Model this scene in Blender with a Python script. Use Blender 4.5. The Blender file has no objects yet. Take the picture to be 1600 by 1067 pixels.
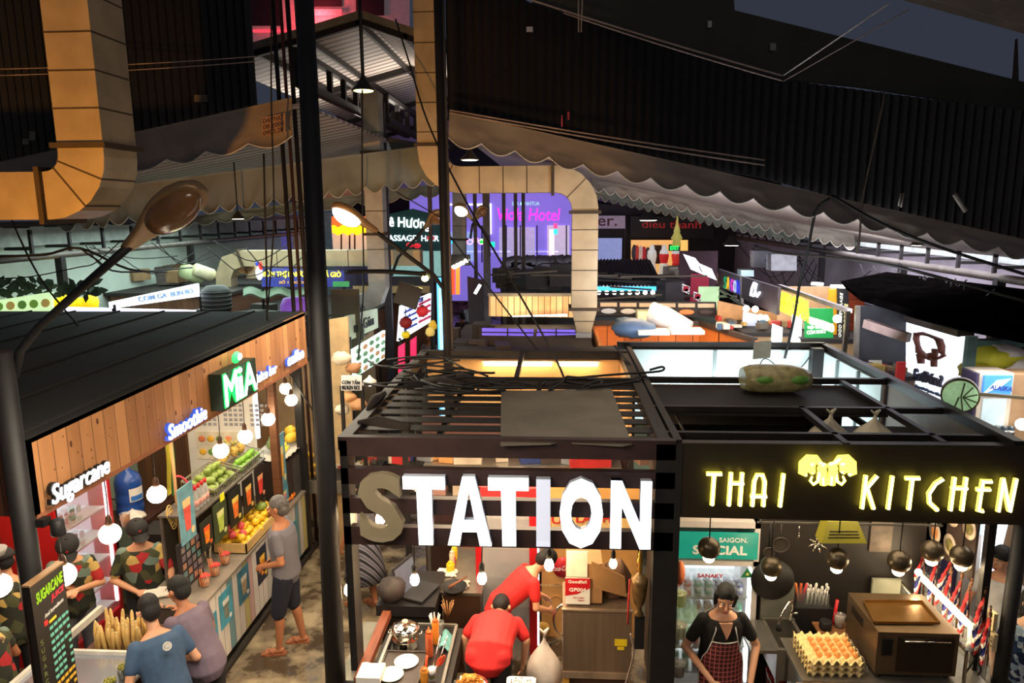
import bpy, math, random
from math import sin, cos, pi, radians, sqrt
from mathutils import Vector as V, Matrix, noise
S = bpy.context.scene
COL = S.collection
rnd = random.Random(7)

# ---------------------------------------------------------------- camera, world, exposure
H = 4.72
FPX = 1120.0
YAW, PITCH, ROLL = radians(3.57), radians(10.37), radians(-0.45)
FW = V((-sin(YAW)*cos(PITCH), cos(YAW)*cos(PITCH), -sin(PITCH)))
RT0 = V((cos(YAW), sin(YAW), 0)); UP0 = RT0.cross(FW)
RT = RT0*cos(ROLL)+UP0*sin(ROLL); UP = UP0*cos(ROLL)-RT0*sin(ROLL)
EYE = V((0, 0, H))
cam = bpy.data.cameras.new('camera'); co = bpy.data.objects.new('camera', cam); COL.objects.link(co)
cam.sensor_width = 36; cam.lens = FPX*36/1600; cam.clip_end = 300; cam.clip_start = .05
m = Matrix((RT, UP, -FW)).transposed().to_4x4(); m.translation = EYE
co.matrix_world = m
S.camera = co
S.view_settings.view_transform = 'Standard'; S.view_settings.look = 'None'
S.view_settings.exposure = 0.0; S.view_settings.gamma = 1.0
S.view_settings.use_curve_mapping = False
w = bpy.data.worlds.new('night'); S.world = w; w.use_nodes = True
bg = w.node_tree.nodes['Background']; bg.inputs[0].default_value = (.35, .42, .62, 1); bg.inputs[1].default_value = .022

def light(name, kind, loc, power, col=(1, 1, 1), size=.1, sy=None, to=None, spread=None, blend=None):
    d = bpy.data.lights.new(name, kind); o = bpy.data.objects.new(name, d); COL.objects.link(o)
    o.location = loc; d.energy = power; d.color = col
    if kind == 'AREA':
        d.size = size
        if sy: d.shape = 'RECTANGLE'; d.size_y = sy
        if spread: d.spread = spread
    else:
        d.shadow_soft_size = size
        if kind == 'SPOT' and spread: d.spot_size = spread; d.spot_blend = .6
    if to is not None:
        o.rotation_euler = (V(to)-V(loc)).to_track_quat('-Z', 'Y').to_euler()
    return o
WARM = (1, .72, .42); COOL = (.82, .9, 1); SOD = (1, .5, .14)
# sodium street lamp outside the hall, below the balcony on the left, lights the left duct and the underside of the roofs
light('street_and_fill_spot', 'SPOT', (-5.3, 2.6, 3.6), 900, (1, .42, .06), .12, to=(-4.9, 7.0, 5.6), spread=radians(62))
light('street_and_fill_spot', 'SPOT', (-1.0, 4.5, 3.9), 380, (1, .55, .2), .2, to=(-1.2, 12, 5.4), spread=radians(58))  # spot added to turn the centre duct orange-brown, no street lamp here
light('front_fill', 'AREA', (.5, -.6, 5.6), 70, (1, .85, .72), 2.5, 1, to=(0, 9, 5.4))  # unseen fill added behind the camera to brighten the awnings
light('gable_fill', 'AREA', (-3.6, 17, 7.0), 150, (1, .88, .76), 1.5, 7, to=(-4, 17, 9))  # upward fill added to brighten the dark gable underside
light('roof_fill', 'AREA', (1.2, 7.2, 4.6), 20, (1, .86, .66), 3, 2)  # unseen fill added over the near stall roofs and the things on them
light('lane_light', 'AREA', (-2.6, 8.3, 3.6), 75, (1, .84, .62), 1.2, 3.5)
light('lane_light', 'AREA', (-1.7, 3.4, 4.3), 150, (1, .86, .66), 1.5, 1.5)
light('hall_light', 'AREA', (-6.5, 14, 4.4), 300, (.75, .95, .9), 4, 6)
light('hall_light', 'AREA', (5.4, 13.5, 4.0), 260, (.9, .88, 1), 3, 6)
light('hall_light', 'AREA', (0, 20, 3.6), 200, (.8, .75, 1), 5, 5, to=(0, 24, 6))
light('awning_fill', 'AREA', (2.5, 9.6, 3.3), 130, (.9, .92, 1), 3.5, 1.0, to=(2.8, 14, 6.5))  # unseen fill added to lift the right-hand canvases

# ---------------------------------------------------------------- pixel rays (1600 x 1067 frame) onto real planes
def ray(x, y): return FW+RT*((x-800)/FPX)-UP*((y-533.5)/FPX)
def py(x, y, Y): d = ray(x, y); return EYE+d*(Y/d.y)
def pX(x, y, X): d = ray(x, y); return EYE+d*(X/d.x)
def pz(x, y, Z): d = ray(x, y); return EYE+d*((Z-H)/d.z)
def pr(x, y, D): return EYE+ray(x, y)*D

# ---------------------------------------------------------------- materials
MATS = {}
def lin(c):
    return tuple(((v/12.92) if v <= .04045 else ((v+.055)/1.055)**2.4) for v in c)
def rgb(*c): return lin([v/255 for v in c])
def M(name, col=(.5, .5, .5), rough=.55, metal=0, var=.22, scale=5., bump=0., em=None, es=0., trans=0, alpha=1., spec=None, stretch=None):
    if name in MATS: return MATS[name]
    m = bpy.data.materials.new(name); m.use_nodes = True; nt = m.node_tree; N = nt.nodes; L = nt.links
    b = N['Principled BSDF']
    tc = N.new('ShaderNodeTexCoord'); mp = N.new('ShaderNodeMapping'); L.new(tc.outputs['Object'], mp.inputs[0])
    if stretch: mp.inputs['Scale'].default_value = stretch
    nz = N.new('ShaderNodeTexNoise'); nz.inputs['Scale'].default_value = scale; nz.inputs['Detail'].default_value = 5
    L.new(mp.outputs[0], nz.inputs['Vector'])
    mx = N.new('ShaderNodeMix'); mx.data_type = 'RGBA'
    mr = N.new('ShaderNodeMapRange'); mr.inputs[1].default_value = .3; mr.inputs[2].default_value = .7
    L.new(nz.outputs['Fac'], mr.inputs[0]); L.new(mr.outputs[0], mx.inputs[0])
    mx.inputs[6].default_value = (*[c*(1-var) for c in col], 1); mx.inputs[7].default_value = (*[min(1, c*(1+var)) for c in col], 1)
    L.new(mx.outputs[2], b.inputs['Base Color'])
    b.inputs['Roughness'].default_value = rough; b.inputs['Metallic'].default_value = metal
    if em: b.inputs['Emission Color'].default_value = (*em, 1); b.inputs['Emission Strength'].default_value = es
    if trans: b.inputs['Transmission Weight'].default_value = trans
    if alpha < 1: b.inputs['Alpha'].default_value = alpha
    if bump:
        bp = N.new('ShaderNodeBump'); bp.inputs['Strength'].default_value = bump; bp.inputs['Distance'].default_value = .02
        L.new(nz.outputs['Fac'], bp.inputs['Height']); L.new(bp.outputs[0], b.inputs['Normal'])
    MATS[name] = m; return m
def E(name, col, s): return M(name, col, .5, em=col, es=s, var=.0)
def planks(name, c1, c2, axis=1, width=.13, rough=.6, grain=(6, 6, 1), gap=.04):
    """boards side by side along one axis, each with a tint and grain of its own"""
    if name in MATS: return MATS[name]
    m = M(name, c1, rough); nt = m.node_tree; N = nt.nodes; L = nt.links; b = N['Principled BSDF']
    tc = N.new('ShaderNodeTexCoord'); sp = N.new('ShaderNodeSeparateXYZ'); L.new(tc.outputs['Object'], sp.inputs[0])
    def mt(op, a, bv=None):
        n = N.new('ShaderNodeMath'); n.operation = op
        for i, x in enumerate((a, bv)):
            if x is None: continue
            if isinstance(x, (int, float)): n.inputs[i].default_value = x
            else: L.new(x, n.inputs[i])
        return n.outputs[0]
    s = mt('DIVIDE', sp.outputs[axis], width); fl = mt('FLOOR', s); fr = mt('FRACT', s)
    wn = N.new('ShaderNodeTexWhiteNoise'); wn.noise_dimensions = '1D'; L.new(fl, wn.inputs['W'])
    mp = N.new('ShaderNodeMapping'); mp.inputs['Scale'].default_value = grain; L.new(tc.outputs['Object'], mp.inputs[0])
    nz = N.new('ShaderNodeTexNoise'); nz.inputs['Scale'].default_value = 2.5; nz.inputs['Detail'].default_value = 6; nz.inputs['Distortion'].default_value = 1.2
    L.new(mp.outputs[0], nz.inputs['Vector'])
    f = mt('ADD', mt('MULTIPLY', wn.outputs[0], .55), mt('MULTIPLY', nz.outputs['Fac'], .6))
    mx = N.new('ShaderNodeMix'); mx.data_type = 'RGBA'; L.new(mt('SUBTRACT', f, .1), mx.inputs[0])
    mx.inputs[6].default_value = (*c1, 1); mx.inputs[7].default_value = (*c2, 1)
    g = mt('GREATER_THAN', fr, gap)
    m2 = N.new('ShaderNodeMix'); m2.data_type = 'RGBA'; L.new(g, m2.inputs[0]); m2.inputs[6].default_value = (*[c*.2 for c in c1], 1)
    L.new(mx.outputs[2], m2.inputs[7]); L.new(m2.outputs[2], b.inputs['Base Color'])
    return m
def ramp_mat(name, tex, scale, stops, rough=.7, interp='CONSTANT', stretch=(1, 1, 1), rot=(0, 0, 0), em=0):
    """colour patches from a procedural texture: tex 'VORONOI', 'NOISE' or 'WAVE'"""
    if name in MATS: return MATS[name]
    m = M(name, (.5, .5, .5), rough); nt = m.node_tree; N = nt.nodes; L = nt.links; b = N['Principled BSDF']
    tc = N.new('ShaderNodeTexCoord'); mp = N.new('ShaderNodeMapping'); L.new(tc.outputs['Object'], mp.inputs[0])
    mp.inputs['Scale'].default_value = stretch; mp.inputs['Rotation'].default_value = rot
    if tex == 'VORONOI':
        t = N.new('ShaderNodeTexVoronoi'); t.inputs['Scale'].default_value = scale; L.new(mp.outputs[0], t.inputs['Vector'])
        sp = N.new('ShaderNodeSeparateColor'); L.new(t.outputs['Color'], sp.inputs[0]); fac = sp.outputs[0]
    elif tex == 'NOISE':
        t = N.new('ShaderNodeTexNoise'); t.inputs['Scale'].default_value = scale; t.inputs['Detail'].default_value = 4; L.new(mp.outputs[0], t.inputs['Vector']); fac = t.outputs['Fac']
    else:
        t = N.new('ShaderNodeTexWave'); t.bands_direction = 'DIAGONAL'; t.inputs['Scale'].default_value = scale; t.inputs['Distortion'].default_value = .6; L.new(mp.outputs[0], t.inputs['Vector']); fac = t.outputs['Fac']
    cr = N.new('ShaderNodeValToRGB'); cr.color_ramp.interpolation = interp; L.new(fac, cr.inputs[0])
    e = cr.color_ramp.elements
    while len(e) < len(stops): e.new(.5)
    for i, (p, c) in enumerate(stops): e[i].position = p; e[i].color = (*c, 1)
    L.new(cr.outputs[0], b.inputs['Base Color'])
    if em: L.new(cr.outputs[0], b.inputs['Emission Color']); b.inputs['Emission Strength'].default_value = em
    return m

# ---------------------------------------------------------------- mesh builder
def frame(d, up=V((0, 0, 1))):
    d = d.normalized()
    if abs(d.dot(up)) > .95: up = V((0, 1, 0)) if abs(d.y) < .9 else V((1, 0, 0))
    a = d.cross(up).normalized(); return a, a.cross(d).normalized()
class G:
    def __init__(s, mat=None):
        s.v = []; s.f = []; s.k = []; s.s = []; s.ms = []; s.cur = 0
        if mat: s.use(mat)
    def use(s, mat):
        if mat not in s.ms: s.ms.append(mat)
        s.cur = s.ms.index(mat); return s
    def add(s, vs, fs, smooth=False):
        n = len(s.v); s.v += [V(p) for p in vs]
        for f in fs: s.f.append([i+n for i in f]); s.k.append(s.cur); s.s.append(smooth)
        return s
    def box(s, c, d, ax=None):
        """box of size d about c; ax = (right, up) directions or None"""
        c = V(c); x, y, z = V((1, 0, 0)), V((0, 1, 0)), V((0, 0, 1))
        if ax: x = V(ax[0]).normalized(); z = V(ax[1]).normalized(); y = z.cross(x)
        P = [c+x*(i*d[0]/2)+y*(j*d[1]/2)+z*(k*d[2]/2) for i in (-1, 1) for j in (-1, 1) for k in (-1, 1)]
        return s.add(P, [(0, 1, 3, 2), (4, 6, 7, 5), (0, 4, 5, 1), (2, 3, 7, 6), (0, 2, 6, 4), (1, 5, 7, 3)])
    def bb(s, x0, x1, y0, y1, z0, z1): return s.box(((x0+x1)/2, (y0+y1)/2, (z0+z1)/2), (abs(x1-x0), abs(y1-y0), abs(z1-z0)))
    def bar(s, a, b, w, h=None, up=V((0, 0, 1))):
        a, b = V(a), V(b); d = b-a; h = h or w; r, u = frame(d, up)
        c = (a+b)/2; d0 = d.normalized()
        P = [c+d0*(i*d.length/2)+r*(j*w/2)+u*(k*h/2) for i in (-1, 1) for j in (-1, 1) for k in (-1, 1)]
        return s.add(P, [(0, 1, 3, 2), (4, 6, 7, 5), (0, 4, 5, 1), (2, 3, 7, 6), (0, 2, 6, 4), (1, 5, 7, 3)])
    def slab(s, pts, t):
        """polygon given thickness vector t"""
        n = len(pts); t = V(t); P = [V(p) for p in pts]; Q = [p+t for p in P]
        return s.add(P+Q, [list(range(n))[::-1], list(range(n, 2*n))]+[(i, (i+1) % n, n+(i+1) % n, n+i) for i in range(n)])
    def tube(s, path, r, seg=8, caps=True, smooth=True, flat=None):
        P = [V(p) for p in path]; n = len(P)
        R = list(r) if hasattr(r, '__len__') else [r]*n
        vs = []; t = (P[1]-P[0]).normalized(); a, b = frame(t)
        for i in range(n):
            t2 = (P[min(i+1, n-1)]-P[max(i-1, 0)])
            if t2.length > 1e-9: t2.normalize()
            else: t2 = t
            q = t.rotation_difference(t2); a = q @ a; b = q @ b; t = t2
            for k in range(seg):
                an = 2*pi*k/seg; vs.append(P[i]+a*(cos(an)*R[i])+b*(sin(an)*R[i]*(flat or 1)))
        fs = [(i*seg+k, i*seg+(k+1) % seg, (i+1)*seg+(k+1) % seg, (i+1)*seg+k) for i in range(n-1) for k in range(seg)]
        s.add(vs, fs, smooth)
        if caps:
            m0 = len(s.v)-n*seg
            s.f.append([m0+k for k in range(seg)][::-1]); s.k.append(s.cur); s.s.append(False)
            s.f.append([m0+(n-1)*seg+k for k in range(seg)]); s.k.append(s.cur); s.s.append(False)
        return s
    def lathe(s, prof, at=(0, 0, 0), up=(0, 0, 1), seg=20, sx=1, sy=1, smooth=True):
        at = V(at); z = V(up).normalized(); a, b = frame(z)
        if abs(z.z) > .99: a, b = V((1, 0, 0)), V((0, 1, 0))*(1 if z.z > 0 else -1)
        vs = []; n = len(prof)
        for r, h in prof:
            for k in range(seg):
                an = 2*pi*k/seg; vs.append(at+z*h+a*(cos(an)*r*sx)+b*(sin(an)*r*sy))
        fs = [(i*seg+k, i*seg+(k+1) % seg, (i+1)*seg+(k+1) % seg, (i+1)*seg+k) for i in range(n-1) for k in range(seg)]
        s.add(vs, fs, smooth)
        m0 = len(s.v)-n*seg
        if prof[0][0] > 1e-6: s.f.append([m0+k for k in range(seg)][::-1]); s.k.append(s.cur); s.s.append(False)
        if prof[-1][0] > 1e-6: s.f.append([m0+(n-1)*seg+k for k in range(seg)]); s.k.append(s.cur); s.s.append(False)
        return s
    def ball(s, c, r, seg=14, rings=9, ax=None, jit=0):
        """ellipsoid: r a number or (rx, ry, rz)"""
        c = V(c); r = (r, r, r) if not hasattr(r, '__len__') else r
        x, y, z = ax or (V((1, 0, 0)), V((0, 1, 0)), V((0, 0, 1)))
        vs = [c-z*r[2]]
        for i in range(1, rings):
            ph = pi*i/rings-pi/2
            for k in range(seg):
                an = 2*pi*k/seg; d = 1
                if jit: d = 1+jit*noise.noise(V((cos(an)*2+c.x*9, sin(an)*2+c.y*9, ph*2+c.z*9)))
                vs.append(c+x*(cos(ph)*cos(an)*r[0]*d)+y*(cos(ph)*sin(an)*r[1]*d)+z*(sin(ph)*r[2]*d))
        vs.append(c+z*r[2]); T = len(vs)-1
        fs = [(0, 1+(k+1) % seg, 1+k) for k in range(seg)]
        for i in range(rings-2):
            for k in range(seg): fs.append((1+i*seg+k, 1+i*seg+(k+1) % seg, 1+(i+1)*seg+(k+1) % seg, 1+(i+1)*seg+k))
        o = 1+(rings-2)*seg
        fs += [(o+k, o+(k+1) % seg, T) for k in range(seg)]
        return s.add(vs, fs, True)
    def capsule(s, a, b, ra, rb, seg=12, steps=4):
        """tapered limb with round ends"""
        a, b = V(a), V(b); d = b-a; L = max(d.length, 1e-5); u = d/L; n = 4
        pts = []; rr = []
        for i in range(n+1): t = pi/2*(1-i/n); pts.append(a-u*(ra*sin(t))); rr.append(max(ra*cos(t), 1e-4))
        for i in range(1, steps): t = i/steps; pts.append(a+d*t); rr.append(ra+(rb-ra)*t)
        for i in range(n+1): t = pi/2*i/n; pts.append(b+u*(rb*sin(t))); rr.append(max(rb*cos(t), 1e-4))
        return s.tube(pts, rr, seg, True)
    def loft(s, rings, caps=True, smooth=True):
        """rings: lists of equal length of points"""
        n = len(rings[0]); vs = [p for r in rings for p in r]
        fs = [(i*n+k, i*n+(k+1) % n, (i+1)*n+(k+1) % n, (i+1)*n+k) for i in range(len(rings)-1) for k in range(n)]
        s.add(vs, fs, smooth); m0 = len(s.v)-len(vs)
        if caps:
            s.f.append([m0+k for k in range(n)][::-1]); s.k.append(s.cur); s.s.append(False)
            s.f.append([m0+(len(rings)-1)*n+k for k in range(n)]); s.k.append(s.cur); s.s.append(False)
        return s
    def grid(s, fn, nu, nv, smooth=True, thick=None):
        """surface fn(u, v) -> point; thick = vector for a back face"""
        vs = [V(fn(i/nu, j/nv)) for i in range(nu+1) for j in range(nv+1)]; W = nv+1
        fs = [(i*W+j, (i+1)*W+j, (i+1)*W+j+1, i*W+j+1) for i in range(nu) for j in range(nv)]
        if thick:
            t = V(thick); n = len(vs); vs = vs+[p+t for p in vs]; fs += [tuple(n+i for i in f[::-1]) for f in fs]
            ed = [i*W for i in range(nu+1)]+[nu*W+j for j in range(1, W)]+[i*W+nv for i in range(nu-1, -1, -1)]+[j for j in range(nv-1, 0, -1)]
            fs += [(ed[i], ed[(i+1) % len(ed)], n+ed[(i+1) % len(ed)], n+ed[i]) for i in range(len(ed))]
        return s.add(vs, fs, smooth)
    def text(s, body, o, r, u, w, h, d=.01, shear=0., bold=0., sp=1.):
        """lettering whose box is w x h, lower left corner o, right r, up u, thickness d along r x u"""
        key = (body, shear, bold, sp)
        if key not in TXT:
            c = bpy.data.curves.new('t', 'FONT'); c.body = body; c.shear = shear; c.offset = bold; c.space_character = sp; c.resolution_u = 3
            ob = bpy.data.objects.new('t', c); COL.objects.link(ob); bpy.context.view_layer.update()
            me = bpy.data.meshes.new_from_object(ob.evaluated_get(bpy.context.evaluated_depsgraph_get()))
            TXT[key] = ([v.co.copy() for v in me.vertices], [tuple(p.vertices) for p in me.polygons])
            bpy.data.objects.remove(ob); bpy.data.curves.remove(c); bpy.data.meshes.remove(me)
        vs, fs = TXT[key]
        if not vs: return s
        x0 = min(p.x for p in vs); x1 = max(p.x for p in vs); y0 = min(p.y for p in vs); y1 = max(p.y for p in vs)
        o, r, u = V(o), V(r).normalized(), V(u).normalized(); n = r.cross(u).normalized()
        f = [o+r*((p.x-x0)/(x1-x0)*w)+u*((p.y-y0)/(y1-y0)*h) for p in vs]
        cnt = {}
        for q in fs:
            for i in range(len(q)):
                e = (q[i], q[(i+1) % len(q)]); cnt[e] = 1
        N0 = len(f); side = [(a, b, b+N0, a+N0) for (a, b) in cnt if (b, a) not in cnt]
        return s.add([p+n*d for p in f]+f, list(fs)+[tuple(i+N0 for i in q[::-1]) for q in fs]+side)
    def obj(s, name, parent=None, kind=None):
        me = bpy.data.meshes.new(name); me.from_pydata([tuple(p) for p in s.v], [], s.f)
        for mm in s.ms: me.materials.append(mm)
        me.polygons.foreach_set('material_index', s.k); me.polygons.foreach_set('use_smooth', s.s)
        me.update()
        o = bpy.data.objects.new(name, me); COL.objects.link(o)
        if parent is not None: child(o, parent)
        if kind: o['kind'] = kind
        return o
TXT = {}
def child(o, p):
    o.parent = p; t = V((0, 0, 0)); q = p
    while q is not None: t = t+q.location; q = q.parent
    o.matrix_parent_inverse = Matrix.Translation(-t)
def tag(o, label, cat, group=None, kind=None):
    o['label'] = label; o['category'] = cat
    if group: o['group'] = group
    if kind: o['kind'] = kind
    return o
def T(name, label, cat, loc=(0, 0, 0), group=None):
    o = bpy.data.objects.new(name, None); COL.objects.link(o); o.location = loc; o.empty_display_size = .05
    return tag(o, label, cat, group)
def dup(root, loc, rotz=0, label=None, group=None, scale=None):
    """a copy of a thing with copies of its parts and sub-parts"""
    def cp(o, par):
        c = o.copy(); COL.objects.link(c)
        if par is not None: c.parent = par
        for k in [x for x in KIDS.get(o.name, [])]: cp(k, c)
        return c
    r = cp(root, None); r.location = loc; r.rotation_euler = (0, 0, rotz)
    if scale: r.scale = (scale,)*3 if not hasattr(scale, '__len__') else scale
    if label: r['label'] = label
    if group: r['group'] = group
    return r
KIDS = {}
def kids(root):
    """note the parts of a finished prototype so that it can be copied"""
    def walk(o):
        KIDS[o.name] = list(o.children)
        for c in o.children: walk(c)
    walk(root); return root
def struct(g, name): return g.obj(name, kind='structure')
def rect_px(x0, y0, x1, y1, Y): return [py(x0, y1, Y), py(x1, y1, Y), py(x1, y0, Y), py(x0, y0, Y)]
X1, Y1, Z1 = V((1, 0, 0)), V((0, 1, 0)), V((0, 0, 1))
def sag(a, b, d, n=10):
    a, b = V(a), V(b); return [a.lerp(b, i/n)-Z1*(d*4*(i/n)*(1-i/n)) for i in range(n+1)]
# ================================================================ THE HALL: ground, high walls, roofs, awnings
bg.inputs[1].default_value = .085
DARK = M('dark_steel', rgb(30, 25, 24), .5, .3, .3)
BLACK = M('black_paint', rgb(20, 17, 17), .6, 0, .3)
RUSTY = M('brown_steel', rgb(62, 36, 30), .5, .2, .3)
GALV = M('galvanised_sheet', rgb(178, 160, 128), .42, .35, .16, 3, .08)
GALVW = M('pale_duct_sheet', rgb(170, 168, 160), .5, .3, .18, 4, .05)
SEAM = M('duct_seam', rgb(70, 56, 38), .6, .3)
CABLE = M('cable_rubber', rgb(16, 15, 16), .6)
STEEL = M('stainless_steel', rgb(165, 160, 152), .28, .85, .12, 6)
GREYP = M('grey_pipe', rgb(105, 98, 92), .45, .5)
FAB = M('awning_canvas', rgb(128, 118, 110), .85, 0, .22, 1.2, .3)
FABD = M('awning_canvas_grey', rgb(132, 136, 128), .85, 0, .25, 1.2, .3)  # grey-green canvas of the farther awnings
CORR = ramp_mat('corrugated_underside', 'WAVE', 1.0, [(0, rgb(92, 80, 72)), (1, rgb(168, 156, 146))], .55, 'LINEAR', (.001, 2.6, .001))
CONC = M('wet_concrete', rgb(112, 100, 82), .34, 0, .55, 1.6, .5)
nt = CONC.node_tree   # puddles: smoother, darker patches
N_ = nt.nodes; L_ = nt.links; b_ = N_['Principled BSDF']
tc_ = N_.new('ShaderNodeTexCoord'); nz_ = N_.new('ShaderNodeTexNoise'); nz_.inputs['Scale'].default_value = 2.3; nz_.inputs['Detail'].default_value = 8; nz_.inputs['Roughness'].default_value = .65
L_.new(tc_.outputs['Object'], nz_.inputs['Vector'])
cr_ = N_.new('ShaderNodeValToRGB'); cr_.color_ramp.elements[0].position = .44; cr_.color_ramp.elements[0].color = (*rgb(70, 58, 46), 1)
cr_.color_ramp.elements[1].position = .62; cr_.color_ramp.elements[1].color = (*rgb(156, 140, 112), 1); L_.new(nz_.outputs['Fac'], cr_.inputs[0])
L_.new(cr_.outputs[0], b_.inputs['Base Color'])
mr_ = N_.new('ShaderNodeMapRange'); mr_.inputs[1].default_value = .42; mr_.inputs[2].default_value = .6; mr_.inputs[3].default_value = .12; mr_.inputs[4].default_value = .6
L_.new(nz_.outputs['Fac'], mr_.inputs[0]); L_.new(mr_.outputs[0], b_.inputs['Roughness'])

g = G(CONC); g.bb(-16, 14, -1, 46, -.12, 0); struct(g, 'floor')

# side walls of the hall
WL = M('left_wall_plaster', rgb(196, 208, 196), .8, 0, .12, 1.5)
WR = M('right_wall_plaster', rgb(176, 166, 178), .8, 0, .14, 1.5)
g = G(WL); g.bb(-9.5, -9.3, 3, 40, 0, 4.35); struct(g, 'wall_left')
g = G(WR); g.bb(7.3, 7.5, 3, 40, 0, 4.0); struct(g, 'wall_right')
g = G(BLACK); g.bb(-12, 12, 40.0, 40.2, 0, 12); struct(g, 'wall_back')

# dark corrugated gable walls hanging over the hall
SHEET = M('dark_corrugated_sheet', rgb(26, 24, 27), .55, .3, .2, 2)
SHEETG = M('dark_green_sheet', rgb(44, 44, 34), .7, 0, .2, 2)
def corr_wall(px, Y, pitch, mat, name, label, cat, flip=1):
    """vertical corrugated sheet whose outline is px (top-left, top-right, bottom-right ... ) given as top and bottom polylines"""
    top, bot = px
    def at(pl, x):
        for (a, b) in zip(pl, pl[1:]):
            if a.x <= x <= b.x: t = (x-a.x)/(b.x-a.x); return a.z+(b.z-a.z)*t
        return pl[0].z if x < pl[0].x else pl[-1].z
    T_ = [py(*p, Y) for p in top]; B_ = [py(*p, Y) for p in bot]
    x0, x1 = B_[0].x, B_[-1].x; n = int((x1-x0)/pitch*4)
    g = G(mat); g.grid(lambda u, v: (x0+(x1-x0)*u, Y+.022*[0, 1, 0, -1][int(round(u*n)) % 4], at(B_, x0+(x1-x0)*u)+(at(T_, x0+(x1-x0)*u)-at(B_, x0+(x1-x0)*u))*v), n, 1, False, (0, .03, 0))
    return tag(g.obj(name), label, cat)
corr_wall(([(700, -60), (833, 6), (1220, 124), (1540, 166), (1760, 190)], [(700, 188), (1190, 278), (1600, 388), (1760, 432)]), 9.3, .11, SHEET,
          'gable_sheet', 'dark corrugated metal sheet wall above the right-hand awnings', 'wall panel')
corr_wall(([(-160, -160), (0, -160), (352, -160), (356, 0)], [(-160, 289), (0, 256), (192, 212), (400, 166)]), 9.3, .11, M('black_corrugated_sheet', rgb(11, 10, 11), .6, .2),
          'gable_sheet', 'black corrugated metal sheet wall behind the left air duct', 'wall panel')
g = G(SHEETG); g.slab([py(*p, 9.5) for p in [(832, -70), (832, 5), (1100, 88), (1220, 124), (1340, 136), (1540, 166), (1760, 190), (1760, 160), (1592, 126), (1590, 60), (1585, 124), (1148, 16), (1142, -70)]], (0, .05, 0))
tag(g.obj('parapet_panel'), 'dark greenish parapet panel under the strip of night sky', 'wall panel')
# light patches and scraps fixed to the dark sheets
for (x, y, w_, h_, c) in [(828, 48, 10, 8, (150, 152, 170)), (1107, 40, 6, 10, (140, 145, 150)), (1205, 75, 9, 11, (110, 112, 115)), (46, 222, 9, 9, (120, 112, 100)), (56, 213, 8, 14, (120, 112, 100)), (318, 155, 20, 11, (80, 72, 58)), (878, 190, 2, 18, (190, 60, 80)), (888, 182, 3, 12, (190, 60, 70))]:
    g = G(M('scrap_%d' % x, rgb(*c), .6)); g.slab([p-Y1*.06 for p in rect_px(x-w_/2, y-h_/2, x+w_/2, y+h_/2, 9.3)], (0, -.015, 0))
    tag(g.obj('wall_fixing'), 'small pale fitting %s' % {828: 'near its top beside the round duct pole', 1107: 'just below the parapet edge', 1205: 'on the parapet by the cable anchor', 46: 'low on the left, the left one of a pair', 56: 'low on the left, the right one of a pair', 318: 'at lower right of the left sheet', 878: 'glowing thin red, the left of two', 888: 'glowing short red, the right of two'}[x], 'fitting')
for i, (a, b, d) in enumerate([((1408, 302), (1404, 322), .012), ((1412, 302), (1408, 324), .012), ((1491, 303), (1509, 330), .03)]):
    g = G(M('tube_stub', rgb(120, 112, 100), .5)); g.tube([py(*a, 9.18), py(*b, 9.18)], d, 8)
    tag(g.obj('tube_stub'), ['left of two thin upright tubes on the dark right wall', 'right of two thin upright tubes on the dark right wall', 'slanting pale tube on the dark right wall'][i], 'tube')
# near ribbed canopy in the upper right corner
g = G(CORR); A = py(1330, -22, 7.6); B = py(1720, 86, 7.6)
n = 26
def canopy(u, v): return A.lerp(B, v)+V((0, -2.4, .95))*u+Z1*(.03*[0, 1, 0, -1][int(round(u*n*2)) % 4])
g.grid(canopy, n*2, 1, False, (0, 0, .03))
GREYC = M('grey_roof_sheet', rgb(92, 84, 80), .5, .2); g.ms = [GREYC]; tag(g.obj('ribbed_canopy'), 'grey ribbed canopy roof in the upper right corner', 'canopy')

# scalloped awnings ------------------------------------------------------------
def awning(top, bot, Y, n, depth, mat, label, fold=.05):
    A, B = [py(*p, Y) for p in top]; C, D = [py(*p, Y-.05) for p in bot]
    m = n*8
    def f(u, v):
        a = A.lerp(B, u); c = C.lerp(D, u); k = abs(sin(pi*n*u))
        p = a.lerp(c, v)
        if v > .99: p = p-Z1*(depth*k)
        p.y += fold*(noise.noise(V((u*n*.9, v*1.5, Y)))+.4*noise.noise(V((u*n*3, v*3, Y))))*v*1.6
        return p
    g = G(mat); g.grid(f, m, 10, True, (0, .006, 0))
    e = G(M('awning_binding', rgb(205, 198, 188), .7)); e.tube([f(i/m, 1)+V((0, -.008, 0)) for i in range(m+1)], .008, 4)
    t = T('scalloped_awning', label, 'awning', (A+B)/2, 'canvas awnings under the roofs'); g.obj('canvas', t); e.obj('binding', t); return t
awning([(702, 174), (1720, 400)], [(700, 214), (1720, 418)], 8.9, 19, .1, FAB, 'near canvas awning with large scallops right of the bent duct')
awning([(925, 279), (1335, 366)], [(925, 290), (1335, 384)], 14.0, 22, .1, FAB, 'second canvas awning with white-edged scallops to the right of the duct elbow')
awning([(925, 292), (1250, 362)], [(925, 303), (1250, 376)], 17.5, 24, .12, FABD, 'third grey canvas awning with scallops, lowest on the right side')
awning([(-120, 279), (456, 152)], [(-120, 318), (456, 212)], 8.9, 9, .09, FAB, 'brown canvas awning hanging below the black left sheet')
awning([(92, 302), (690, 224)], [(92, 352), (690, 276)], 12.3, 21, .13, FABD, 'grey-green scalloped awning behind the white column duct')
awning([(245, 345), (690, 286)], [(245, 354), (690, 300)], 16.5, 14, .1, FABD, 'low dark awning strip farthest back on the left side')
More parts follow.
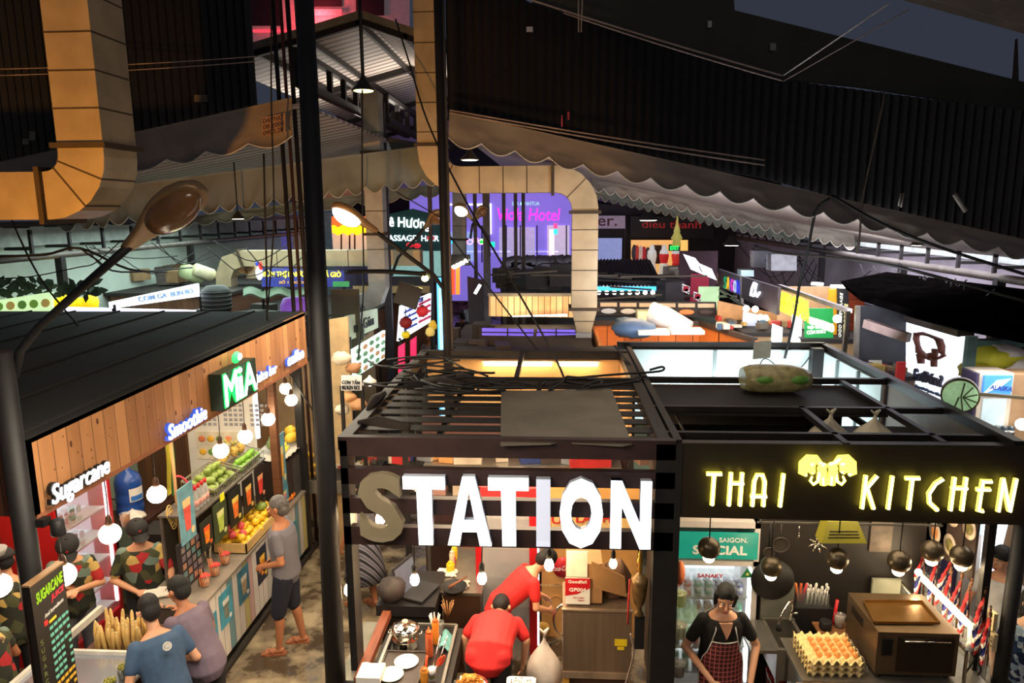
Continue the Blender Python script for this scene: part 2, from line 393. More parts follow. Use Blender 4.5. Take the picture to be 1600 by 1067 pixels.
# printed banner on the left awning
g = G(M('old_banner', rgb(150, 120, 105), .8)); o = py(409, 214, 8.78); r = (py(446, 206, 8.78)-o); u = (py(409, 184, 8.78)-o)
g.slab([o, o+r, o+r+u, o+u], (0, .01, 0)); g.use(M('banner_ink', rgb(70, 30, 28), .8))
for i, s in enumerate(['DAI PHAT', '08 2001', '0903.28']): g.text(s, o+u*(.68-.32*i)+r*.06+Y1*(-.002), r, u, r.length*.85, u.length*.24, .004)
tag(g.obj('printed_banner'), 'small faded banner with dark red print hanging on the left awning', 'banner')

# sloping roofs behind the awnings -------------------------------------------
ROOFM = ramp_mat('roof_underside', 'WAVE', 1.4, [(0, rgb(96, 84, 82)), (1, rgb(170, 156, 150))], .55, 'LINEAR', (.001, 1.6, .001), (0, 0, 0))
def roof(P0, P1, y1, name, label, mat, t=.04):
    g = G(mat); g.slab([P0, P1, P1+Y1*(y1-P1.y), P0+Y1*(y1-P0.y)], (0, 0, t)); return tag(g.obj(name), label, 'roof')
roof(py(702, 168, 9.36)-Z1*.22, py(1690, 386, 9.36)-Z1*.22, 30, 'side_roof', 'long low-pitched roof over the right-hand stalls with a ribbed underside', ROOFM)
roof(py(-160, 280, 9.36)-Z1*.15, py(470, 146, 9.36)-Z1*.15, 30, 'side_roof', 'long low-pitched roof over the left-hand stalls behind the brown awning', ROOFM)
# high gable roof over the middle
Yg = 13.0
RIDGE, EL, ER = py(565, 26, Yg), py(330, 96, Yg), py(760, 92, Yg)
GR = ramp_mat('gable_underside', 'WAVE', 1.3, [(0, rgb(98, 88, 82)), (.5, rgb(196, 184, 174)), (1, rgb(205, 194, 184))], .5, 'LINEAR', (.001, 1.7, .001))
t = T('gable_roof', 'high gable roof with ribbed white underside and dark steel rafters above the lane', 'roof', RIDGE)
g = G(GR); g.slab([EL, RIDGE, RIDGE+Y1*17, EL+Y1*17], (0, 0, .05)); g.obj('left_slope', t)
g = G(GR); g.slab([RIDGE, ER, ER+Y1*17, RIDGE+Y1*17], (0, 0, .05)); g.obj('right_slope', t)
g = G(M('ridge_trim', rgb(120, 108, 88), .6)); g.bar(EL+Z1*.03, RIDGE+Z1*.03, .12, .12); g.bar(RIDGE+Z1*.03, ER+Z1*.03, .12, .12); g.obj('verge_trim', t)
for k in range(4):
    g = G(DARK); yy = Y1*(k*4.2+.05)
    g.bar(EL+yy-Z1*.07, RIDGE+yy-Z1*.07, .1, .12); g.bar(RIDGE+yy-Z1*.07, ER+yy-Z1*.07, .1, .12); g.obj('rafter', t)
for q in (.3, .62, .97):
    g = G(DARK); a = EL.lerp(RIDGE, q)-Z1*.06; g.bar(a, a+Y1*17, .07, .1); g.obj('purlin', t)
for q in (.35, .8):
    g = G(DARK); a = RIDGE.lerp(ER, q)-Z1*.06; g.bar(a, a+Y1*17, .07, .1); g.obj('purlin', t)
# ladder trusses running into the depth, one each side of the white column
def truss(a, b, hgt, n, label):
    t = T('ladder_truss', label, 'truss', a, 'ladder trusses beside the column')
    g = G(DARK); g.bar(a, b, .12, .1); g.obj('top_chord', t)
    g = G(DARK); g.bar(a-Z1*hgt, b-Z1*hgt, .14, .14); g.obj('bottom_chord', t)
    for i in range(n+1):
        p = a.lerp(b, i/n); g = G(DARK); g.bar(p, p-Z1*hgt, .1, .1, up=Y1); g.obj('upright', t)
a = py(462, 78, 12.6); truss(a, a+Y1*9+X1*.05, .52, 10, 'dark ladder truss between the big pole and the hanging lamp')
a = py(603, 150, 16); truss(a, a+Y1*10, .5, 9, 'dark ladder truss between the white column duct and the round duct pole')
# dark translucent box hanging at the truss end
g = G(M('smoke_sheet', rgb(34, 32, 34), .6)); g.slab([py(604, 214, 14), py(650, 222, 14), py(652, 250, 14), py(632, 252, 14), py(612, 236, 14)], (0, .5, 0)); tag(g.obj('hanging_box'), 'dark box hung under the truss left of the bent duct', 'box')

# eave beams with brackets ----------------------------------------------------
def eave(X, z, y0, y1, side, label):
    t = T('eave_beam', label, 'beam', (X, y0, z), 'eave beams along the hall walls')
    g = G(GREYP); g.tube([(X, y0, z), (X, y1, z)], .06, 10); g.obj('pipe', t)
    g = G(M('eave_board', rgb(170, 178, 172), .7)); g.bb(X+side*.42, X+side*.46, y0, y1, z+.16, z+.5); g.obj('board', t)
    k = 0; y = y0+.3
    while y < y1:
        g = G(DARK); g.bar((X, y, z-.02), (X, y, z+.45), .05, .05, up=Y1); g.bar((X, y, z+.14), (X+side*.45, y, z+.14), .06, .05); g.bar((X, y, z+.5), (X+side*.45, y, z+.5), .06, .05); g.obj('bracket', t); y += .95
    g = G(DARK); g.bb(X-.12*side, X+side*.5, y0, y1, z+.5, z+.58); g.obj('top_rail', t)
    return t
eave(6.3, 3.72, 7.6, 26, 1, 'long round eave pipe with brackets below the right-hand awnings')
eave(-8.6, 4.02, 8.2, 26, -1, 'long round eave pipe with brackets along the pale green left wall')
for (x, y, Y, X) in [(1262, 0, 0, 0)]:
    pass
for X, ys in ((6.3, (10.6, 13.5, 17.5)), (-8.6, (12.0, 16.5))):
    for y in ys:
        g = G(DARK); g.bar((X, y, 0), (X, y, 3.72 if X > 0 else 4.0), .12, .12, up=Y1); tag(g.obj('steel_post'), 'dark square steel post holding the %s eave pipe, %s' % ('right' if X > 0 else 'left', {10.6: 'nearest of three', 13.5: 'middle of three', 17.5: 'farthest of three', 12.0: 'nearer of two', 16.5: 'farther of two'}[y]), 'post')

# ================================================================ DUCTS
def duct(path, wd, dp, name, label, seams, flanges=(), mat=GALV, taper=None, closed=True):
    """square duct: path of centre points in the plane y = const; wd in-plane width, dp depth along y"""
    t = T(name, label, 'air duct', path[0], 'square air ducts')
    P = [V(p) for p in path]; n = len(P); rings = []
    for i, p in enumerate(P):
        d = ((P[i]-P[i-1]).normalized() if i else V((0, 0, 0)))+((P[i+1]-P[i]).normalized() if i < n-1 else V((0, 0, 0))); d.normalize()
        s = Y1.cross(d).normalized(); w_ = wd*(taper[i] if taper else 1)
        if 0 < i < n-1:
            c = max(.5, ((P[i]-P[i-1]).normalized().dot(d))); w_ /= c
        rings.append([p+s*(w_/2)-Y1*(dp/2), p-s*(w_/2)-Y1*(dp/2), p-s*(w_/2)+Y1*(dp/2), p+s*(w_/2)+Y1*(dp/2)])
    g = G(mat); g.loft(rings, closed, False); g.obj('sheet_body', t)
    def ring(q, i, e, hgt, gg):
        a, b = P[i], P[i+1]; d = (b-a).normalized(); s = Y1.cross(d); w2 = wd*((taper[i]*(1-q)+taper[i+1]*q) if taper else 1)
        gg.box(a.lerp(b, q), (w2+e, dp+e, hgt), (s, d))
    for (i, q) in seams: g = G(SEAM); ring(q, i, .012, .014, g); g.obj('seam', t)
    for (i, q) in flanges:
        g = G(SEAM); ring(q, i, .09, .05, g); g.obj('flange', t)
    return t
def arc(c, r, a0, a1, n=5): return [V(c)+X1*(r*cos(radians(a0+(a1-a0)*i/n)))+Z1*(r*sin(radians(a0+(a1-a0)*i/n))) for i in range(n+1)]
# big duct at the upper left
Yl = 7.0; wL = .45; a = py(112, -60, Yl-.26)
cL = py(40, 222, Yl); xL = py(112, 100, Yl-.26).x+.0
zb = py(60, 306, Yl-.26).z
pa = [V((a.x, Yl, a.z+.3)), V((xL, Yl, zb+.50))]+arc((xL-.38, Yl, zb+.38), .38, 0, -90, 6)[0:]+[V((-7.6, Yl, zb))]
pa[0].x = xL+.0
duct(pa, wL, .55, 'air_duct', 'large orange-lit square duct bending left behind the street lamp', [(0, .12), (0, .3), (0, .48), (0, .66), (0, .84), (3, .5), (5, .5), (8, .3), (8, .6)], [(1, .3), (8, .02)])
# S-shaped duct in the middle
Yc = 12.0; wC = .42
x1_ = py(671, 60, Yc).x; zh = py(800, 281, Yc).z; x2_ = py(913, 400, Yc).x; rC = .48
top = py(671, -60, Yc).z; bot = py(912, 482, Yc).z; end = py(912, 516, Yc).z
pc = [V((x1_, Yc, top)), V((x1_, Yc, zh+rC+.05))]+arc((x1_+rC, Yc, zh+rC), rC, 180, 270, 5)[1:]+arc((x2_-rC, Yc, zh-rC), rC, 90, 0, 5)+[V((x2_, Yc, bot)), V((x2_, Yc, end))]
nC = len(pc)
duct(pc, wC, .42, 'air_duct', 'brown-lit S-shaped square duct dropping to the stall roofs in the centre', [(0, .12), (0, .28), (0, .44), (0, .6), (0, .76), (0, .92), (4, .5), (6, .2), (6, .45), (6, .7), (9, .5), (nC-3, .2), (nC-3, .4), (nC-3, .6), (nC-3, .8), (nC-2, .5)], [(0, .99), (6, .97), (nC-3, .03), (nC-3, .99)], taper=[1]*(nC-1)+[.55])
g = G(GALVW); g.box((x2_, Yc, (end+2.1)/2), (.26, .26, end-2.1)); tag(g.obj('duct_post'), 'grey square post under the tapered end of the centre duct', 'post')
# short duct section behind the gap (vertical, pale)
Yd = 19.0; a = py(718, 300, Yd); b = py(718, 405, Yd)
duct([a, b], .34, .3, 'air_duct', 'short pale vertical duct hanging beside the purple facade', [(0, .5)], [(0, .7)], GALVW)
# white column duct
Yw = 14.0; a = py(580, 145, Yw); b = py(597, 455, Yw); c = py(560, 472, Yw)
duct([a, V((a.x, Yw, b.z+.1)), V((a.x-.08, Yw, b.z-.12)), V((a.x-.3, Yw, b.z-.22)), V((c.x-.2, Yw, b.z-.24))], .34, .34, 'air_duct', 'pale vertical square duct with its lower end turning left', [(0, .2), (0, .4), (0, .6), (0, .8)], [(0, .3), (0, .72)], GALVW)
# long horizontal duct at left
Yh = 15.5; zz = py(450, 403, Yh).z; e0 = py(362, 403, Yh)
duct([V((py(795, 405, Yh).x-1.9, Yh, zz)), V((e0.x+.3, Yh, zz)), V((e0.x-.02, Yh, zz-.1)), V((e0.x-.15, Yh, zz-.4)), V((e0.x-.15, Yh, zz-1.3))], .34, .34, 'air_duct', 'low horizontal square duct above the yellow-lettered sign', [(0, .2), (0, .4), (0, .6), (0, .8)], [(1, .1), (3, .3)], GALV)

# ================================================================ POLES
def pole(name, a, b, r, label, mat=DARK, r1=None, seg=12):
    g = G(mat); g.tube([a, b], [r, r1 or r], seg); return tag(g.obj(name), label, 'pole')
pole('tall_pole', (-1.8, 5.17, 0), py(473, -60, 5.17), .085, 'thick black tall pole at the near left corner of the bulb-lit stall', BLACK, .062, 16)
P_ = py(448, 300, 9.4)
for i, (dx, r, mt) in enumerate([(0, .028, DARK), (.09, .022, RUSTY), (.17, .03, DARK), (.26, .014, GREYP)]):
    pole('thin_pole', (P_.x+dx, 9.45+.03*i, 0), (P_.x+dx-.05, 9.45+.03*i, 7.6), r, ['black thin pole, leftmost of the bundle beside the tall black pole', 'brown thin pole, second from left in the bundle', 'black pole, third from left in the bundle beside the tall pole', 'thin grey pipe at the right of the bundle'][i], mt)
for i, (x, Y, r, z0, mt) in enumerate([(696, 8.95, .05, 0, BLACK), (704, 9.0, .018, 0, GREYP)]):
    p = py(x, 400, Y); pole('thin_pole', (p.x, Y, z0), (p.x-.02, Y, 7.6), r, ['black pole rising in front of the S-shaped duct', 'thin grey conduit beside the black pole in front of the S-shaped duct'][i], mt)
for i, (x, Y, y0, y1) in enumerate([(610, 14.3, 160, 540), (745, 17, 300, 500), (762, 15, 290, 492), (676, 16, 285, 470), (788, 17, 300, 420), (806, 17, 300, 405), (818, 17, 300, 402)]):
    a, b = py(x, y0, Y), py(x, y1, Y); g = G(M('blue_grey_post', rgb(58, 58, 66), .5, .3)); g.bar(V((b.x, Y, 0)), V((b.x, Y, a.z)), .14 if i in (0, 2) else .08, .1, up=Y1)
    tag(g.obj('steel_post'), ['dark square post right beside the pale vertical duct', 'thin dark post before the purple facade, leftmost', 'blue-grey square post at the left end of the slatted screen', 'slim dark post behind the arm of the lit street lamp', 'slim dark post in front of the pink neon lettering, left', 'slim dark post in front of the pink neon lettering, middle', 'slim dark post in front of the pink neon lettering, right'][i], 'post')

# ================================================================ STREET LAMPS
LAMPB = M('lamp_housing', rgb(150, 120, 84), .45, .4, .2); LENS = M('lamp_lens', rgb(120, 84, 52), .18, 0, .15, 8, .1, spec=.8)
def street_lamp(tip, tail, under, size, label, lit=None, arm=()):
    """tip and tail of the head, under = direction the lens faces"""
    t = T('street_lamp', label, 'street lamp', tail, 'street lamps on curved arms')
    tip, tail = V(tip), V(tail); d = (tip-tail); L = d.length; d.normalize(); un = V(under); un = (un-d*un.dot(d)).normalized(); sd = d.cross(un)
    g = G(LAMPB); rings = []
    prof = [(0, .28), (.06, .34), (.2, .44), (.35, .62), (.5, .86), (.65, 1), (.8, .98), (.9, .8), (.97, .5), (1, .15)]
    for q, w_ in prof:
        w2 = size*w_; h2 = size*(.42*w_+.1)
        rings.append([tail+d*(L*q)+sd*(w2*cos(k*pi/8))*.5+(-un)*(h2*max(0, sin(k*pi/8)))*.62+un*(.08*size*max(0, -sin(k*pi/8))) for k in range(16)])
    g.loft(rings); g.obj('housing', t)
    g = G(E('lamp_lit_lens', (1, .93, .74), lit) if lit else LENS)
    g.ball(tail+d*(L*.66)+un*(size*.05), (L*.3, size*.43, size*.38), 18, 12, (d, sd, un)); g.obj('lens', t)
    if arm:
        g = G(BLACK); g.tube([tail+d*(L*.05)]+[V(p) for p in arm], .026 if size > .2 else .03, 8); g.obj('arm', t)
    return t
a = py(312, 291, 3.75); b = py(198, 388, 4.05)
street_lamp(a, b, V((.35, -.55, -.75)), .25, 'unlit orange-tinted street lamp head near the camera, with its arm and pole', None, [py(150, 430, 4.1), py(60, 512, 4.12), py(32, 548, 4.12), py(22, 590, 4.12)])
a = py(519, 320, 8.2); b = py(588, 362, 8.5)
street_lamp(a, b, V((-.25, -.35, -.9)), .3, 'lit street lamp with a glowing white lens in front of the lanterns', 6.0, [py(640, 402, 8.7), py(678, 430, 8.85), py(692, 450, 8.9), py(694, 480, 8.95)])
a = py(690, 330, 11.6); b = py(664, 356, 11.7)
street_lamp(a, b, V((.3, -.3, -.9)), .3, 'small unlit street lamp tilted right over the green massage sign', None, [py(645, 378, 11.8), py(622, 402, 12), py(612, 430, 12.1)])
a = py(713, 320, 12.6); b = py(737, 342, 12.8)
street_lamp(a, b, V((-.2, -.4, -.9)), .28, 'small street lamp pointing left in front of the pink neon sign', 1.2, [py(752, 356, 12.9), py(763, 370, 13), py(765, 400, 13)])
a = py(758, 322, 14.6); b = py(742, 345, 14.7)
street_lamp(a, b, V((.2, -.4, -.9)), .26, 'small far street lamp pointing right, behind the posts', None, [py(738, 352, 14.8), py(735, 372, 14.9)])

# bell pendants under the roofs
BELL = M('bell_shade', rgb(60, 56, 52), .4, .5); GLOW = E('lamp_glow', (1, .96, .8), 9)
for i, (x, y, Y, r) in enumerate([(568, 142, 12.3, .2), (734, 250, 10.6, .14), (372, 342, 12, .12), (1013, 344, 24, .35), (1143, 383, 20, .25), (1432, 383, 12, .1)]):
    p = py(x, y, Y); t = T('bell_pendant', ['yellow-glowing bell pendant lamp above the pale vertical duct', 'bell pendant lamp in the gap left of the canvas awning', 'small bell pendant lamp hanging left of the pole bundle', 'far white pendant lamp in front of the dark shop sign', 'far pendant lamp over the right-hand stalls', 'faint pendant lamp under the right eave'][i], 'pendant lamp', p, 'bell pendants under the roofs')
    g = G(BELL); g.lathe([(r*.2, r*1.1), (r*.3, r*.9), (r*.55, r*.5), (r, r*.05), (r*1.02, 0)], p); g.obj('shade', t)
    g = G(E('lamp_glow_y', (1, .85, .25), 7) if i == 0 else GLOW); g.lathe([(0.001, -.06*r), (r*.7, -.05*r), (r*.9, .03*r)], p); g.obj('bulb', t)
    g = G(CABLE); g.tube([p+Z1*(r*1.1), p+Z1*(r*1.1+(2.0 if i == 0 else .8))], .012 if i else .03, 6); g.obj('cord', t)

# ================================================================ CABLES
def cable(pts, r, label, mat=CABLE, name='cable', s=None):
    g = G(mat); P = [p if isinstance(p, V) else py(*p) for p in pts]
    if s is not None and len(P) == 2: P = sag(P[0], P[1], s, 12)
    elif len(P) > 2:
        Q = []
        for i in range(len(P)-1):
            p0, p1, p2, p3 = P[max(i-1, 0)], P[i], P[i+1], P[min(i+2, len(P)-1)]
            for k in range(5):
                u = k/5; Q.append(.5*((2*p1)+(p2-p0)*u+(2*p0-5*p1+4*p2-p3)*u*u+(3*p1-p0-3*p2+p3)*u**3))
        P = Q+[P[-1]]
    g.tube(P, r, 5); return tag(g.obj(name), label, 'cable')
WIRE = M('pale_wire', rgb(150, 128, 118), .5)
cable([(0, 108, 8), (400, 88, 9)], .006, 'upper pale wire crossing behind the left duct', WIRE, s=.02)
cable([(0, 118, 8), (400, 96, 9)], .006, 'lower pale wire crossing behind the left duct', WIRE, s=.02)
cable([(800, -10, 9.1), (1222, 118, 9.1)], .012, 'upper steel wire slanting to the anchor on the dark sheet', WIRE, s=.02)
cable([(880, 20, 9.1), (1222, 126, 9.1)], .01, 'lower steel wire slanting to the anchor on the dark sheet', WIRE, s=.02)
cable([(1224, 118, 9.1), (1390, 5, 7.9)], .008, 'bright taut wire from the anchor up to the ribbed canopy', M('bright_wire', rgb(190, 185, 180), .4))
cable([(1224, 127, 9.1), (1420, 15, 7.9)], .006, 'fainter taut wire from the anchor up to the ribbed canopy', WIRE)
cable([(703, 172, 8.7), (1195, 250, 8.7)], .01, 'upper of two wires along the top of the right awning', WIRE, s=.02)
cable([(703, 176, 8.7), (1195, 258, 8.7)], .01, 'lower of two wires along the top of the right awning', WIRE, s=.02)
cable([(904, -30, 7), (904, 50, 7.2)], .008, 'left of two short hanging cords at top centre', WIRE); cable([(911, -30, 7), (908, 50, 7.2)], .008, 'right of two short hanging cords at top centre', WIRE)
cable([(1381, 140, 8.9), (1378, 170, 8.6), (1350, 300, 8.6), (1343, 370, 8.6), (1338, 395, 8.8)], .012, 'dangling cord in front of the dark right sheet', M('cord_brown', rgb(90, 78, 66), .6))
cable([(1296, 310, 8.7), (1275, 330, 8.8), (1262, 390, 9), (1250, 440, 9.2), (1240, 500, 9.3), (1226, 560, 9.3)], .018, 'thick black cable curving down past the yellow sign')
cable([(1300, 305, 8.7), (1380, 350, 8.2), (1480, 390, 7.9), (1640, 440, 7.6)], .018, 'thick black cable slanting right along the awning')
cable([(618, 30, 12), (640, 100, 11.5), (668, 190, 11), (720, 300, 9.5), (800, 440, 8.8), (868, 560, 8.4), (890, 620, 8)], .014, 'long black cable falling across the centre from the roof to the near stall')
cable([(700, 365, 10), (780, 470, 10), (850, 560, 9.5)], .012, 'black cable slanting down in front of the slatted screen')
cable([(0, 300, 9), (60, 430, 8.5), (150, 540, 8)], .012, 'black cable slanting across the pale green wall at far left')
cable([(0, 400, 8.3), (70, 398, 8.4), (126, 388, 8.4), (200, 420, 9), (260, 425, 10)], .016, 'drooping black cable below the left eave pipe')
cable([(126, 388, 8.4), (150, 405, 8.5), (190, 425, 9), (300, 418, 11)], .012, 'second drooping cable below the left eave pipe')
cable([(0, 435, 9), (50, 432, 9), (120, 418, 9), (150, 410, 9.2), (190, 375, 9.5)], .008, 'thin wire running across the pale green wall')
cable([(412, 240, 8.6), (416, 400, 8.6), (420, 520, 8.6), (440, 560, 8.8), (500, 660, 9)], .012, 'black cord hanging left of the pole bundle')
cable([(424, 0, 8.6), (424, 160, 8.6), (428, 330, 8.6), (421, 450, 8.6), (412, 560, 8.8)], .01, 'second black cord hanging left of the pole bundle')
cable([(566, 140, 12.1), (566, 300, 12.1), (568, 440, 12), (560, 560, 10)], .014, 'black cord hanging down from the yellow pendant lamp')
cable([(540, 425, 9.6), (600, 424, 9.2), (665, 428, 9)], .03, 'thick bundle of cables reaching the small bright floodlight')
cable([(620, 300, 10), (680, 335, 10), (700, 345, 9.6)], .008, 'thin wire towards the black pole in the centre')
cable([(1180, 384, 12), (1220, 395, 11.5), (1300, 402, 10.5), (1400, 416, 9.4), (1600, 470, 8)], .02, 'black cable sagging under the right eave pipe')
rc = random.Random(3)
for i in range(15):
    x0 = rc.uniform(1150, 1560); y0 = 388+(x0-1180)*.15; x1 = x0+rc.uniform(-90, 130); Y = 6.2*1120/(x0-860)*.98
    y1 = 395+(x1-1180)*.15; Y2 = max(7.4, 6.1*1120/(x1-860)*.98) if x1 > 900 else Y
    Y = max(7.4, Y)
    cable([(x0, y0, Y), ((x0+x1)/2, max(y0, y1)+rc.uniform(15, 60), (Y+Y2)/2), (x1, y1, Y2)], .011, 'loose black cable looping under the right eave pipe')['group'] = 'loose cables under the right eave'
for i in range(9):
    x0 = rc.uniform(120, 420); y0 = 378+rc.uniform(-5, 10); x1 = x0+rc.uniform(60, 140)
    cable([(x0, y0, 12), ((x0+x1)/2, y0+rc.uniform(15, 45), 12.5), (x1, y0+rc.uniform(-10, 20), 13)], .01, 'loose dark cable looping across the left hall')['group'] = 'loose cables on the left'
# ================================================================ FRUIT AND SUGARCANE STALL ON THE LEFT
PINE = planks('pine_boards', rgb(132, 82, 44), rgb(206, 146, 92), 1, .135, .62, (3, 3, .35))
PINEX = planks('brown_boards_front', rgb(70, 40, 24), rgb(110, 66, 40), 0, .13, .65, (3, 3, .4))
ROOFBLK = M('roof_felt', rgb(15, 12, 11), .85, 0, .35, 3, .3)
WHITEL = E('sign_letter_white', (1, 1, 1), 5.0)
BLUEBACK = E('sign_edge_blue', (.03, .08, .5), .8)
WOODD = M('dark_wood', rgb(92, 56, 34), .55, 0, .3, 4, stretch=(1, 1, 8))
XF = -3.3
t = T('stall_roof', 'black felt roof of the timber-fronted fruit stall on the left', 'roof', (-6, 6.7, 3.3))
g = G(ROOFBLK); g.slab([(-9.2, 4.1, 3.3), (XF, 4.1, 3.3), (XF, 9.25, 3.38), (-9.2, 9.25, 3.38)], (0, 0, .04)); g.obj('roof_deck', t)
g = G(M('roof_batten', rgb(22, 18, 16), .8))
for k in range(9): g.bar((XF-.1-k*.62, 4.1, 3.345), (XF-.1-k*.62, 9.25, 3.425), .02, .02)
g.obj('roof_batten', t)
t = T('fascia_board', 'long knotty pine-board fascia above the fruit stall counter', 'fascia', (XF, 4.1, 2.8))
g = G(PINE); g.slab([(XF, 4.1, 2.82), (XF, 9.15, 2.76), (XF, 9.15, 3.42), (XF, 4.1, 3.33)], (-.04, 0, 0)); g.obj('boards', t)
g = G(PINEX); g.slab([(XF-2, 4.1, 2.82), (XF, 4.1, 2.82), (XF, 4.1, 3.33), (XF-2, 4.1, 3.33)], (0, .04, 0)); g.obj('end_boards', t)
g = G(M('pine_soffit', rgb(150, 92, 62), .6)); g.slab([(XF+.005, 4.1, 2.80), (XF+.005, 9.15, 2.74), (XF+.005, 9.15, 2.77), (XF+.005, 4.1, 2.83)], (-.09, 0, 0)); g.obj('bottom_rail', t)
KN = M('knot', rgb(88, 50, 28), .7)
g = G(KN)
for i in range(70):
    y = rnd.uniform(4.2, 9.0); z = 2.84+rnd.random()*.48; r_ = rnd.choice([.004, .005, .006, .016])
    g.ball((XF+.001, y, z), (.002, r_*.8, r_*1.5), 8, 5)
g.obj('knots', t)['kind'] = 'stuff'

def led_sign(name, label, a, b, zlow, hgt, words, fr=WHITEL, back=BLUEBACK, X=XF+.03, shear=.15, bold=.012, group='lit lettering on the pine fascia', backing=True, slope=0):
    """a, b = y start and end on the fascia"""
    t = T(name, label, 'sign', (X, a, zlow), group)
    u = V((0, 0, 1)); r = V((0, b-a, slope)).normalized(); L = (b-a)
    if backing:
        g = G(back); g.text(words, V((X, a-.01, zlow-.01)), r, u, L+.02, hgt+.02, .03, shear, bold+.012); g.obj('letter_backing', t)
    x0 = 0; n = len(words); g = G(fr); g.text(words, V((X+.032, a, zlow)), r, u, L, hgt, .008, shear, bold); g.obj('lettering', t)
    return t
led_sign('lettered_sign', 'white glowing script sign reading Sugarcane on the pine fascia', 4.17, 4.77, 2.83, .17, 'Sugarcane', shear=.2, bold=.006, back=BLACK)
led_sign('lettered_sign', 'white glowing sign reading Smoothie in the middle of the pine fascia', 5.58, 6.24, 2.84, .13, 'Smoothie', bold=.006, shear=.15)
led_sign('lettered_sign', 'white-blue glowing sign reading juice just right of the green letters', 7.35, 7.95, 2.86, .14, 'juice bar', bold=.02)
led_sign('lettered_sign', 'far white-blue glowing sign at the end of the pine fascia', 8.3, 8.85, 2.88, .14, 'coffee', bold=.02)
t = T('lettered_sign', 'green-edged glowing sign reading MiA with a leaf above it', 'sign', (XF, 6.45, 2.87), 'lit lettering on the pine fascia')
GREENB = E('sign_edge_green', (.02, .75, .12), 1.6); DKG = M('sign_box_dark_green', rgb(12, 36, 20), .5)
g = G(DKG); g.box((XF+.07, 6.84, 3.03), (.12, .80, .36)); g.obj('sign_box', t)
for k, (ch, y0, y1, h_) in enumerate([('M', 6.47, 6.74, .31), ('i', 6.77, 6.86, .31), ('A', 6.88, 7.19, .31)]):
    g = G(GREENB); g.text(ch, (XF+.135, y0-.012, 2.872), Y1, Z1, y1-y0+.03, h_+.024, .008, 0, .03)
    g.use(E('sign_letter_greenwhite', (.86, 1, .88), 4)); g.text(ch, (XF+.146, y0, 2.884), Y1, Z1, y1-y0, h_, .006, 0, .0); g.obj('letter', t)
g = G(GREENB); g.ball((XF+.1, 6.86, 3.29), (.02, .1, .06), 12, 6); g.use(E('sign_letter_greenwhite', (1, 1, 1), 4)); g.ball((XF+.12, 6.90, 3.29), (.012, .05, .035), 12, 6); g.obj('leaf_emblem', t)

# posts of the stall ------------------------------------------------------------
pole('corner_post', (-3.36, 4.06, 0), (-3.36, 4.06, 3.9), .066, 'thick black round post at the near left corner holding the street lamp arm', BLACK, seg=16)
t = T('post_floodlight', 'small black floodlight clamped to the near left post', 'floodlight', (-3.3, 4.1, 2.75))
p = pX(90, 822, -3.2); g = G(BLACK); g.lathe([(.02, .05), (.04, .04), (.045, -.05), (.04, -.06)], p); g.obj('lamp_head', t)
g = G(BLACK); g.box(pX(66, 815, -3.28), (.07, .07, .05)); g.bar(pX(66, 815, -3.28), p, .015); g.obj('bracket', t)
for i, (y, w_) in enumerate([(8.28, .09), (9.15, .1)]):
    g = G(WOODD if i == 0 else BLACK); g.bb(-3.52, -3.52+w_, y, y+w_, .96 if i == 0 else 0, 2.74); tag(g.obj('timber_post'), ['warm-lit wooden post between the lime rack and the bananas', 'black square post at the far end of the fruit stall'][i], 'post')
# counter ------------------------------------------------------------------
PASTEL = ramp_mat('pastel_boards', 'WAVE', 1, [(0, (1, 1, 1))], .6)
def pastel():
    m = MATS['pastel_boards']; nt = m.node_tree; N = nt.nodes; L = nt.links; b = N['Principled BSDF']
    tc = N.new('ShaderNodeTexCoord'); sp = N.new('ShaderNodeSeparateXYZ'); L.new(tc.outputs['Object'], sp.inputs[0])
    def mt(op, a, v):
        n = N.new('ShaderNodeMath'); n.operation = op; L.new(a, n.inputs[0]); n.inputs[1].default_value = v; return n.outputs[0]
    s = mt('DIVIDE', sp.outputs[1], .125); wn = N.new('ShaderNodeTexWhiteNoise'); wn.noise_dimensions = '1D'; L.new(mt('FLOOR', s, 0), wn.inputs['W'])
    cr = N.new('ShaderNodeValToRGB'); cr.color_ramp.interpolation = 'CONSTANT'; e = cr.color_ramp.elements
    for i, (p_, c) in enumerate([(0, (226, 218, 210)), (.5, (214, 200, 132)), (.7, (120, 160, 170)), (.8, (214, 176, 170)), (.9, (198, 194, 190))]):
        if i > 1: e.new(p_)
        e[i].position = p_; e[i].color = (*rgb(*c), 1)
    L.new(wn.outputs[0], cr.inputs[0])
    nz = N.new('ShaderNodeTexNoise'); mp = N.new('ShaderNodeMapping'); mp.inputs['Scale'].default_value = (30, 30, 3); L.new(tc.outputs['Object'], mp.inputs[0]); L.new(mp.outputs[0], nz.inputs[0]); nz.inputs['Scale'].default_value = 1.5
    mx = N.new('ShaderNodeMix'); mx.data_type = 'RGBA'; mx.blend_type = 'MULTIPLY'; mx.inputs[0].default_value = .3; L.new(cr.outputs[0], mx.inputs[6]); L.new(nz.outputs['Fac'], mx.inputs[7])
    g_ = mt('GREATER_THAN', mt('FRACT', s, 0), .05); m2 = N.new('ShaderNodeMix'); m2.data_type = 'RGBA'; L.new(g_, m2.inputs[0]); m2.inputs[6].default_value = (.04, .035, .03, 1); L.new(mx.outputs[2], m2.inputs[7])
    L.new(m2.outputs[2], b.inputs['Base Color'])
pastel()
XC = -3.45
t = T('serving_counter', 'long fruit stall counter faced with pastel vertical boards along the lane', 'counter', (XC-.3, 7.3, 0))
g = G(PASTEL); g.bb(XC-.03, XC, 6.2, 9.15, .12, .92); g.obj('board_front', t)
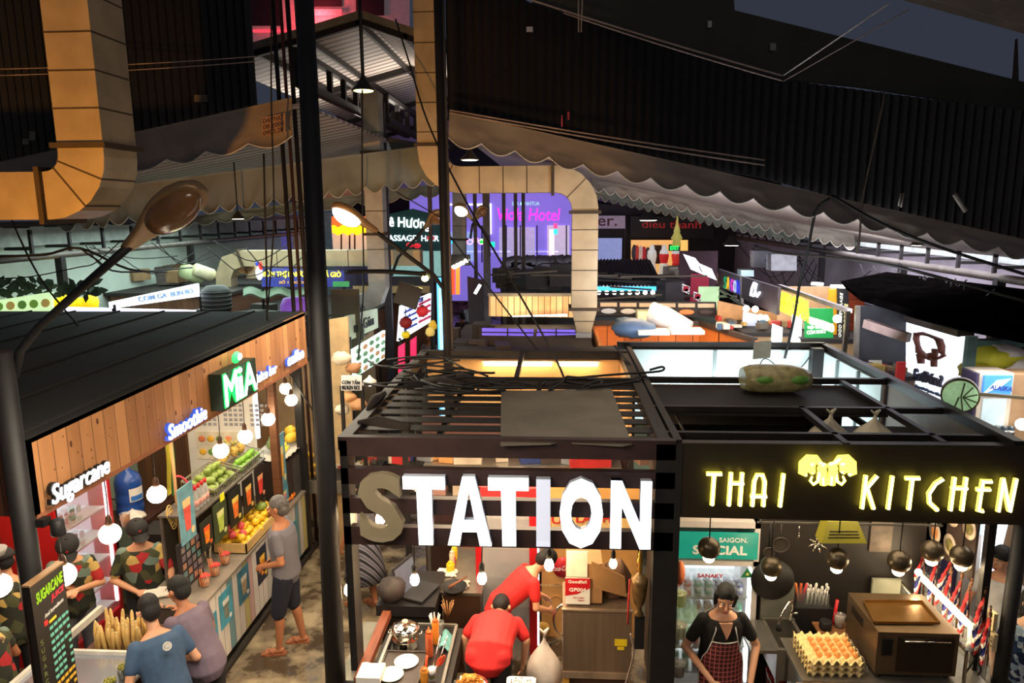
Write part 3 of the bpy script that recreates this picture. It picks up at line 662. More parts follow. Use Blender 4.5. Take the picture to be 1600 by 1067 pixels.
g = G(M('counter_shelf', rgb(150, 140, 128), .4, .2)); g.bb(XC-.62, XC+.02, 6.2, 9.15, .92, .95); g.obj('worktop', t)
g = G(BLACK); g.bb(XC-.5, XC-.04, 6.2, 9.15, 0, .12); g.obj('plinth', t)
g = G(M('carcass', rgb(70, 60, 55), .7)); g.bb(XC-.6, XC-.05, 6.22, 9.12, .12, .9); g.obj('carcass', t)
g = G(M('kerb_rail', rgb(40, 34, 30), .6)); g.bb(XC+.005, XC+.05, 5.2, 9.9, 0, .05); tag(g.obj('kerb_rail'), 'dark kerb rail along the foot of the pastel counter', 'kerb')

def poster_x(X, y0, y1, z0, z1, kind, label, grp='posters on the pastel counter front', thick=.006, slant=0.):
    """poster in a plane x = const facing the lane, with a drawn drink"""
    t = T('drink_poster', label, 'poster', (X, y0, z0), grp)
    bgc, liq, top_ = kind
    g = G(M('poster_%d_%d_%d' % bgc, rgb(*bgc), .45, var=.35, scale=6)); g.bb(X, X+thick, y0, y1, z0, z1); g.obj('sheet', t)
    yc = (y0+y1)/2; w_ = (y1-y0); h_ = z1-z0; x_ = X+thick+.001
    g = G(M('liq_%d_%d_%d' % liq, rgb(*liq), .4, var=.3, scale=20)); g.slab([(x_, yc-.16*w_, z0+.2*h_), (x_, yc+.16*w_, z0+.2*h_), (x_, yc+.24*w_, z0+.62*h_), (x_, yc-.24*w_, z0+.62*h_)], (.002, 0, 0))
    g.use(M('liq_%d_%d_%d' % top_, rgb(*top_), .4, var=.2)); g.slab([(x_, yc-.24*w_, z0+.62*h_), (x_, yc+.24*w_, z0+.62*h_), (x_, yc+.27*w_, z0+.76*h_), (x_, yc-.27*w_, z0+.76*h_)], (.002, 0, 0))
    g.ball((x_, yc+.3*w_, z0+.15*h_), (.002, .12*w_, .07*h_), 10, 5); g.obj('drink_picture', t); return t
CY = (70, 150, 175); NV = (32, 40, 60)
for i, (y, z0, h_, k) in enumerate([(6.22, .44, .3, (CY, (200, 210, 220), (220, 80, 90))), (6.56, .46, .38, (CY, (120, 130, 120), (225, 225, 215))), (7.0, .48, .38, ((60, 120, 145), (170, 150, 120), (225, 215, 200))), (7.5, .44, .42, (NV, (235, 140, 40), (240, 190, 70))), (8.5, .4, .3, (CY, (235, 150, 40), (235, 220, 120)))]):
    poster_x(XC+.003, y, y+.27, z0, z0+h_, k, ['blue drink poster on the counter behind the men in grey and blue', 'blue milkshake poster, second along the pastel counter', 'teal dessert-cup poster below the strawberry cups', 'navy poster of an orange drink, beside the man in the lane', 'small blue poster at the far end of the pastel counter'][i])

# near end: steel sugarcane table ------------------------------------------
STEELT = M('steel_tabletop', rgb(176, 182, 196), .22, .75, .08, 2)
t = T('steel_table', 'stainless steel sugarcane table at the bottom left corner', 'table', (-3.85, 5.0, 0))
g = G(STEELT); g.bb(-4.42, -3.47, 4.3, 5.45, .9, .93); g.obj('tabletop', t)
g = G(M('white_rim', rgb(215, 210, 200), .4)); g.bb(-4.44, -4.40, 4.3, 6.15, .9, .965); g.bb(-4.42, -3.47, 5.43, 5.46, .9, .965); g.obj('rim', t)
g = G(M('cane_bin', rgb(82, 52, 38), .6)); g.bb(-4.2, -3.5, 5.48, 6.0, .6, .88); g.obj('cane_trough', t)
for (x, y) in ((-4.38, 4.34), (-3.52, 4.34), (-4.38, 5.4), (-3.52, 5.4)): g = G(STEEL); g.bar((x, y, 0), (x, y, .9), .04, .04, up=Y1); g.obj('leg', t)
CANE = M('peeled_cane', rgb(196, 160, 92), .5, 0, .3, 20, stretch=(1, 1, .2)); CUT = M('cane_cut', rgb(216, 190, 130), .6)
cane0 = None
for i in range(39):
    u = (i % 13)/12; k = i//13; p = pX(158+u*55+rnd.uniform(-2, 2), 1012-u*5-k*4, -3.95-.0*k)
    p.z = .88; p.x = -4.08+.42*u+rnd.uniform(-.02, .02); p.y = 5.54+.1*k+rnd.uniform(-.02, .02)
    if cane0 is None:
        cane0 = T('sugarcane_stick', 'x', 'sugarcane', (0, 0, 0), 'peeled sugarcane sticks standing in the trough')
        g = G(CANE); g.tube([(0, 0, 0), (.004, .0, .1), (0, 0, .2), (.004, 0, .3)], [.019, .017, .0185, .014], 8); g.obj('stalk', cane0)
        g = G(CUT); g.ball((.004, 0, .3), (.012, .012, .03), 8, 5); g.obj('cut_end', cane0); kids(cane0); o = cane0
    else: o = dup(cane0, (0, 0, 0))
    o.location = p; o.rotation_euler = (rnd.uniform(-.12, .1), rnd.uniform(-.14, .14), rnd.uniform(0, 3)); o.scale = (1, 1, rnd.uniform(.66, .95))
    o['label'] = 'peeled sugarcane stick standing upright in the trough of the steel table'
CLEAR = M('clear_plastic', (.9, .92, .92), .12, 0, .02, trans=.85, alpha=.45)
def cup(loc, r, h, fill, label, group, piece=None, npc=14, pr_=.02, over=0, name='plastic_cup', cat='cup'):
    t = T(name, label, cat, loc, group); loc = V(loc)
    g = G(CLEAR); g.lathe([(r*.78, 0), (r*.8, .004), (r, h), (r*1.06, h), (r*1.06, h+.006), (r*.96, h+.004), (r*.74, .006)], loc, seg=16); g.obj('cup_wall', t)
    if fill:
        g = G(fill); g.lathe([(.001, .01), (r*.76, .012), (r*.93, h*.86), (.001, h*.9)], loc, seg=14); g.obj('filling', t)
    if piece:
        for i in range(npc):
            a = i*2.4; q = r*.8*sqrt((i+.5)/npc); g = G(piece); g.ball(loc+V((cos(a)*q, sin(a)*q, h*.95+over*(1-q/r)*.9)), (pr_, pr_*.9, pr_*.95), 8, 6); g.obj('olive' if 'olive' in label else 'fruit_piece', t)
    return t
OLIVE = M('green_olive', rgb(120, 118, 40), .35, 0, .3, 30); OLIVED = M('olive_juice', rgb(70, 66, 36), .4)
for i, (x, y, z) in enumerate([(213, 1012, .965), (193, 1043, .93), (170, 1058, .93)]):
    p = pz(x, y, z+.1); p.z = .93
    cup(p, .055, .11 if i < 2 else .06, OLIVED, ['cup of green ambarella fruit beside the sugarcane sticks', 'cup of green ambarella fruit in the middle of the steel table', 'low cup of green ambarella fruit nearest the camera on the steel table'][i].replace('ambarella fruit', 'olive-like fruit'), 'cups of green fruit on the steel table', OLIVE, 12, .017, .025)
# menu board on the near post ----------------------------------------------
P00, P10, P11, P01 = [pX(x, y, -3.2) for (x, y) in [(71, 1085), (124, 1078), (97, 879), (45, 920)]]
ya, yb = (P01.y+P00.y)/2, (P11.y+P10.y)/2; zt = (P01.z+P11.z)/2; zb_ = 1.5
t = T('menu_board', 'black sugarcane drink menu board with coloured chalk-style lettering, bottom left', 'sign', (-3.2, ya, zb_))
g = G(M('board_black', rgb(34, 28, 26), .45)); g.bb(-3.24, -3.2, ya, yb, zb_, zt); g.obj('board', t)
g = G(M('board_edge', rgb(170, 130, 90), .5)); g.bb(-3.245, -3.195, ya-.006, yb+.006, zt, zt+.012); g.obj('edge_trim', t)
Wb = yb-ya; Hb = zt-zb_; xx = -3.198
def btxt(s, u, v, w_, h_, c, bold=.02, shear=.1):
    g = G(M('ink_%d_%d_%d' % c, rgb(*c), .5, var=.02, em=rgb(*c), es=.0)); g.text(s, (xx, ya+Wb*u, zt-Hb*v), V((0, 1, .12)), Z1, Wb*w_, Hb*h_, .002, shear, bold); return g.obj('lettering', t)
btxt('SUGARCANE', .12, .145, .82, .075, (170, 230, 40), .03); btxt('JUICE', .52, .2, .42, .05, (240, 60, 80), .03); btxt('And Ingredients', .28, .275, .6, .035, (235, 230, 220))
g = G(M('ink_red', rgb(230, 50, 50), .5, var=.02)); g.box((xx, ya+Wb*.3, zt-Hb*.3), (.003, Wb*.1, Hb*.035)); g.use(M('ink_240_210_50', rgb(240, 210, 50), .5)); g.box((xx, ya+Wb*.5, zt-Hb*.31), (.003, Wb*.22, Hb*.018), (V((1, 0, 0)), V((0, -.12, 1)))); g.obj('lettering_underline', t)
rr = random.Random(5)
for k in range(11):
    c = (120, 205, 180) if k < 8 else (240, 190, 60)
    g = G(M('ink_%d_%d_%d' % c, rgb(*c), .5, var=.05)); u0 = .36; n = rr.randint(3, 4)
    for j in range(n):
        g = G(M('ink_%d_%d_%d' % c, rgb(*c), .5, var=.05)) if j else g; g.box((xx, ya+Wb*(u0+.07+j*.13), zt-Hb*(.36+k*.05)+Wb*(.07+j*.13)*.12), (.003, Wb*.1, Hb*.021), (X1, V((0, -.12, 1))))
        g.obj('price_line', t)
    g = G(M('ink_%d_%d_%d' % c, rgb(*c), .5, var=.05)); g.box((xx, ya+Wb*.93, zt-Hb*(.34+k*.05)), (.003, Wb*.08, Hb*.02)); g.obj('price_figure', t)
g = G(M('ink_chalk', rgb(120, 130, 70), .6))
for k, ch in enumerate('SUGARCANE'): g.text(ch, (xx, ya+Wb*.07, zt-Hb*(.42+k*.055)), Y1, Z1, Wb*.09, Hb*.034, .002)
g.obj('side_lettering', t)
btxt('Size Cup', .4, .985, .55, .04, (235, 235, 230))
# globe lamps ------------------------------------------------------------------
GLOBE = E('opal_globe_glow', (1, .83, .55), 30); SOCK = M('lamp_socket', rgb(70, 44, 30), .4, .5)
globe0 = T('globe_lamp', 'x', 'pendant lamp', (0, 0, 0), 'globe pendant lamps over the fruit counter')
g = G(GLOBE); g.ball((0, 0, 0), .079, 20, 14); g.obj('globe', globe0)
g = G(SOCK); g.lathe([(.03, .07), (.026, .09), (.022, .13), (.012, .15), (.005, .16)], seg=12); g.obj('socket', globe0)
g = G(CABLE); g.tube([(0, 0, .15), (.004, 0, .3), (0, 0, .5)], .005, 5); g.obj('cord', globe0); kids(globe0)
for i, (x, y) in enumerate([(172, 834), (245, 772), (345, 704), (383, 682), (419, 655), (455, 625), (446, 607), (100, 898), (-2, 915)]):
    p = pX(x, y, [-3.45, -3.45, -3.45, -3.45, -3.45, -3.5, -3.7, -3.42, -3.75][i]); o = globe0 if i == 0 else dup(globe0, p)
    o.location = p; o['label'] = ['lit globe lamp hanging in front of the drinks fridge', 'lit globe lamp beside the blue water jug', 'lit globe lamp above the green fruit rack', 'lit globe lamp under the green MiA sign', 'lit globe lamp right of the timber post over the bananas', 'lit globe lamp near the far end of the fruit stall', 'small lit globe lamp deepest in the fruit stall', 'lit globe lamp half hidden by the menu board', 'lit globe lamp at the left edge of the picture'][i]
# inside of the stall ----------------------------------------------------------
g = G(M('salmon_wall', rgb(196, 128, 96), .75, 0, .15, 1.5)); g.bb(-5.75, -5.7, 3.9, 7.5, 0, 3.3); tag(g.obj('stall_back_wall'), 'salmon-painted back wall of the fruit stall behind the staff', 'wall panel')
g = G(M('mint_wall', rgb(150, 176, 160), .75, 0, .12, 1.5)); g.bb(-5.75, -5.7, 7.5, 9.3, 0, 3.3); tag(g.obj('stall_back_wall'), 'mint green back wall behind the blue water jug', 'wall panel')
g = G(planks('dark_slats', rgb(70, 44, 28), rgb(120, 82, 54), 0, .1)); g.bb(-5.7, -4.55, 9.0, 9.04, 0, 3.3); tag(g.obj('slatted_partition'), 'brown vertical-slat partition behind the tap at the end of the stall', 'wall panel')
WHT = M('white_board', rgb(225, 222, 216), .6, 0, .05)
t = T('calendar_partition', 'white partition with sheets of calendars and fruit pictures', 'wall panel', (-4.1, 8.95, 0)); g = G(WHT); g.bb(-4.9, -3.98, 8.9, 8.95, .96, 3.2); g.obj('panel', t)
g = G(M('calendar_ink', rgb(150, 150, 158), .7))
for a in range(3):
    for r_ in range(5):
        for c_ in range(4): g.box((-4.72+a*.36+c_*.07, 8.895, 2.22-r_*.065), (.045, .006, .04))
g.obj('calendar_grid', t)['kind'] = 'stuff'
g = G(M('fruit_picture', rgb(220, 210, 190), .5)); g.bb(-4.78, -4.2, 8.885, 8.9, 1.48, 1.86)
for i in range(9): g.use(M('fp%d' % (i % 3), rgb(*[(235, 180, 60), (110, 160, 70), (225, 130, 90)][i % 3]), .5)); g.ball((-4.7+.12*(i % 5), 8.882, 1.58+.18*(i//5)), (.05, .006, .045), 10, 5)
g.obj('fruit_picture', t)
# red drinks fridge with lit inside
REDP = M('red_enamel', rgb(190, 24, 34), .35, 0, .08); LEDW = E('led_strip', (.86, .95, 1), 9); LEDS = E('fridge_inner_glow', (.8, .92, 1), 1.6)
def shelf_fridge(name, label, X, y0, y1, z1, frame_m):
    t = T(name, label, 'fridge', (X-.3, (y0+y1)/2, 0))
    g = G(frame_m); g.bb(X-.6, X-.56, y0, y1, 0, z1); g.bb(X-.56, X, y0, y0+.05, 0, z1); g.bb(X-.56, X, y1-.05, y1, 0, z1); g.bb(X-.56, X, y0+.05, y1-.05, z1-.18, z1); g.bb(X-.56, X, y0+.05, y1-.05, 0, .22); g.obj('body', t)
    g = G(LEDS); g.bb(X-.555, X-.545, y0+.05, y1-.05, .22, z1-.18); g.obj('lit_back', t)
    g = G(LEDW); g.bb(X-.04, X-.02, y1-.075, y1-.055, .3, z1-.2); g.obj('led_strip', t)
    for k in range(5): g = G(WHT); g.bb(X-.54, X-.05, y0+.05, y1-.08, .3+k*.29, .31+k*.29); g.obj('shelf', t)
    g = G(CLEAR); g.bb(X-.01, X-.004, y0+.05, y1-.05, .25, z1-.2); g.obj('glass_door', t); return t
shelf_fridge('drinks_fridge', 'red drinks fridge with bright white inside behind the fruit stall staff', -5.05, 6.5, 7.42, 2.05, REDP)
CANC = [(200, 40, 50), (40, 150, 90), (220, 220, 225), (60, 90, 190), (230, 130, 40)]
def can(p, c, label, grp, r=.032, h=.12, name='drink_can', parent=None):
    t = T(name, label, 'can', p, grp); p = V(p)
    g = G(M('can_%d_%d_%d' % c, rgb(*c), .3, .4, .1)); g.lathe([(r*.85, 0), (r, .008), (r, h-.012), (r*.8, h)], p, seg=12); g.use(M('can_band', rgb(225, 225, 225), .3, .5)); g.lathe([(r*1.01, h*.35), (r*1.01, h*.6)], p, seg=12); g.obj('can_body', t)
    g = G(STEEL); g.lathe([(.001, 0), (r*.8, 0), (r*.8, .003)], p+Z1*h, seg=12); g.obj('lid', t); return t
for k in range(5):
    for j in range(5): can((-5.2-.02*(j % 2), 6.6+.09*j, .312+k*.29), CANC[(k+j//2) % 5], 'drink can on the %s shelf of the red fridge' % ['lowest', 'second', 'middle', 'fourth', 'top'][k], 'drink cans in the red fridge, %s shelf' % ['lowest', 'second', 'middle', 'fourth', 'top'][k], r=.035, h=.16)
# metal rack, water jug, jar and a bag
t = T('metal_rack', 'brown metal rack carrying the blue water jug', 'rack', (-5.1, 7.6, 0)); g = G(RUSTY); g.bb(-5.6, -4.75, 6.95+.5, 8.2, 1.16, 1.19); g.obj('shelf', t)
for (x, y) in ((-5.55, 7.5), (-4.8, 7.5), (-5.55, 8.15), (-4.8, 8.15)): g = G(RUSTY); g.bar((x, y, 0), (x, y, 1.17), .04, .04, up=Y1); g.obj('leg', t)
p = pX(204, 792, -5.05); p.z = 1.19
t = T('water_jug', 'large blue water jug with a white label on the rack', 'water jug', p); BLUEJ = M('blue_polycarbonate', rgb(36, 74, 150), .25, 0, .15, 3)
g = G(BLUEJ); R_ = .15
pr_ = [(R_*.9, 0), (R_, .03), (R_, .13), (R_*.94, .15), (R_, .17), (R_, .27), (R_*.94, .29), (R_, .31), (R_, .42), (R_*.85, .49), (R_*.4, .54), (R_*.25, .56), (R_*.25, .6)]
g.lathe(pr_, p, seg=24); g.obj('body', t); g = G(WHT); g.grid(lambda u, v: p+V((cos(-1.0+u*1.2)*(R_*1.015), sin(-1.0+u*1.2)*(R_*1.015), .2+v*.16)), 8, 2); g.use(M('label_blue', rgb(50, 110, 190), .5)); g.grid(lambda u, v: p+V((cos(-.9+u*1.0)*(R_*1.03), sin(-.9+u*1.0)*(R_*1.03), .21+v*.06)), 8, 1); g.obj('label', t)
g = G(WHT); g.lathe([(R_*.28, 0), (R_*.28, .03), (.001, .035)], p+Z1*.6); g.obj('cap', t)
p = pX(184, 785, -5.0); p.z = 1.2; cup(p+V((.1, -.05, 0)), .055, .15, M('amber_drink', rgb(200, 140, 100), .4), 'clear jar with amber drink left of the blue water jug', None, name='drink_jar', cat='jar')
def bag(loc, r, h, label, mat, name='plastic_bag', cat='bag', sq=1., knot=True, seed=1, lab_parts=True):
    loc = V(loc); t = T(name, label, cat, loc); q = random.Random(seed)
    def f(u, v):
        a = u*2*pi; prof = [.75, .98, 1, .93, .78, .55, .3, .1][min(7, int(v*7.99))]; v2 = v*7.99 % 1; pn = [.98, 1, .93, .78, .55, .3, .1, .04][min(7, int(v*7.99))]; k = prof+(pn-prof)*v2
        k *= 1+.1*noise.noise(V((cos(a)*2+seed, sin(a)*2, v*3)))+.06*sin(a*7+seed)*v
        return loc+V((cos(a)*r*k, sin(a)*r*k*sq, h*v))
    g = G(mat); g.grid(f, 32, 16); g.obj('bag_body', t)
    if knot: g = G(mat); g.tube([loc+Z1*h*.95, loc+Z1*h*1.06+X1*.01, loc+V((.04, 0, h*1.14))], [.012, .02, .008], 6); g.tube([loc+Z1*h*1.02, loc+V((-.04, .0, h*1.12))], [.014, .006], 6); g.obj('knot', t)
    return t
FILM = M('white_film', rgb(215, 208, 198), .35, 0, .12, 12, .3)
p = pX(196, 798, -4.72); bag(V((-4.95, 7.62, 1.19)), .14, .13, 'crumpled white plastic bag on the rack by the jug', FILM, knot=False, seed=4)
g = G(STEEL); g.box(pX(180, 800, -5.4), (.5, .3, .18)); tag(g.obj('steel_sink'), 'steel sink end behind the globe lamp and fridge', 'sink')
for i, (x, c, lb) in enumerate([(257, (214, 196, 60), 'yellow hanging cloth strip beside the mint wall'), (264, (40, 130, 70), 'green hanging cloth strip beside the mint wall')]):
    a, b = pX(x, 690, -4.8), pX(x+6, 775, -4.8); g = G(M('cloth_%d' % i, rgb(*c), .8)); g.grid(lambda u, v: a.lerp(b, v)+V((.01*sin(v*5), .09*u, 0)), 3, 10, True, (.004, 0, 0)); tag(g.obj('cloth_strip'), lb, 'cloth')
# wooden upright with coiled cords
p = pX(268, 700, -3.95); g = G(M('broom_stick', rgb(196, 150, 100), .6)); g.tube([(p.x, p.y, .95), (p.x, p.y, 2.8)], .017, 8); tag(g.obj('wooden_pole'), 'thin light wooden pole with a red tie behind the counter', 'pole')
g = G(M('red_tube', rgb(215, 60, 80), .5)); g.tube(sag(V((p.x, p.y, 2.02)), pX(312, 790, -3.8), -.12, 10), .012, 6); g.ball(pX(309, 767, -3.75), .035, 10, 7); tag(g.obj('red_hose'), 'curved red tube with a pink flower-like end above the counter', 'tube')
g = G(M('gold_cord', rgb(206, 170, 96), .6))
for k in range(5): c = pX(264+k*2, 800+k*4, -3.9); g.tube([c+V((0, .05*cos(a/6*pi), .07*sin(a/6*pi))) for a in range(13)], .006, 5, False)
tag(g.obj('coiled_cord'), 'tangle of beige electric cords hanging by the wooden pole', 'cord')
# till: black stand, menu screen and keypad
t = T('black_stand_box', 'plain black box behind the staff member in a cap', 'box', (-4.1, 6.9, 0)); g = G(BLACK); p = pX(262, 845, -4.2); g.bb(p.x-.25, p.x+.02, p.y-.14, p.y+.2, .9, p.z+.14); g.obj('box_body', t);
Q = [pX(x, y, -3.62) for (x, y) in [(286, 928), (319, 893), (303, 836), (277, 853)]]
t = T('menu_screen', 'tilted dark menu board with a grid of drink pictures, standing on the counter', 'sign', (Q[0]+Q[1])/2)
g = G(M('screen_dark', rgb(40, 38, 42), .35)); g.slab(Q, (-.02, 0, 0)); g.obj('board', t)
r_ = (Q[1]-Q[0]); u_ = (Q[3]-Q[0])
for a in range(4):
    for b in range(5):
        g = G(M('menu_pic%d' % ((a+b) % 4), rgb(*[(120, 110, 110), (90, 120, 120), (150, 110, 90), (100, 90, 100)][(a+b) % 4]), .5)); c = Q[0]+r_*(.12+.22*a)+u_*(.08+.17*b)+X1*.001
        g.slab([c, c+r_*.16, c+r_*.16+u_*.12, c+u_*.12], (.002, 0, 0)); g.obj('menu_picture', t)
g = G(BLACK); g.tube([(Q[0]+Q[1])/2-X1*.04+Z1*.1, V(((Q[0]+Q[1])/2-X1*.08)).xy.to_3d()+Z1*.95], .03, 8); g.obj('stand', t)
PAPER = M('paper_white', rgb(225, 218, 205), .7)
for i, (x, y) in enumerate([(262, 925), (245, 930)]):
    p = pz(x, y, .96); g = G(PAPER); g.box(p+Z1*(.01+.015*i), (.24, .16, .02), (V((1, .3*i+.1, 0)), Z1)); tag(g.obj('paper_stack'), ['stack of pale papers on the counter behind the dark menu board', 'crumpled pale papers beside the man in blue'][i], 'paper')
# cups of strawberries with forks
STRAW = M('strawberry_pink', rgb(225, 70, 60), .4, 0, .3, 20); FORK = M('wooden_fork', rgb(214, 130, 80), .6); NUT = M('fruit_dice', rgb(210, 150, 110), .5, 0, .4, 30)
for i, (x, y) in enumerate([(321, 902), (337, 885), (353, 867)]):
    p = pz(x, y+14, .95); p.z = .95; t = cup(p, .05, .12, NUT, ['strawberry fruit cup nearest the camera on the counter edge', 'middle strawberry fruit cup on the counter', 'farthest strawberry fruit cup, beside the mango crate'][i], 'strawberry fruit cups in a row on the counter', STRAW, 9, .02, .02)
    for k in range(3): g = G(FORK); g.tube([p+V((.02*k-.02, -.05, .02)), p+V((.02*k-.06, -.02, .2))], .006, 5); g.obj('fork_stick', t)
p = pz(318, 880, .95); p.x = -3.78; t = cup(p, .05, .11, None, 'clear cup full of wooden and black straws behind the strawberry cups', None, name='straw_cup')
for k in range(16): g = G(M('straw_%d' % (k % 2), rgb(*[(36, 30, 30), (214, 190, 160)][k % 2]), .5)); a = k*2.4; g.tube([p+V((cos(a)*.02, sin(a)*.02, .01)), p+V((cos(a)*.045, sin(a)*.045, .2+.015*sin(k)))], .005, 5); g.obj('straw', t)
for i in range(2):
    p = pz(350-8*i, 842+4*i, .95); g = G(CLEAR); g.lathe([(.035, 0), (.045, .26), (.05, .26)], p, seg=14); tag(g.obj('cup_stack'), ['tall stack of clear empty cups, right one, beside the crate', 'tall stack of clear empty cups, left one'][i], 'cup stack')
# fruit ---------------------------------------------------------------------------
def fruit_proto(name, mat, r, kind='round'):
    t = T(name, 'x', 'fruit', (0, 0, 0)); g = G(mat)
    if kind == 'round': g.ball((0, 0, 0), r, 12, 8)
    elif kind == 'mango': g.ball((0, 0, 0), (r*1.35, r*.95, r*.85), 14, 9); g.ball((r*.6, r*.2, 0), (r*.75, r*.7, r*.7), 10, 7)
    elif kind == 'banana': g.tube([(-.09, 0, .03), (-.06, 0, .01), (-.02, 0, 0), (.02, 0, 0), (.06, 0, .012), (.09, 0, .035), (.1, 0, .05)], [.006, .015, .019, .02, .018, .012, .005], 8)
    g.obj('flesh', t)
    g = G(M('stem_brown', rgb(70, 60, 30), .8)); g.tube([(0, 0, r*.8), (.003, 0, r*1.12)], .004, 5) if kind != 'banana' else g.tube([(-.09, 0, .03), (-.108, 0, .045)], .005, 5); g.obj('stem', t)
    return kids(t)
MY = M('yellow_mango_skin', rgb(238, 190, 40), .4, 0, .2, 9); MG = M('green_mango_skin', rgb(120, 140, 60), .4, 0, .3, 9); LG = M('lime_skin', rgb(110, 160, 50), .35, 0, .25, 12); OR = M('orange_skin', rgb(240, 130, 30), .4, 0, .15, 20, .1)
PK = M('dragonfruit_skin', rgb(214, 80, 80), .5, 0, .4, 12)
def pile(name, proto, pts, label, group, sc=(.85, 1.15)):
    for i, p in enumerate(pts):
        o = proto if proto.get('used') is None else dup(proto, p); 
        if proto.get('used') is None: proto['used'] = 1
        o.location = p; o.rotation_euler = (rnd.uniform(-.5, .5), rnd.uniform(-.5, .5), rnd.uniform(0, 6)); s = rnd.uniform(*sc); o.scale = (s, s, s); o['label'] = label; o['group'] = group
        if 'used' in o and o is not proto: del o['used']
def heap(c, dx, dy, nx, ny, layers, r, tilt=0):
    P = []; 
    for l in range(layers):
        for i in range(nx-l):
            for j in range(ny-l): P.append(V((c[0]+(i-(nx-l-1)/2)*dx+rnd.uniform(-.1, .1)*dx, c[1]+(j-(ny-l-1)/2)*dy+rnd.uniform(-.1, .1)*dy, c[2]+r+l*r*1.45-tilt*(i-(nx-l-1)/2)*dx)))
    return P
pm = fruit_proto('yellow_mango', MY, .045, 'mango'); pg = fruit_proto('green_mango', MG, .05, 'mango'); pl = fruit_proto('lime', LG, .036); po = fruit_proto('orange', OR, .038); pb = fruit_proto('banana', M('banana_skin', rgb(240, 200, 50), .45, 0, .1), .02, 'banana'); pd = fruit_proto('dragon_fruit', PK, .045)
CRATE = M('crate_pine', rgb(214, 176, 112), .6, 0, .15, 6, stretch=(1, .2, 1))
def crate(x0, x1, y0, y1, z, h, label, mat=CRATE):
    t = T('wooden_crate', label, 'crate', ((x0+x1)/2, (y0+y1)/2, z))
    for (a, b, c, d) in ((x0, x0+.014, y0, y1), (x1-.014, x1, y0, y1), (x0, x1, y0, y0+.014), (x0, x1, y1-.014, y1)): g = G(mat); g.bb(a, b, c, d, z, z+h); g.obj('side_board', t)
    g = G(mat); g.bb(x0, x1, y0, y1, z, z+.012); g.obj('base', t); return t
crate(-3.84, -3.45, 7.28, 8.4, .951, .12, 'light wooden crate heaped with yellow mangoes on the counter')
P_ = heap((-3.645, 7.85, 1.0), .095, .1, 4, 11, 2, .045)
pile('m', pm, [p for i, p in enumerate(P_) if i % 9 != 4], 'yellow mango heaped in the light wooden crate on the counter', 'yellow mangoes in the wooden crate')
pile('d', pd, [V((-3.64, 7.36, 1.14)), V((-3.55, 7.42, 1.13)), V((-3.72, 7.44, 1.17)), V((-3.62, 7.54, 1.17))], 'red dragon fruit at the near end of the mango crate', 'dragon fruits in the mango crate')
pile('g', pg, [V((-3.72, 7.75, 1.19)), V((-3.6, 8.06, 1.18))], 'green mango lying among the yellow ones in the crate', 'green mangoes in the wooden crate')
# upper racks: green mangoes, limes, pineapples
WIREM = M('chrome_wire', rgb(190, 186, 176), .3, .8)
def wire_basket(c, sx, sy, h, label, tilt=.25):
    t = T('wire_basket', label, 'basket', c); c = V(c); g = G(WIREM)
    for z in (0, h):
        P = [c+V((a*sx/2, b*sy/2, z-a*tilt*sx/2)) for a, b in ((-1, -1), (1, -1), (1, 1), (-1, 1), (-1, -1))]
        for i in range(4): g.bar(P[i], P[i+1], .012)
    g.obj('rim_wire', t); g = G(WIREM); n = int(sy/.05)
    for i in range(n+1):
        y = -sy/2+sy*i/n
        for a in (-1, 1): g.bar(c+V((a*sx/2, y, -a*tilt*sx/2)), c+V((a*sx/2, y, h-a*tilt*sx/2)), .005)
        g.bar(c+V((-sx/2, y, tilt*sx/2)), c+V((sx/2, y, -tilt*sx/2)), .005)
    g.obj('grid_wire', t)['kind'] = 'stuff'; return t
c1 = (-3.8, 7.32, 1.76); wire_basket(c1, .36, .62, .1, 'sloping wire basket of green mangoes above the bottles')
pile('g', pg, heap((c1[0], c1[1], c1[2]+.01), .1, .11, 3, 5, 3, .045, .25), 'green mango piled in the upper wire basket', 'green mangoes in the upper wire basket', (.8, 1.05))
c2 = (-3.8, 8.0, 1.76); wire_basket(c2, .36, .6, .1, 'sloping wire basket of pineapples and limes beside the timber post')
pile('l', pl, heap((c2[0]+.09, c2[1], c2[2]), .075, .08, 2, 7, 2, .034, .25), 'lime piled at the front of the second wire basket', 'limes in the second wire basket')
pin0 = T('pineapple', 'x', 'fruit', (0, 0, 0)); g = G(M('pineapple_skin', rgb(196, 160, 80), .6, 0, .5, 30, .6)); g.ball((0, 0, .07), (.05, .05, .075), 12, 9); g.obj('flesh', pin0)
g = G(M('pineapple_crown', rgb(170, 160, 90), .6, 0, .3))
for k in range(12): a = k*2.4; g.tube([(0, 0, .13), (cos(a)*.03, sin(a)*.03, .18), (cos(a)*.055, sin(a)*.055, .2+.03*sin(k*3))], [.012, .008, .001], 4)
g.obj('crown', pin0); kids(pin0)
for i, (x, y, z) in enumerate([(-3.9, 7.8, 1.8), (-3.93, 7.95, 1.82), (-3.9, 8.1, 1.8), (-3.88, 8.24, 1.8), (-3.98, 8.0, 1.84)]):
    o = pin0 if i == 0 else dup(pin0, (x, y, z)); o.location = (x, y, z); o['label'] = 'pineapple standing in the second wire basket'; o['group'] = 'pineapples in the second wire basket'
t = T('display_shelf', 'stepped steel display shelf holding the wire baskets above the counter', 'shelf', (-3.9, 7.5, .95))
g = G(GREYP); g.bb(-4.0, -3.6, 6.55, 8.3, 1.7, 1.72); g.obj('shelf_board', t)
for (x, y) in ((-3.98, 6.58), (-3.64, 6.58), (-3.98, 8.26), (-3.64, 8.26)): g = G(GREYP); g.bar((x, y, .95), (x, y, 1.7), .025, .025, up=Y1); g.obj('leg', t)
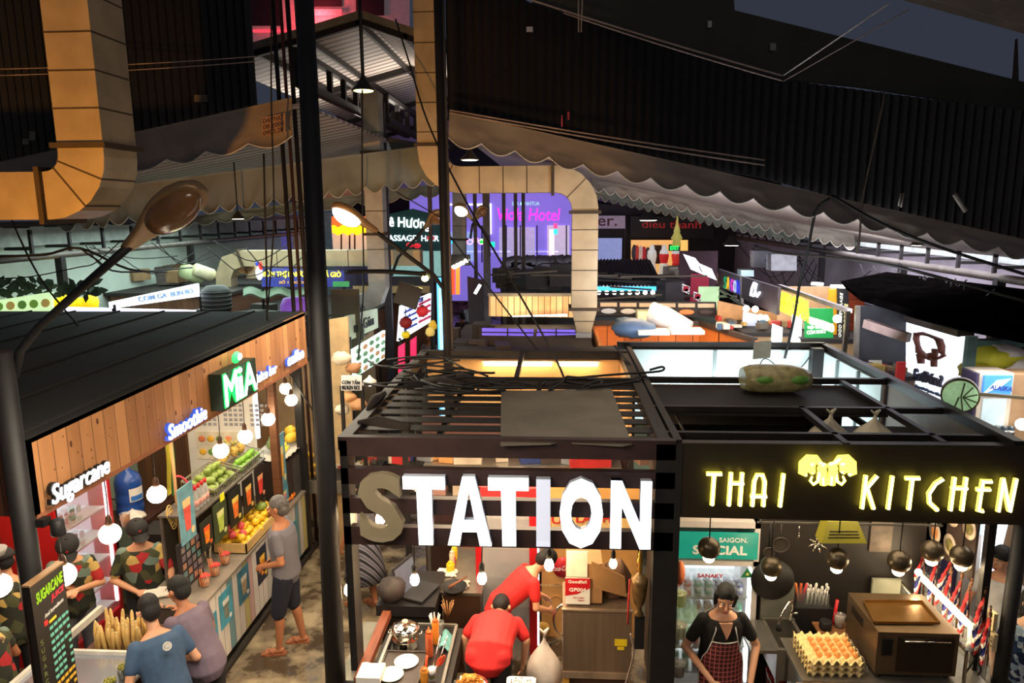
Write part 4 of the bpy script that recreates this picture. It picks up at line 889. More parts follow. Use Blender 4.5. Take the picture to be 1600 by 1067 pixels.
g = G(M('board_back', rgb(44, 40, 36), .6)); g.bb(-3.99, -3.97, 6.6, 8.26, .95, 1.68); g.obj('back_panel', t)
# bottles with red caps
for i, (x, y) in enumerate([(318, 790), (328, 783), (337, 778), (343, 790)]):
    p = pX(x, y, -3.66); t = T('spirit_bottle', ['clear red-capped bottle, leftmost of four', 'clear red-capped bottle, second from left', 'clear red-capped bottle, third from left', 'clear red-capped bottle, nearest the menu cards'][i], 'bottle', p, 'red-capped bottles beside the basket')
    p.z = 1.72; p.x = -3.68; p.y = 6.72+.072*i
    g = G(M('bottle_glass', rgb(205, 212, 210), .1, 0, .1, trans=.6)); g.lathe([(.03, 0), (.032, .01), (.032, .15), (.014, .2), (.013, .235)], p, seg=12); g.obj('glass', t)
    g = G(REDP); g.lathe([(.016, .215), (.016, .26), (.001, .262)], p, seg=10); g.obj('cap', t); g = G(M('bottle_label', rgb(200, 150, 140), .5)); g.lathe([(.0325, .04), (.0325, .11)], p, seg=12); g.obj('label', t)
# drink cards under the shelf and posters
pics = [((110, 160, 176), (225, 90, 80), (240, 210, 150), 6.24, 6.52, 1.55, 2.12), ((36, 40, 34), (240, 130, 40), (240, 90, 40), 6.6, 6.84, 1.3, 1.62), ((60, 70, 46), (180, 200, 90), (220, 220, 150), 6.88, 7.18, 1.26, 1.68), ((30, 34, 30), (235, 120, 50), (230, 200, 90), 7.24, 7.54, 1.26, 1.68), ((34, 30, 26), (230, 110, 50), (225, 190, 100), 7.6, 7.88, 1.26, 1.68), ((36, 30, 30), (220, 70, 60), (230, 160, 120), 7.94, 8.22, 1.26, 1.68)]
for i, (b, l, tt, y0, y1, z0, z1) in enumerate(pics):
    poster_x(-3.6, y0, y1, z0, z1, (b, l, tt), ['tall light blue poster with red and yellow drinks left of the cards', 'dark card with an orange drink', 'olive card with a green drink', 'dark card with an orange drink left of the post', 'dark card with a tall orange drink', 'dark card with a red drink next to the timber post'][i], 'drink cards under the fruit shelf', .01)
g = G(M('price_tag_yellow', rgb(235, 225, 40), .5)); g.box((-3.59, 7.1, 1.7), (.006, .09, .08)); tag(g.obj('price_tag'), 'yellow paper price tag clipped under the green mangoes', 'price tag')
for i, (y, c, lb) in enumerate([(8.4, (96, 150, 170), 'blue-green drink poster just right of the timber post'), ]):
    poster_x(-3.5, y, y+.26, 1.25, 1.95, (c, (240, 170, 70), (240, 220, 150)), lb, 'drink cards under the fruit shelf', .01)
    poster_x(-3.5, y+.02, y+.28, .98, 1.24, ((80, 150, 175), (235, 130, 150), (240, 220, 150)), 'small cyan drink poster below the blue-green one', 'drink cards under the fruit shelf', .01)
# far end display: dark cabinet, tray with bananas, papaya; oranges
t = T('dark_display_cabinet', 'tall dark cabinet with a chalk menu under the bananas', 'cabinet', (-3.65, 8.95, .95)); g = G(M('cabinet_dark', rgb(52, 40, 34), .6)); g.bb(-3.95, -3.5, 8.72, 9.5, .95, 1.5); g.obj('body', t)
g = G(M('chalk_menu', rgb(70, 66, 64), .6, 0, .5, 40)); g.bb(-3.5, -3.49, 8.9, 9.45, .6, 1.46); g.obj('chalk_board', t)
g = G(FILM); g.grid(lambda u, v: V((-3.98+.5*v, 8.7+.75*u, 1.52+.05*abs(v-.5)*2+.012*sin(u*30)*v)), 24, 8, True, (0, 0, .004)); tag(g.obj('plastic_sheet'), 'crumpled white plastic sheet under the bananas', 'plastic sheet')
for i in range(7):
    o = pb if i == 0 else dup(pb, (0, 0, 0)); o.location = (-3.6-.028*(i % 4), 8.84+.05*(i//4)+.03*(i % 4), 1.6+.03*(i//4)); o.rotation_euler = (.2, 0, 1.3+.12*i); o.scale = (1.25,)*3; o['label'] = 'yellow banana of the bunch on the plastic sheet'; o['group'] = 'bananas on the plastic sheet'
pp = fruit_proto('papaya', M('papaya_skin', rgb(240, 190, 50), .4, 0, .25, 6), .075, 'mango'); pile('p', pp, [V((-3.64, 9.3, 1.66)), V((-3.7, 9.42, 1.72))], 'large yellow papaya at the far end of the fruit stall', 'papayas on the dark cabinet')
pc = fruit_proto('young_coconut', M('coconut_green', rgb(120, 140, 80), .5, 0, .2), .075); pile('c', pc, [V((-3.8, 9.02, 1.65)), V((-3.86, 9.2, 1.66))], 'round green coconut behind the bananas', 'green coconuts behind the bananas')
pile('o', po, heap((-3.6, 8.78, .96), .075, .075, 3, 4, 3, .036), 'orange stacked in the small heap on the counter end', 'oranges heaped on the counter end')
pile('m', pm, [V((-3.5, 9.6, 1.3)), V((-3.5, 9.7, 1.1)), V((-3.5, 9.62, 1.0))], 'yellow fruit hanging between the poles at the stall end', 'yellow fruits between the poles')
g = G(E('light_panel_blue', (.55, .75, 1), 3.0)); p = pX(422, 640, -3.9); g.bb(-4.2, -3.95, 8.95, 9.0, 1.75, 2.6); tag(g.obj('light_box'), 'bright bluish light panel behind the globe lamps', 'light panel')
g = G(M('crate_store', rgb(150, 110, 70), .7)); g.bb(-5.4, -4.3, 9.4, 10.2, .0, 1.9); tag(g.obj('storage_boxes'), 'brown storage shelf behind the end of the fruit stall', 'storage shelf')
# fish-tank like case at the far left edge
t = T('glass_display_case', 'curved glass display case with pale shells at the left edge', 'display case', (-4.6, 4.9, 1.2)); g = G(CLEAR); g.bb(-5.5, -4.45, 4.9, 4.92, 1.3, 2.3); g.obj('glass_pane', t)
g = G(M('shell_bowl', rgb(150, 150, 150), .4))
for i in range(5):
    g.lathe([(.001, 0), (.08, .02), (.1, .07)], (-5.4+.2*i, 5.2, 1.95), seg=14)
g.obj('bowls', t)['kind'] = 'stuff'
for j in range(4): g = G(STEEL); g.bar((-5.5, 5.0, 1.32+.3*j), (-4.45, 5.0, 1.34+.3*j), .03); g.obj('shelf_rail', t)
t = T('steel_warmer', 'low steel food warmer below the people at the left edge', 'food warmer', (-4.2, 4.1, .9)); g = G(STEEL); g.bb(-4.45, -3.62, 3.98, 4.28, .8, 1.02); g.bb(-4.4, -3.7, 4.0, 4.26, 1.02, 1.06); g.obj('body', t); g = G(M('dark_lid', rgb(60, 58, 60), .3, .5)); g.bb(-4.35, -4.1, 4.02, 4.24, 1.06, 1.075); g.bb(-4.05, -3.8, 4.02, 4.24, 1.06, 1.075); g.obj('lid', t)
light('stall_light', 'AREA', (-4.3, 6.3, 3.1), 85, (1, .8, .55), 1.4, 3.5)
# ================================================================ THE NEAR STALL WITH THE WHITE LETTERS
FRAMEM = M('frame_dark_red', rgb(52, 34, 32), .5, .1, .25)
XL, XR, YF = -1.72, .93, 5.4
t = T('near_stall', 'dark brown slatted sign frame and roof of the near stall', 'stall frame', (XL, YF, 0))
def zpx(y, Y=YF): return py(800, y, Y).z
for (ya, yb) in ((684, 714), (733, 758), (780, 804), (825, 853)):
    g = G(FRAMEM); g.bb(XL, XR, YF-.03, YF+.04, zpx(yb), zpx(ya)); g.obj('sign_rail', t)
for x in (XL-.0, .78): g = G(BLACK); g.bb(x, x+(.06 if x < 0 else .2), YF-.03, YF+.16, 0, 2.93); g.obj('post', t)
for (x, y) in ((XL, 8.9), (.8, 8.9), (XL, 7.6), (.8, 7.6)): g = G(BLACK); g.bb(x, x+.06, y, y+.06, 0, 2.93); g.obj('post', t)
for x in (XL, .82): g = G(DARK); g.bb(x-.02, x+.08, YF, 8.98, 2.84, 2.95); g.obj('side_beam', t)
for y in (7.42, 8.93): g = G(DARK); g.bb(XL, .9, y, y+.07, 2.85, 2.96); g.obj('cross_beam', t)
for k in range(8):
    y = 5.50+k*.245; g = G(DARK); g.bb(XL+.04, .84, y, y+.152, 2.895, 2.905); g.obj('roof_slat', t)
g = G(DARK)
for x in (-1.0, -.2): g.bb(x, x+.05, YF+.1, 7.5, 2.84, 2.88)
g.obj('rafters', t)
for xx_ in (-.42,): g = G(DARK); g.bar((xx_, 7.45, 2.95), (xx_, 8.95, 2.95), .05, .05); g.obj('well_bar', t)
# inside edge of the open light well behind the slats
CREAM = M('cream_panel', rgb(226, 176, 116), .7, 0, .12, 2)
t2 = T('light_well_lining', 'cream-lined open light well with warm tubes behind the slatted roof', 'wall panel', (-.5, 9, 2.5))
g = G(CREAM); g.bb(XL+.05, .82, 9.0, 9.03, 2.2, 2.9); g.obj('back_lining', t2); g = G(CREAM); g.bb(.80, .82, 7.5, 9.0, 2.2, 2.84); g.obj('side_lining', t2)
g = G(M('dark_arch', rgb(70, 44, 30), .7)); g.slab([(-1.66, 8.98, 2.5), (-1.5, 8.98, 2.78), (-1.2, 8.98, 2.82), (-.95, 8.98, 2.7), (-.8, 8.98, 2.5)], (0, .01, 0)); 
TUBE = E('warm_tube_glow', (1, .74, .4), 26)
for i, (xa, xb, yy, zz) in enumerate([(-.95, -.02, 8.93, 2.78), (.0, .56, 8.93, 2.78), (.1, .74, 8.5, 2.66), (-1.3, -.6, 8.45, 2.62)]):
    t = T('tube_light', ['warm fluorescent tube at the left inside the light well', 'warm fluorescent tube at the upper right inside the light well', 'warm fluorescent tube at the lower right inside the light well', 'warm fluorescent tube low at the left of the light well'][i], 'tube light', (xa, yy, zz), 'warm tubes in the light well')
    g = G(TUBE); g.tube([(xa+.03, yy, zz), (xb-.03, yy, zz)], .013, 8); g.obj('tube', t); g = G(WHT); g.bb(xa, xb, yy+.01, yy+.05, zz+.02, zz+.05); g.obj('batten', t)
g = G(M('socket_white', rgb(225, 205, 160), .5)); g.box((-.42, 8.985, 2.88), (.12, .02, .1)); g.use(BLACK)
for a in (-1, 1):
    for b in (-1, 1): g.box((-.42+a*.025, 8.972, 2.88+b*.02), (.02, .006, .018))
tag(g.obj('power_socket'), 'white power socket above the warm tubes', 'socket')
# tin sheet lying on the slats
SHG = M('grey_tin', rgb(118, 110, 96), .5, .35, .2, 3)
g = G(SHG); C_ = [pz(783, 612, 2.94), pz(955, 608, 2.94), pz(988, 695, 2.93), pz(972, 698, 2.93), pz(900, 694, 2.93), pz(880, 690, 2.93), pz(860, 695, 2.93), pz(782, 697, 2.93)]
g.slab(C_, (0, 0, .006)); tag(g.obj('tin_sheet'), 'grey tin sheet lying on the slatted roof', 'metal sheet')
rr = random.Random(9)
for k in range(10):
    a = V((rr.uniform(-1.6, .6), rr.uniform(7.0, 7.6), 2.93)); g = G(CABLE); P = [a+V((rr.uniform(-.35, .35), rr.uniform(-.12, .12), rr.uniform(0, .1))) for _ in range(5)]
    Q = []; 
    for i in range(4): Q += [P[i].lerp(P[i+1], q/4) for q in range(4)]
    g.tube(Q, .014, 5); o = tag(g.obj('roof_cable'), 'black cable lying loose at the back of the slatted roof', 'cable', 'loose cables on the slatted roof')
for i, (a, b) in enumerate([((655, 595), (740, 606)), ((690, 590), (770, 600)), ((560, 660), (640, 668)), ((575, 640), (600, 615))]):
    g = G(M('debris', rgb(44, 34, 28), .9)); p, q = pz(*a, 2.95), pz(*b, 2.95); g.tube([p, p.lerp(q, .4)+Z1*.03, q], [.02, .05, .03], 6); tag(g.obj('roof_debris'), ['dark leafy debris, first from the left behind the slats', 'dark debris bundle behind the slats', 'dark debris strip across the front slats', 'dark debris at the left roof edge'][i], 'debris')
# the letters -------------------------------------------------------------
t = T('station_sign', 'large white lit block letters STATION across the near stall', 'sign', (-1.6, 5.33, 2.1))
LW = E('letter_face_white', (.86, .92, 1), 2.4); LG2 = E('letter_face_dim', (.62, .66, .8), .62)
SBE = M('letter_unlit_beige', rgb(126, 115, 92), .6, 0, .06); SIDE = M('letter_side', rgb(170, 176, 190), .5)
LPOLY = {'T': [[(0, 1), (0, .82), (.32, .82), (.34, 0), (.68, 0), (.68, .82), (1, .82), (1, 1)]], 'I': [[(0, 0), (1, 0), (1, 1), (0, 1)]],
         'A': [[(0, 0), (.27, 0), (.5, .8), (.5, 1), (.36, 1)], [(1, 0), (.64, 1), (.5, 1), (.5, .8), (.73, 0)], [(.33, .2), (.67, .2), (.62, .37), (.38, .37)]],
         'N': [[(0, 0), (.27, 0), (.27, 1), (0, 1)], [(.73, 0), (1, 0), (1, 1), (.73, 1)], [(0, 1), (.27, 1), (1, 0), (.73, 0)]]}
for ch, x0, y0, x1, y1, mt in [('S', 563, 740, 628, 846, SBE), ('T', 633, 745, 695, 850, LW), ('A', 700, 745, 767, 851, LW), ('T', 764, 747, 826, 852, LW), ('I', 838, 749, 860, 853, LG2), ('O', 874, 748, 943, 855, LW), ('N', 953, 752, 1019, 856, LW)]:
    a = py(x0, y1, 5.30); b = py(x1, y0, 5.30); g = G(mt); W_, H_ = b.x-a.x, b.z-a.z
    for mt_, y_, d_ in ((mt, 5.30, .01), (SIDE if ch != 'S' else SBE, 5.36, .058)):
        g.use(mt_)
        if ch in LPOLY: [g.slab([V((a.x+W_*u, y_, a.z+H_*v)) for u, v in P_], (0, -d_, 0)) for P_ in LPOLY[ch]]
        else: g.text(ch, V((a.x, y_, a.z)), X1, Z1, W_, H_, d_, 0, .06 if ch == 'O' else .035)
    g.obj('letter', t)
# filament bulbs
BULB = E('bulb_glow', (1, .74, .4), 190); BULBD = E('bulb_glow_dim', (1, .82, .4), 14)
bulb0 = T('filament_bulb', 'x', 'light bulb', (0, 0, 0)); g = G(BULB); g.lathe([(.001, -.045), (.02, -.04), (.031, -.022), (.033, 0), (.027, .022), (.016, .042), (.015, .05)], seg=14); g.obj('glass_bulb', bulb0)
g = G(BLACK); g.lathe([(.017, .045), (.02, .05), (.02, .1), (.008, .12)], seg=12); g.obj('socket', bulb0); g = G(CABLE); g.tube([(0, 0, .11), (.006, 0, .25), (0, 0, .42)], .005, 5); g.obj('cord', bulb0); kids(bulb0)
for i, (x, y, Y) in enumerate([(545, 921, 5.55), (648, 905, 5.6), (753, 903, 5.6), (858, 882, 5.6), (594, 810, 5.62)]):
    p = py(x, y, Y); o = bulb0 if i == 0 else dup(bulb0, p); o.location = p; o.scale = (1.2,)*3; o['label'] = ['glowing bare bulb hanging lowest beside the tall pole', 'glowing bare bulb hanging before the laptop', 'glowing bare bulb hanging near the red fridge frame', 'glowing bare bulb before the red round logo', 'glowing bulb behind the unlit letter S'][i]; o['group'] = 'bare bulbs in the near stall'
p = py(958, 880, 5.6); t = T('filament_bulb', 'dim yellowish bulb beside the cardboard box', 'light bulb', p, 'bare bulbs in the near stall'); g = G(BULBD); g.lathe([(.001, -.045), (.02, -.04), (.031, -.022), (.033, 0), (.027, .022), (.016, .042)], p, seg=14); g.obj('glass_bulb', t)
g = G(BLACK); g.lathe([(.017, .045), (.02, .05), (.02, .1), (.008, .12)], p, seg=12); g.obj('socket', t); g = G(CABLE); g.tube([p+Z1*.11, p+Z1*.4], .005, 5); g.obj('cord', t)
p = py(652, 762, 6.6); t = T('cone_lamp', 'small white cone lamp seen between the sign rails', 'lamp', p); g = G(M('cream_shade', rgb(220, 200, 160), .5)); g.lathe([(.02, .06), (.07, 0), (.075, 0), (.025, .07)], p); g.obj('shade', t); g = G(E('bulb_soft', (1, .95, .8), 10)); g.ball(p-Z1*.01, .03, 10, 7); g.obj('bulb', t); g = G(CABLE); g.tube([p+Z1*.06, p+Z1*.9], .006, 5); g.obj('cord', t)

# inside of the near stall ----------------------------------------------
WARMW = M('ochre_wall', rgb(206, 152, 84), .7, 0, .2, 3); DKST = M('brown_steel_panel', rgb(92, 66, 52), .35, .5, .2, 3)
g = G(WARMW); g.bb(-.15, .9, 7.35, 7.4, 0, 1.9); tag(g.obj('ochre_partition'), 'ochre partition wall with stickers behind the steel cabinet', 'wall panel')
g = G(M('plum_wall', rgb(84, 54, 50), .7, 0, .2, 2)); g.bb(XL+.02, .9, 8.7, 8.75, 0, 2.15); tag(g.obj('plum_back_wall'), 'dim reddish back wall seen between the sign rails', 'wall panel')
INKR = M('ink_sign_red', rgb(186, 34, 30), .6)
t = T('red_lettered_poster', 'yellow poster with large red letters behind the lowest sign rail', 'poster', (.4, 7.3, 1.1)); p0, p1 = py(862, 834, 7.3), py(988, 800, 7.3); g = G(M('poster_yellow', rgb(226, 190, 120), .7)); g.bb(p0.x, p1.x, 7.32, 7.335, p0.z, p1.z+.03); g.obj('sheet', t)
for s, x, w_, z_ in [('U', 862, 16, 814), ('LA', 900, 26, 812), ('H', 942, 12, 812), ('C', 866, 12, 836), ('C', 945, 22, 836)]:
    a = py(x, z_+4, 7.31); g = G(INKR); g.text(s, a, X1, Z1, w_*.0066, .09, .006, 0, .02); g.obj('lettering', t)
# steel counters ----------------------------------------------------------------
t = T('front_counter', 'front counter of the near stall with brown timber edge and steel frame', 'counter', (-1.2, 5.7, 0))
g = G(M('brown_timber_edge', rgb(120, 62, 38), .45, 0, .3, 4, stretch=(8, 1, 8))); g.bb(-1.66, -1.58, 5.24, 6.25, .86, .93); g.obj('timber_edge', t)
g = G(M('grey_edge', rgb(120, 118, 108), .5, .3)); g.bb(-1.80, -1.66, 5.24, 6.1, .84, .9); g.obj('grey_ledge', t)
g = G(M('black_well', rgb(30, 26, 25), .3)); g.bb(-1.56, -.86, 5.18, 6.1, .7, .86); g.obj('well', t)
g = G(STEEL)
for a, b in (((-1.5, 5.2, .9), (-1.5, 6.08, .9)), ((-.92, 5.2, .9), (-.92, 6.08, .9)), ((-1.5, 6.08, .9), (-.92, 6.08, .9)), ((-1.5, 5.16, .9), (.1, 5.16, .9))): g.bar(a, b, .025)
g.obj('steel_rails', t); g = G(DKST); g.bb(-1.56, .1, 5.02, 5.15, 0, .86); g.bb(-1.6, -1.5, 5.2, 6.1, 0, .7); g.obj('apron', t)
t = T('till_table', 'black low cabinet carrying the laptop at the lane side', 'cabinet', (-1.45, 6.6, 0)); g = G(M('black_satin', rgb(30, 28, 30), .35)); g.bb(-1.74, -1.16, 6.3, 7.0, .84, .95); g.obj('top', t); g = G(BLACK); g.bb(-1.7, -1.2, 6.35, 6.95, 0, .84); g.obj('body', t)
t = T('rear_counter', 'brown steel rear counter with sauce bottles and a white cloth', 'counter', (-.9, 7.2, 0)); g = G(STEEL); g.bb(-1.16, -.74, 6.64, 8.1, .88, .91); g.obj('worktop', t); g = G(DKST); g.bb(-1.14, -.76, 6.66, 8.08, 0, .88); g.obj('front_panel', t)
# laptop
c = pz(638, 915, .95); t = T('laptop', 'open black laptop with its screen facing left on the cabinet', 'laptop', c)
g = G(M('laptop_black', rgb(44, 44, 48), .35)); r_ = V((.35, .94, 0)).normalized(); q = V((.94, -.35, 0)); A = V((-1.52, 6.42, .965))
g.slab([A, A+r_*.36, A+r_*.36+q*.24, A+q*.24], (0, 0, .016)); g.obj('base', t)
g = G(M('laptop_black', rgb(44, 44, 48), .35)); u_ = (Z1*.95-q*.28).normalized(); g.slab([A, A+r_*.36, A+r_*.36+u_*.3, A+u_*.3], q*-.012); g.use(M('screen_blue_grey', rgb(90, 96, 110), .2, em=rgb(90, 100, 120), es=.25)); B = A+r_*.015+u_*.015+q*.003; g.slab([B, B+r_*.33, B+r_*.33+u_*.26, B+u_*.26], q*.002); g.obj('screen', t)
g = G(M('charcoal_bag', rgb(52, 44, 44), .6)); p = pz(612, 935, .96); g.ball(p+Z1*.1, (.14, .12, .13), 16, 10, jit=.2); tag(g.obj('dark_pouch'), 'dark rounded pouch in front of the laptop', 'pouch')
g = G(E('red_round_light', (1, .25, .1), 1.2)); p = pz(633, 927, .965); g.lathe([(.001, .004), (.028, .003), (.03, 0)], p); g.use(WHT); g.lathe([(.03, 0), (.036, .003)], p); tag(g.obj('round_tag'), 'small red and white round tag beside the pouch', 'tag')
def bottle(p, r, h, c, cc, label, group=None, tip=True, parent=None):
    t = T('sauce_bottle', label, 'bottle', p, group); p = V(p)
    g = G(M('sauce_%d_%d_%d' % c, rgb(*c), .35, 0, .08)); g.lathe([(r*.92, 0), (r, .008), (r, h*.42), (r*.93, h*.5), (r, h*.58), (r, h*.78), (r*.75, h*.84), (r*.75, h*.86)], p, seg=16); g.obj('body', t)
    g = G(M('cap_%d_%d_%d' % cc, rgb(*cc), .4)); g.lathe([(r*.8, h*.84), (r*.8, h*.9), (r*.35, h*.93), (r*.22, h*.96), (r*.08, h*1.06), (.001, h*1.06)] if tip else [(r*.6, h*.84), (r*.6, h), (.001, h)], p, seg=14); g.obj('cap', t); return t
ORS = (206, 96, 44)
for i, (x, y, r, h, c, cc) in enumerate([(671, 1025, .034, .27, (196, 92, 48), ORS), (681, 1005, .032, .26, (214, 128, 40), ORS), (663, 1062, .034, .14, (224, 146, 50), (210, 110, 50))]):
    p = pz(x, y, .86 if i < 2 else .9); p.z = .86 if i < 2 else .88; bottle(p, r, h, c, cc, ['tall brown-orange squeeze bottle in the steel rail, front one', 'tall orange-yellow squeeze bottle behind the brown one', 'short yellow-orange squeeze bottle nearest the camera'][i], 'squeeze bottles on the front counter')
for i, (x, y, r, h, c, cc) in enumerate([(651, 884, .03, .2, (226, 200, 176), (226, 200, 176)), (664, 880, .035, .09, (200, 60, 44), (200, 60, 44)), (672, 868, .03, .17, (196, 120, 70), (190, 110, 60)), (681, 872, .036, .15, (236, 200, 40), (236, 200, 40)), (683, 893, .045, .12, (240, 196, 30), (230, 180, 30))]):
    p = pz(x, y, .91); p.x = min(-.8, max(p.x, -1.12)); p.y = max(6.7, p.y); p.z = .91; bottle(p, r, h, c, cc, ['cream squeeze bottle behind the laptop', 'low red pot behind the laptop', 'brown sauce bottle on the rear counter', 'yellow mustard bottle with pointed cap', 'yellow tub at the front edge of the rear counter'][i], 'bottles and tubs on the rear counter', i in (0, 3))
p = pz(668, 903, .91); p.x = -1.02; p.z = .95; g = G(BLACK)
t = T('frying_pan', 'black pan with a wooden spoon left of the white cloth', 'pan', p); p.y = 6.62; g.lathe([(.001, .005), (.1, .005), (.13, .05), (.135, .05), (.105, 0), (.001, 0)], p, seg=20); g.obj('bowl', t); g = G(M('spoon_wood', rgb(120, 70, 44), .6)); g.tube([p+V((-.05, 0, .03)), p+V((.12, .12, .09))], [.018, .008], 6); g.obj('spoon', t)
def cloth(p, sx, sy, label, mat, seed=1, h=.02):
    p = V(p); g = G(mat); g.grid(lambda u, v: p+V(((u-.5)*sx*(1+.12*sin(v*9+seed)), (v-.5)*sy*(1+.1*sin(u*8)), .008+h*abs(noise.noise(V((u*4+seed, v*4, seed)))))), 14, 14, True, (0, 0, -.006)); return tag(g.obj('cloth'), label, 'cloth')
p = pz(699, 896, .915); cloth(p, .2, .16, 'crumpled white cloth on the rear counter', M('cloth_white', rgb(232, 220, 206), .85), 2, .05)
p = pz(690, 915, .915); p.x = -.98; p.y = 6.78; cloth(p, .18, .14, 'small crumpled pale napkin at the counter edge', M('cloth_pale', rgb(206, 180, 166), .85), 5, .04)
g = G(M('chopping_board', rgb(150, 92, 62), .6, 0, .2, 10)); p = pz(718, 858, .92); g.box((-.92, 7.75, .925), (.34, .22, .03)); tag(g.obj('chopping_board'), 'reddish brown chopping board at the back of the rear counter', 'chopping board')
# pot
p = pz(634, 1008, .86); p.z = .86; t = T('steamer_pot', 'shiny two-tier steel pot with a glass-knobbed lid', 'pot', p); CH = M('chrome', rgb(215, 208, 198), .12, 1, .03); PB = [(.112, 0), (.118, .01), (.118, .08), (.124, .085), (.118, .09), (.118, .16), (.126, .168), (.126, .172)]
g = G(CH); g.lathe(PB, p, seg=28); g.obj('body', t); g = G(CH); g.lathe([(.124, .17), (.124, .182), (.09, .2), (.03, .212), (.001, .213)], p, seg=28); g.obj('lid', t); g = G(M('knob_glass', rgb(220, 190, 170), .15)); g.lathe([(.012, .212), (.012, .222), (.03, .23), (.028, .245), (.001, .25)], p, seg=16); g.obj('knob', t)
g = G(CH)
for s in (-1, 1): g.tube([p+V((s*.118, -.03, .13)), p+V((s*.15, -.02, .135)), p+V((s*.15, .02, .135)), p+V((s*.118, .03, .13))], .006, 6)
g.obj('handles', t)
p = pz(665, 1000, .9); p = V((-1.08, 6.02, .86)); cup(p, .05, .1, None, 'clear tub of white plastic forks behind the squeeze bottles', None, name='cutlery_tub', cat='tub')
tt = T('plastic_forks', 'bundle of white plastic forks beside the steel pot', 'forks', (-1.12, 6.05, .9)); 
for k in range(10): g = G(WHT); a = k*2.4; g.tube([(-1.12+cos(a)*.02, 6.05+sin(a)*.02, .88), (-1.12+cos(a)*.05, 6.05+sin(a)*.05, 1.02)], .005, 4); g.obj('fork', tt)
g = G(M('bamboo_skewers', rgb(150, 106, 66), .7))
for k in range(14): a = k*2.4; g.tube([(-1.02, 6.2, .9), (-1.02+.06*cos(a), 6.2+.05*sin(a), 1.06+.02*sin(k))], .004, 4)
tag(g.obj('skewer_bunch'), 'bunch of brown bamboo skewers behind the forks', 'skewers')
p = V((-.98, 5.86, .9)); g = G(M('teal_cloth', rgb(96, 150, 150), .85)); g.grid(lambda u, v: V((-1.03+.1*u, 5.72+.22*v, .9+.03*sin(u*5)+.02*sin(v*14))), 8, 12, True, (0, 0, -.008)); tag(g.obj('cloth'), 'teal cloth folded over the steel rail', 'cloth')
def tool(a, b, r, mat, name, label, cat, hook=None):
    g = G(mat); g.tube([a, b], r, 6); return tag(g.obj(name), label, cat)
p = pz(682, 1062, .9); p = V((-1.02, 5.32, .88)); t = cup(p, .034, .1, M('green_label', rgb(150, 150, 40), .5), 'white and green cup holding tongs and scissors', None, name='utensil_cup'); g = G(WHT); g.lathe([(.035, .05), (.036, .1)], p); g.obj('white_rim', t)
t = T('kitchen_tongs', 'long steel tongs leaning in the utensil cup', 'tongs', p)
for dx in (-.01, .02): g = G(CH); g.tube([p+V((dx, 0, .03)), p+V((.07+dx*2, .16, .3))], .006, 6); g.obj('arm', t)
t = T('scissors', 'orange-handled scissors in the utensil cup', 'scissors', p); g = G(M('orange_plastic', rgb(235, 80, 40), .4))
for s in (0, 1): c = p+V((.06+.02*s, .02+.02*s, .15)); g.tube([c+V((.015*cos(a*pi/5), .0, .045*sin(a*pi/5)))+V((.02*sin(a*pi/5), 0, 0)) for a in range(11)], .007, 6, False)
g.obj('handle', t); g = G(CH); g.tube([p+V((.04, .01, .12)), p+V((0, 0, .02))], .006, 6); g.obj('blades', t)
tool(V((-1.09, 5.38, .88)), V((-1.075, 5.4, 1.04)), .011, M('orange_plastic', rgb(235, 80, 40), .4), 'orange_spatula', 'orange plastic utensil standing beside the short bottle', 'utensil')
# tray and plates
t = T('serving_tray', 'dark tray lying on the front counter', 'tray', (-1.3, 5.42, .87)); g = G(M('tray_dark', rgb(74, 64, 60), .4)); g.bb(-1.49, -1.13, 5.2, 5.68, .87, .878); g.obj('tray_base', t)
g = G(M('tray_dark', rgb(74, 64, 60), .4)); g.tube([(-1.49, 5.2, .885), (-1.13, 5.2, .885), (-1.13, 5.68, .885), (-1.49, 5.68, .885), (-1.49, 5.2, .885)], .012, 6); g.obj('rim', t)
PLW = M('plate_white', rgb(240, 236, 226), .3, 0, .02)
for i, (x, y) in enumerate([(635, 1034), (611, 1054)]):
    p = pz(x, y, .89); p.z = .882; g = G(PLW); g.lathe([(.05, 0), (.055, .004), (.105, .014), (.107, .016), (.1, .016), (.055, .008), (.001, .008)], p, seg=28); tag(g.obj('plate'), ['white plate at the back of the dark tray', 'white plate at the front of the dark tray with crumbs'][i], 'plate', 'white plates on the tray')
g = G(WHT); g.slab([(-1.62, 5.16, .935), (-1.42, 5.16, .935), (-1.42, 5.36, .935), (-1.62, 5.36, .935)], (0, 0, .05)); g.grid(lambda u, v: V((-1.62+.2*u, 5.16+.2*v, .986+.01*sin(u*9)*sin(v*7))), 10, 10); tag(g.obj('takeaway_box'), 'open white takeaway box at the bottom edge beside the tall pole', 'box')
NOOD = M('fried_noodles', rgb(226, 140, 44), .5, 0, .4, 30, .4); p = pz(735, 1065, .93); p.z = .9
t = T('noodle_pile', 'heap of orange fried noodles at the bottom edge', 'food', p); rn = random.Random(2)
for k in range(60):
    a = rn.uniform(0, 6.28); q = rn.uniform(0, .1); c = p+V((cos(a)*q, sin(a)*q*.8, .075*(1-(q/.115)**2))); d = rn.uniform(0, 6.28)
    g = G(NOOD) if k == 0 else g; g.tube([c+V((cos(d+s)*.03*s, sin(d+s)*.03*s, .008*cos(s*2))) for s in (-1.2, -.6, 0, .6, 1.2)], .006, 5)
g.ball(p, (.1, .085, .06), 14, 8); g.obj('noodles', t)['kind'] = 'stuff'; g = G(CH); g.lathe([(.001, -.03), (.13, -.03), (.15, -.005), (.15, 0), (.12, -.02)], p); g.obj('pan', t)
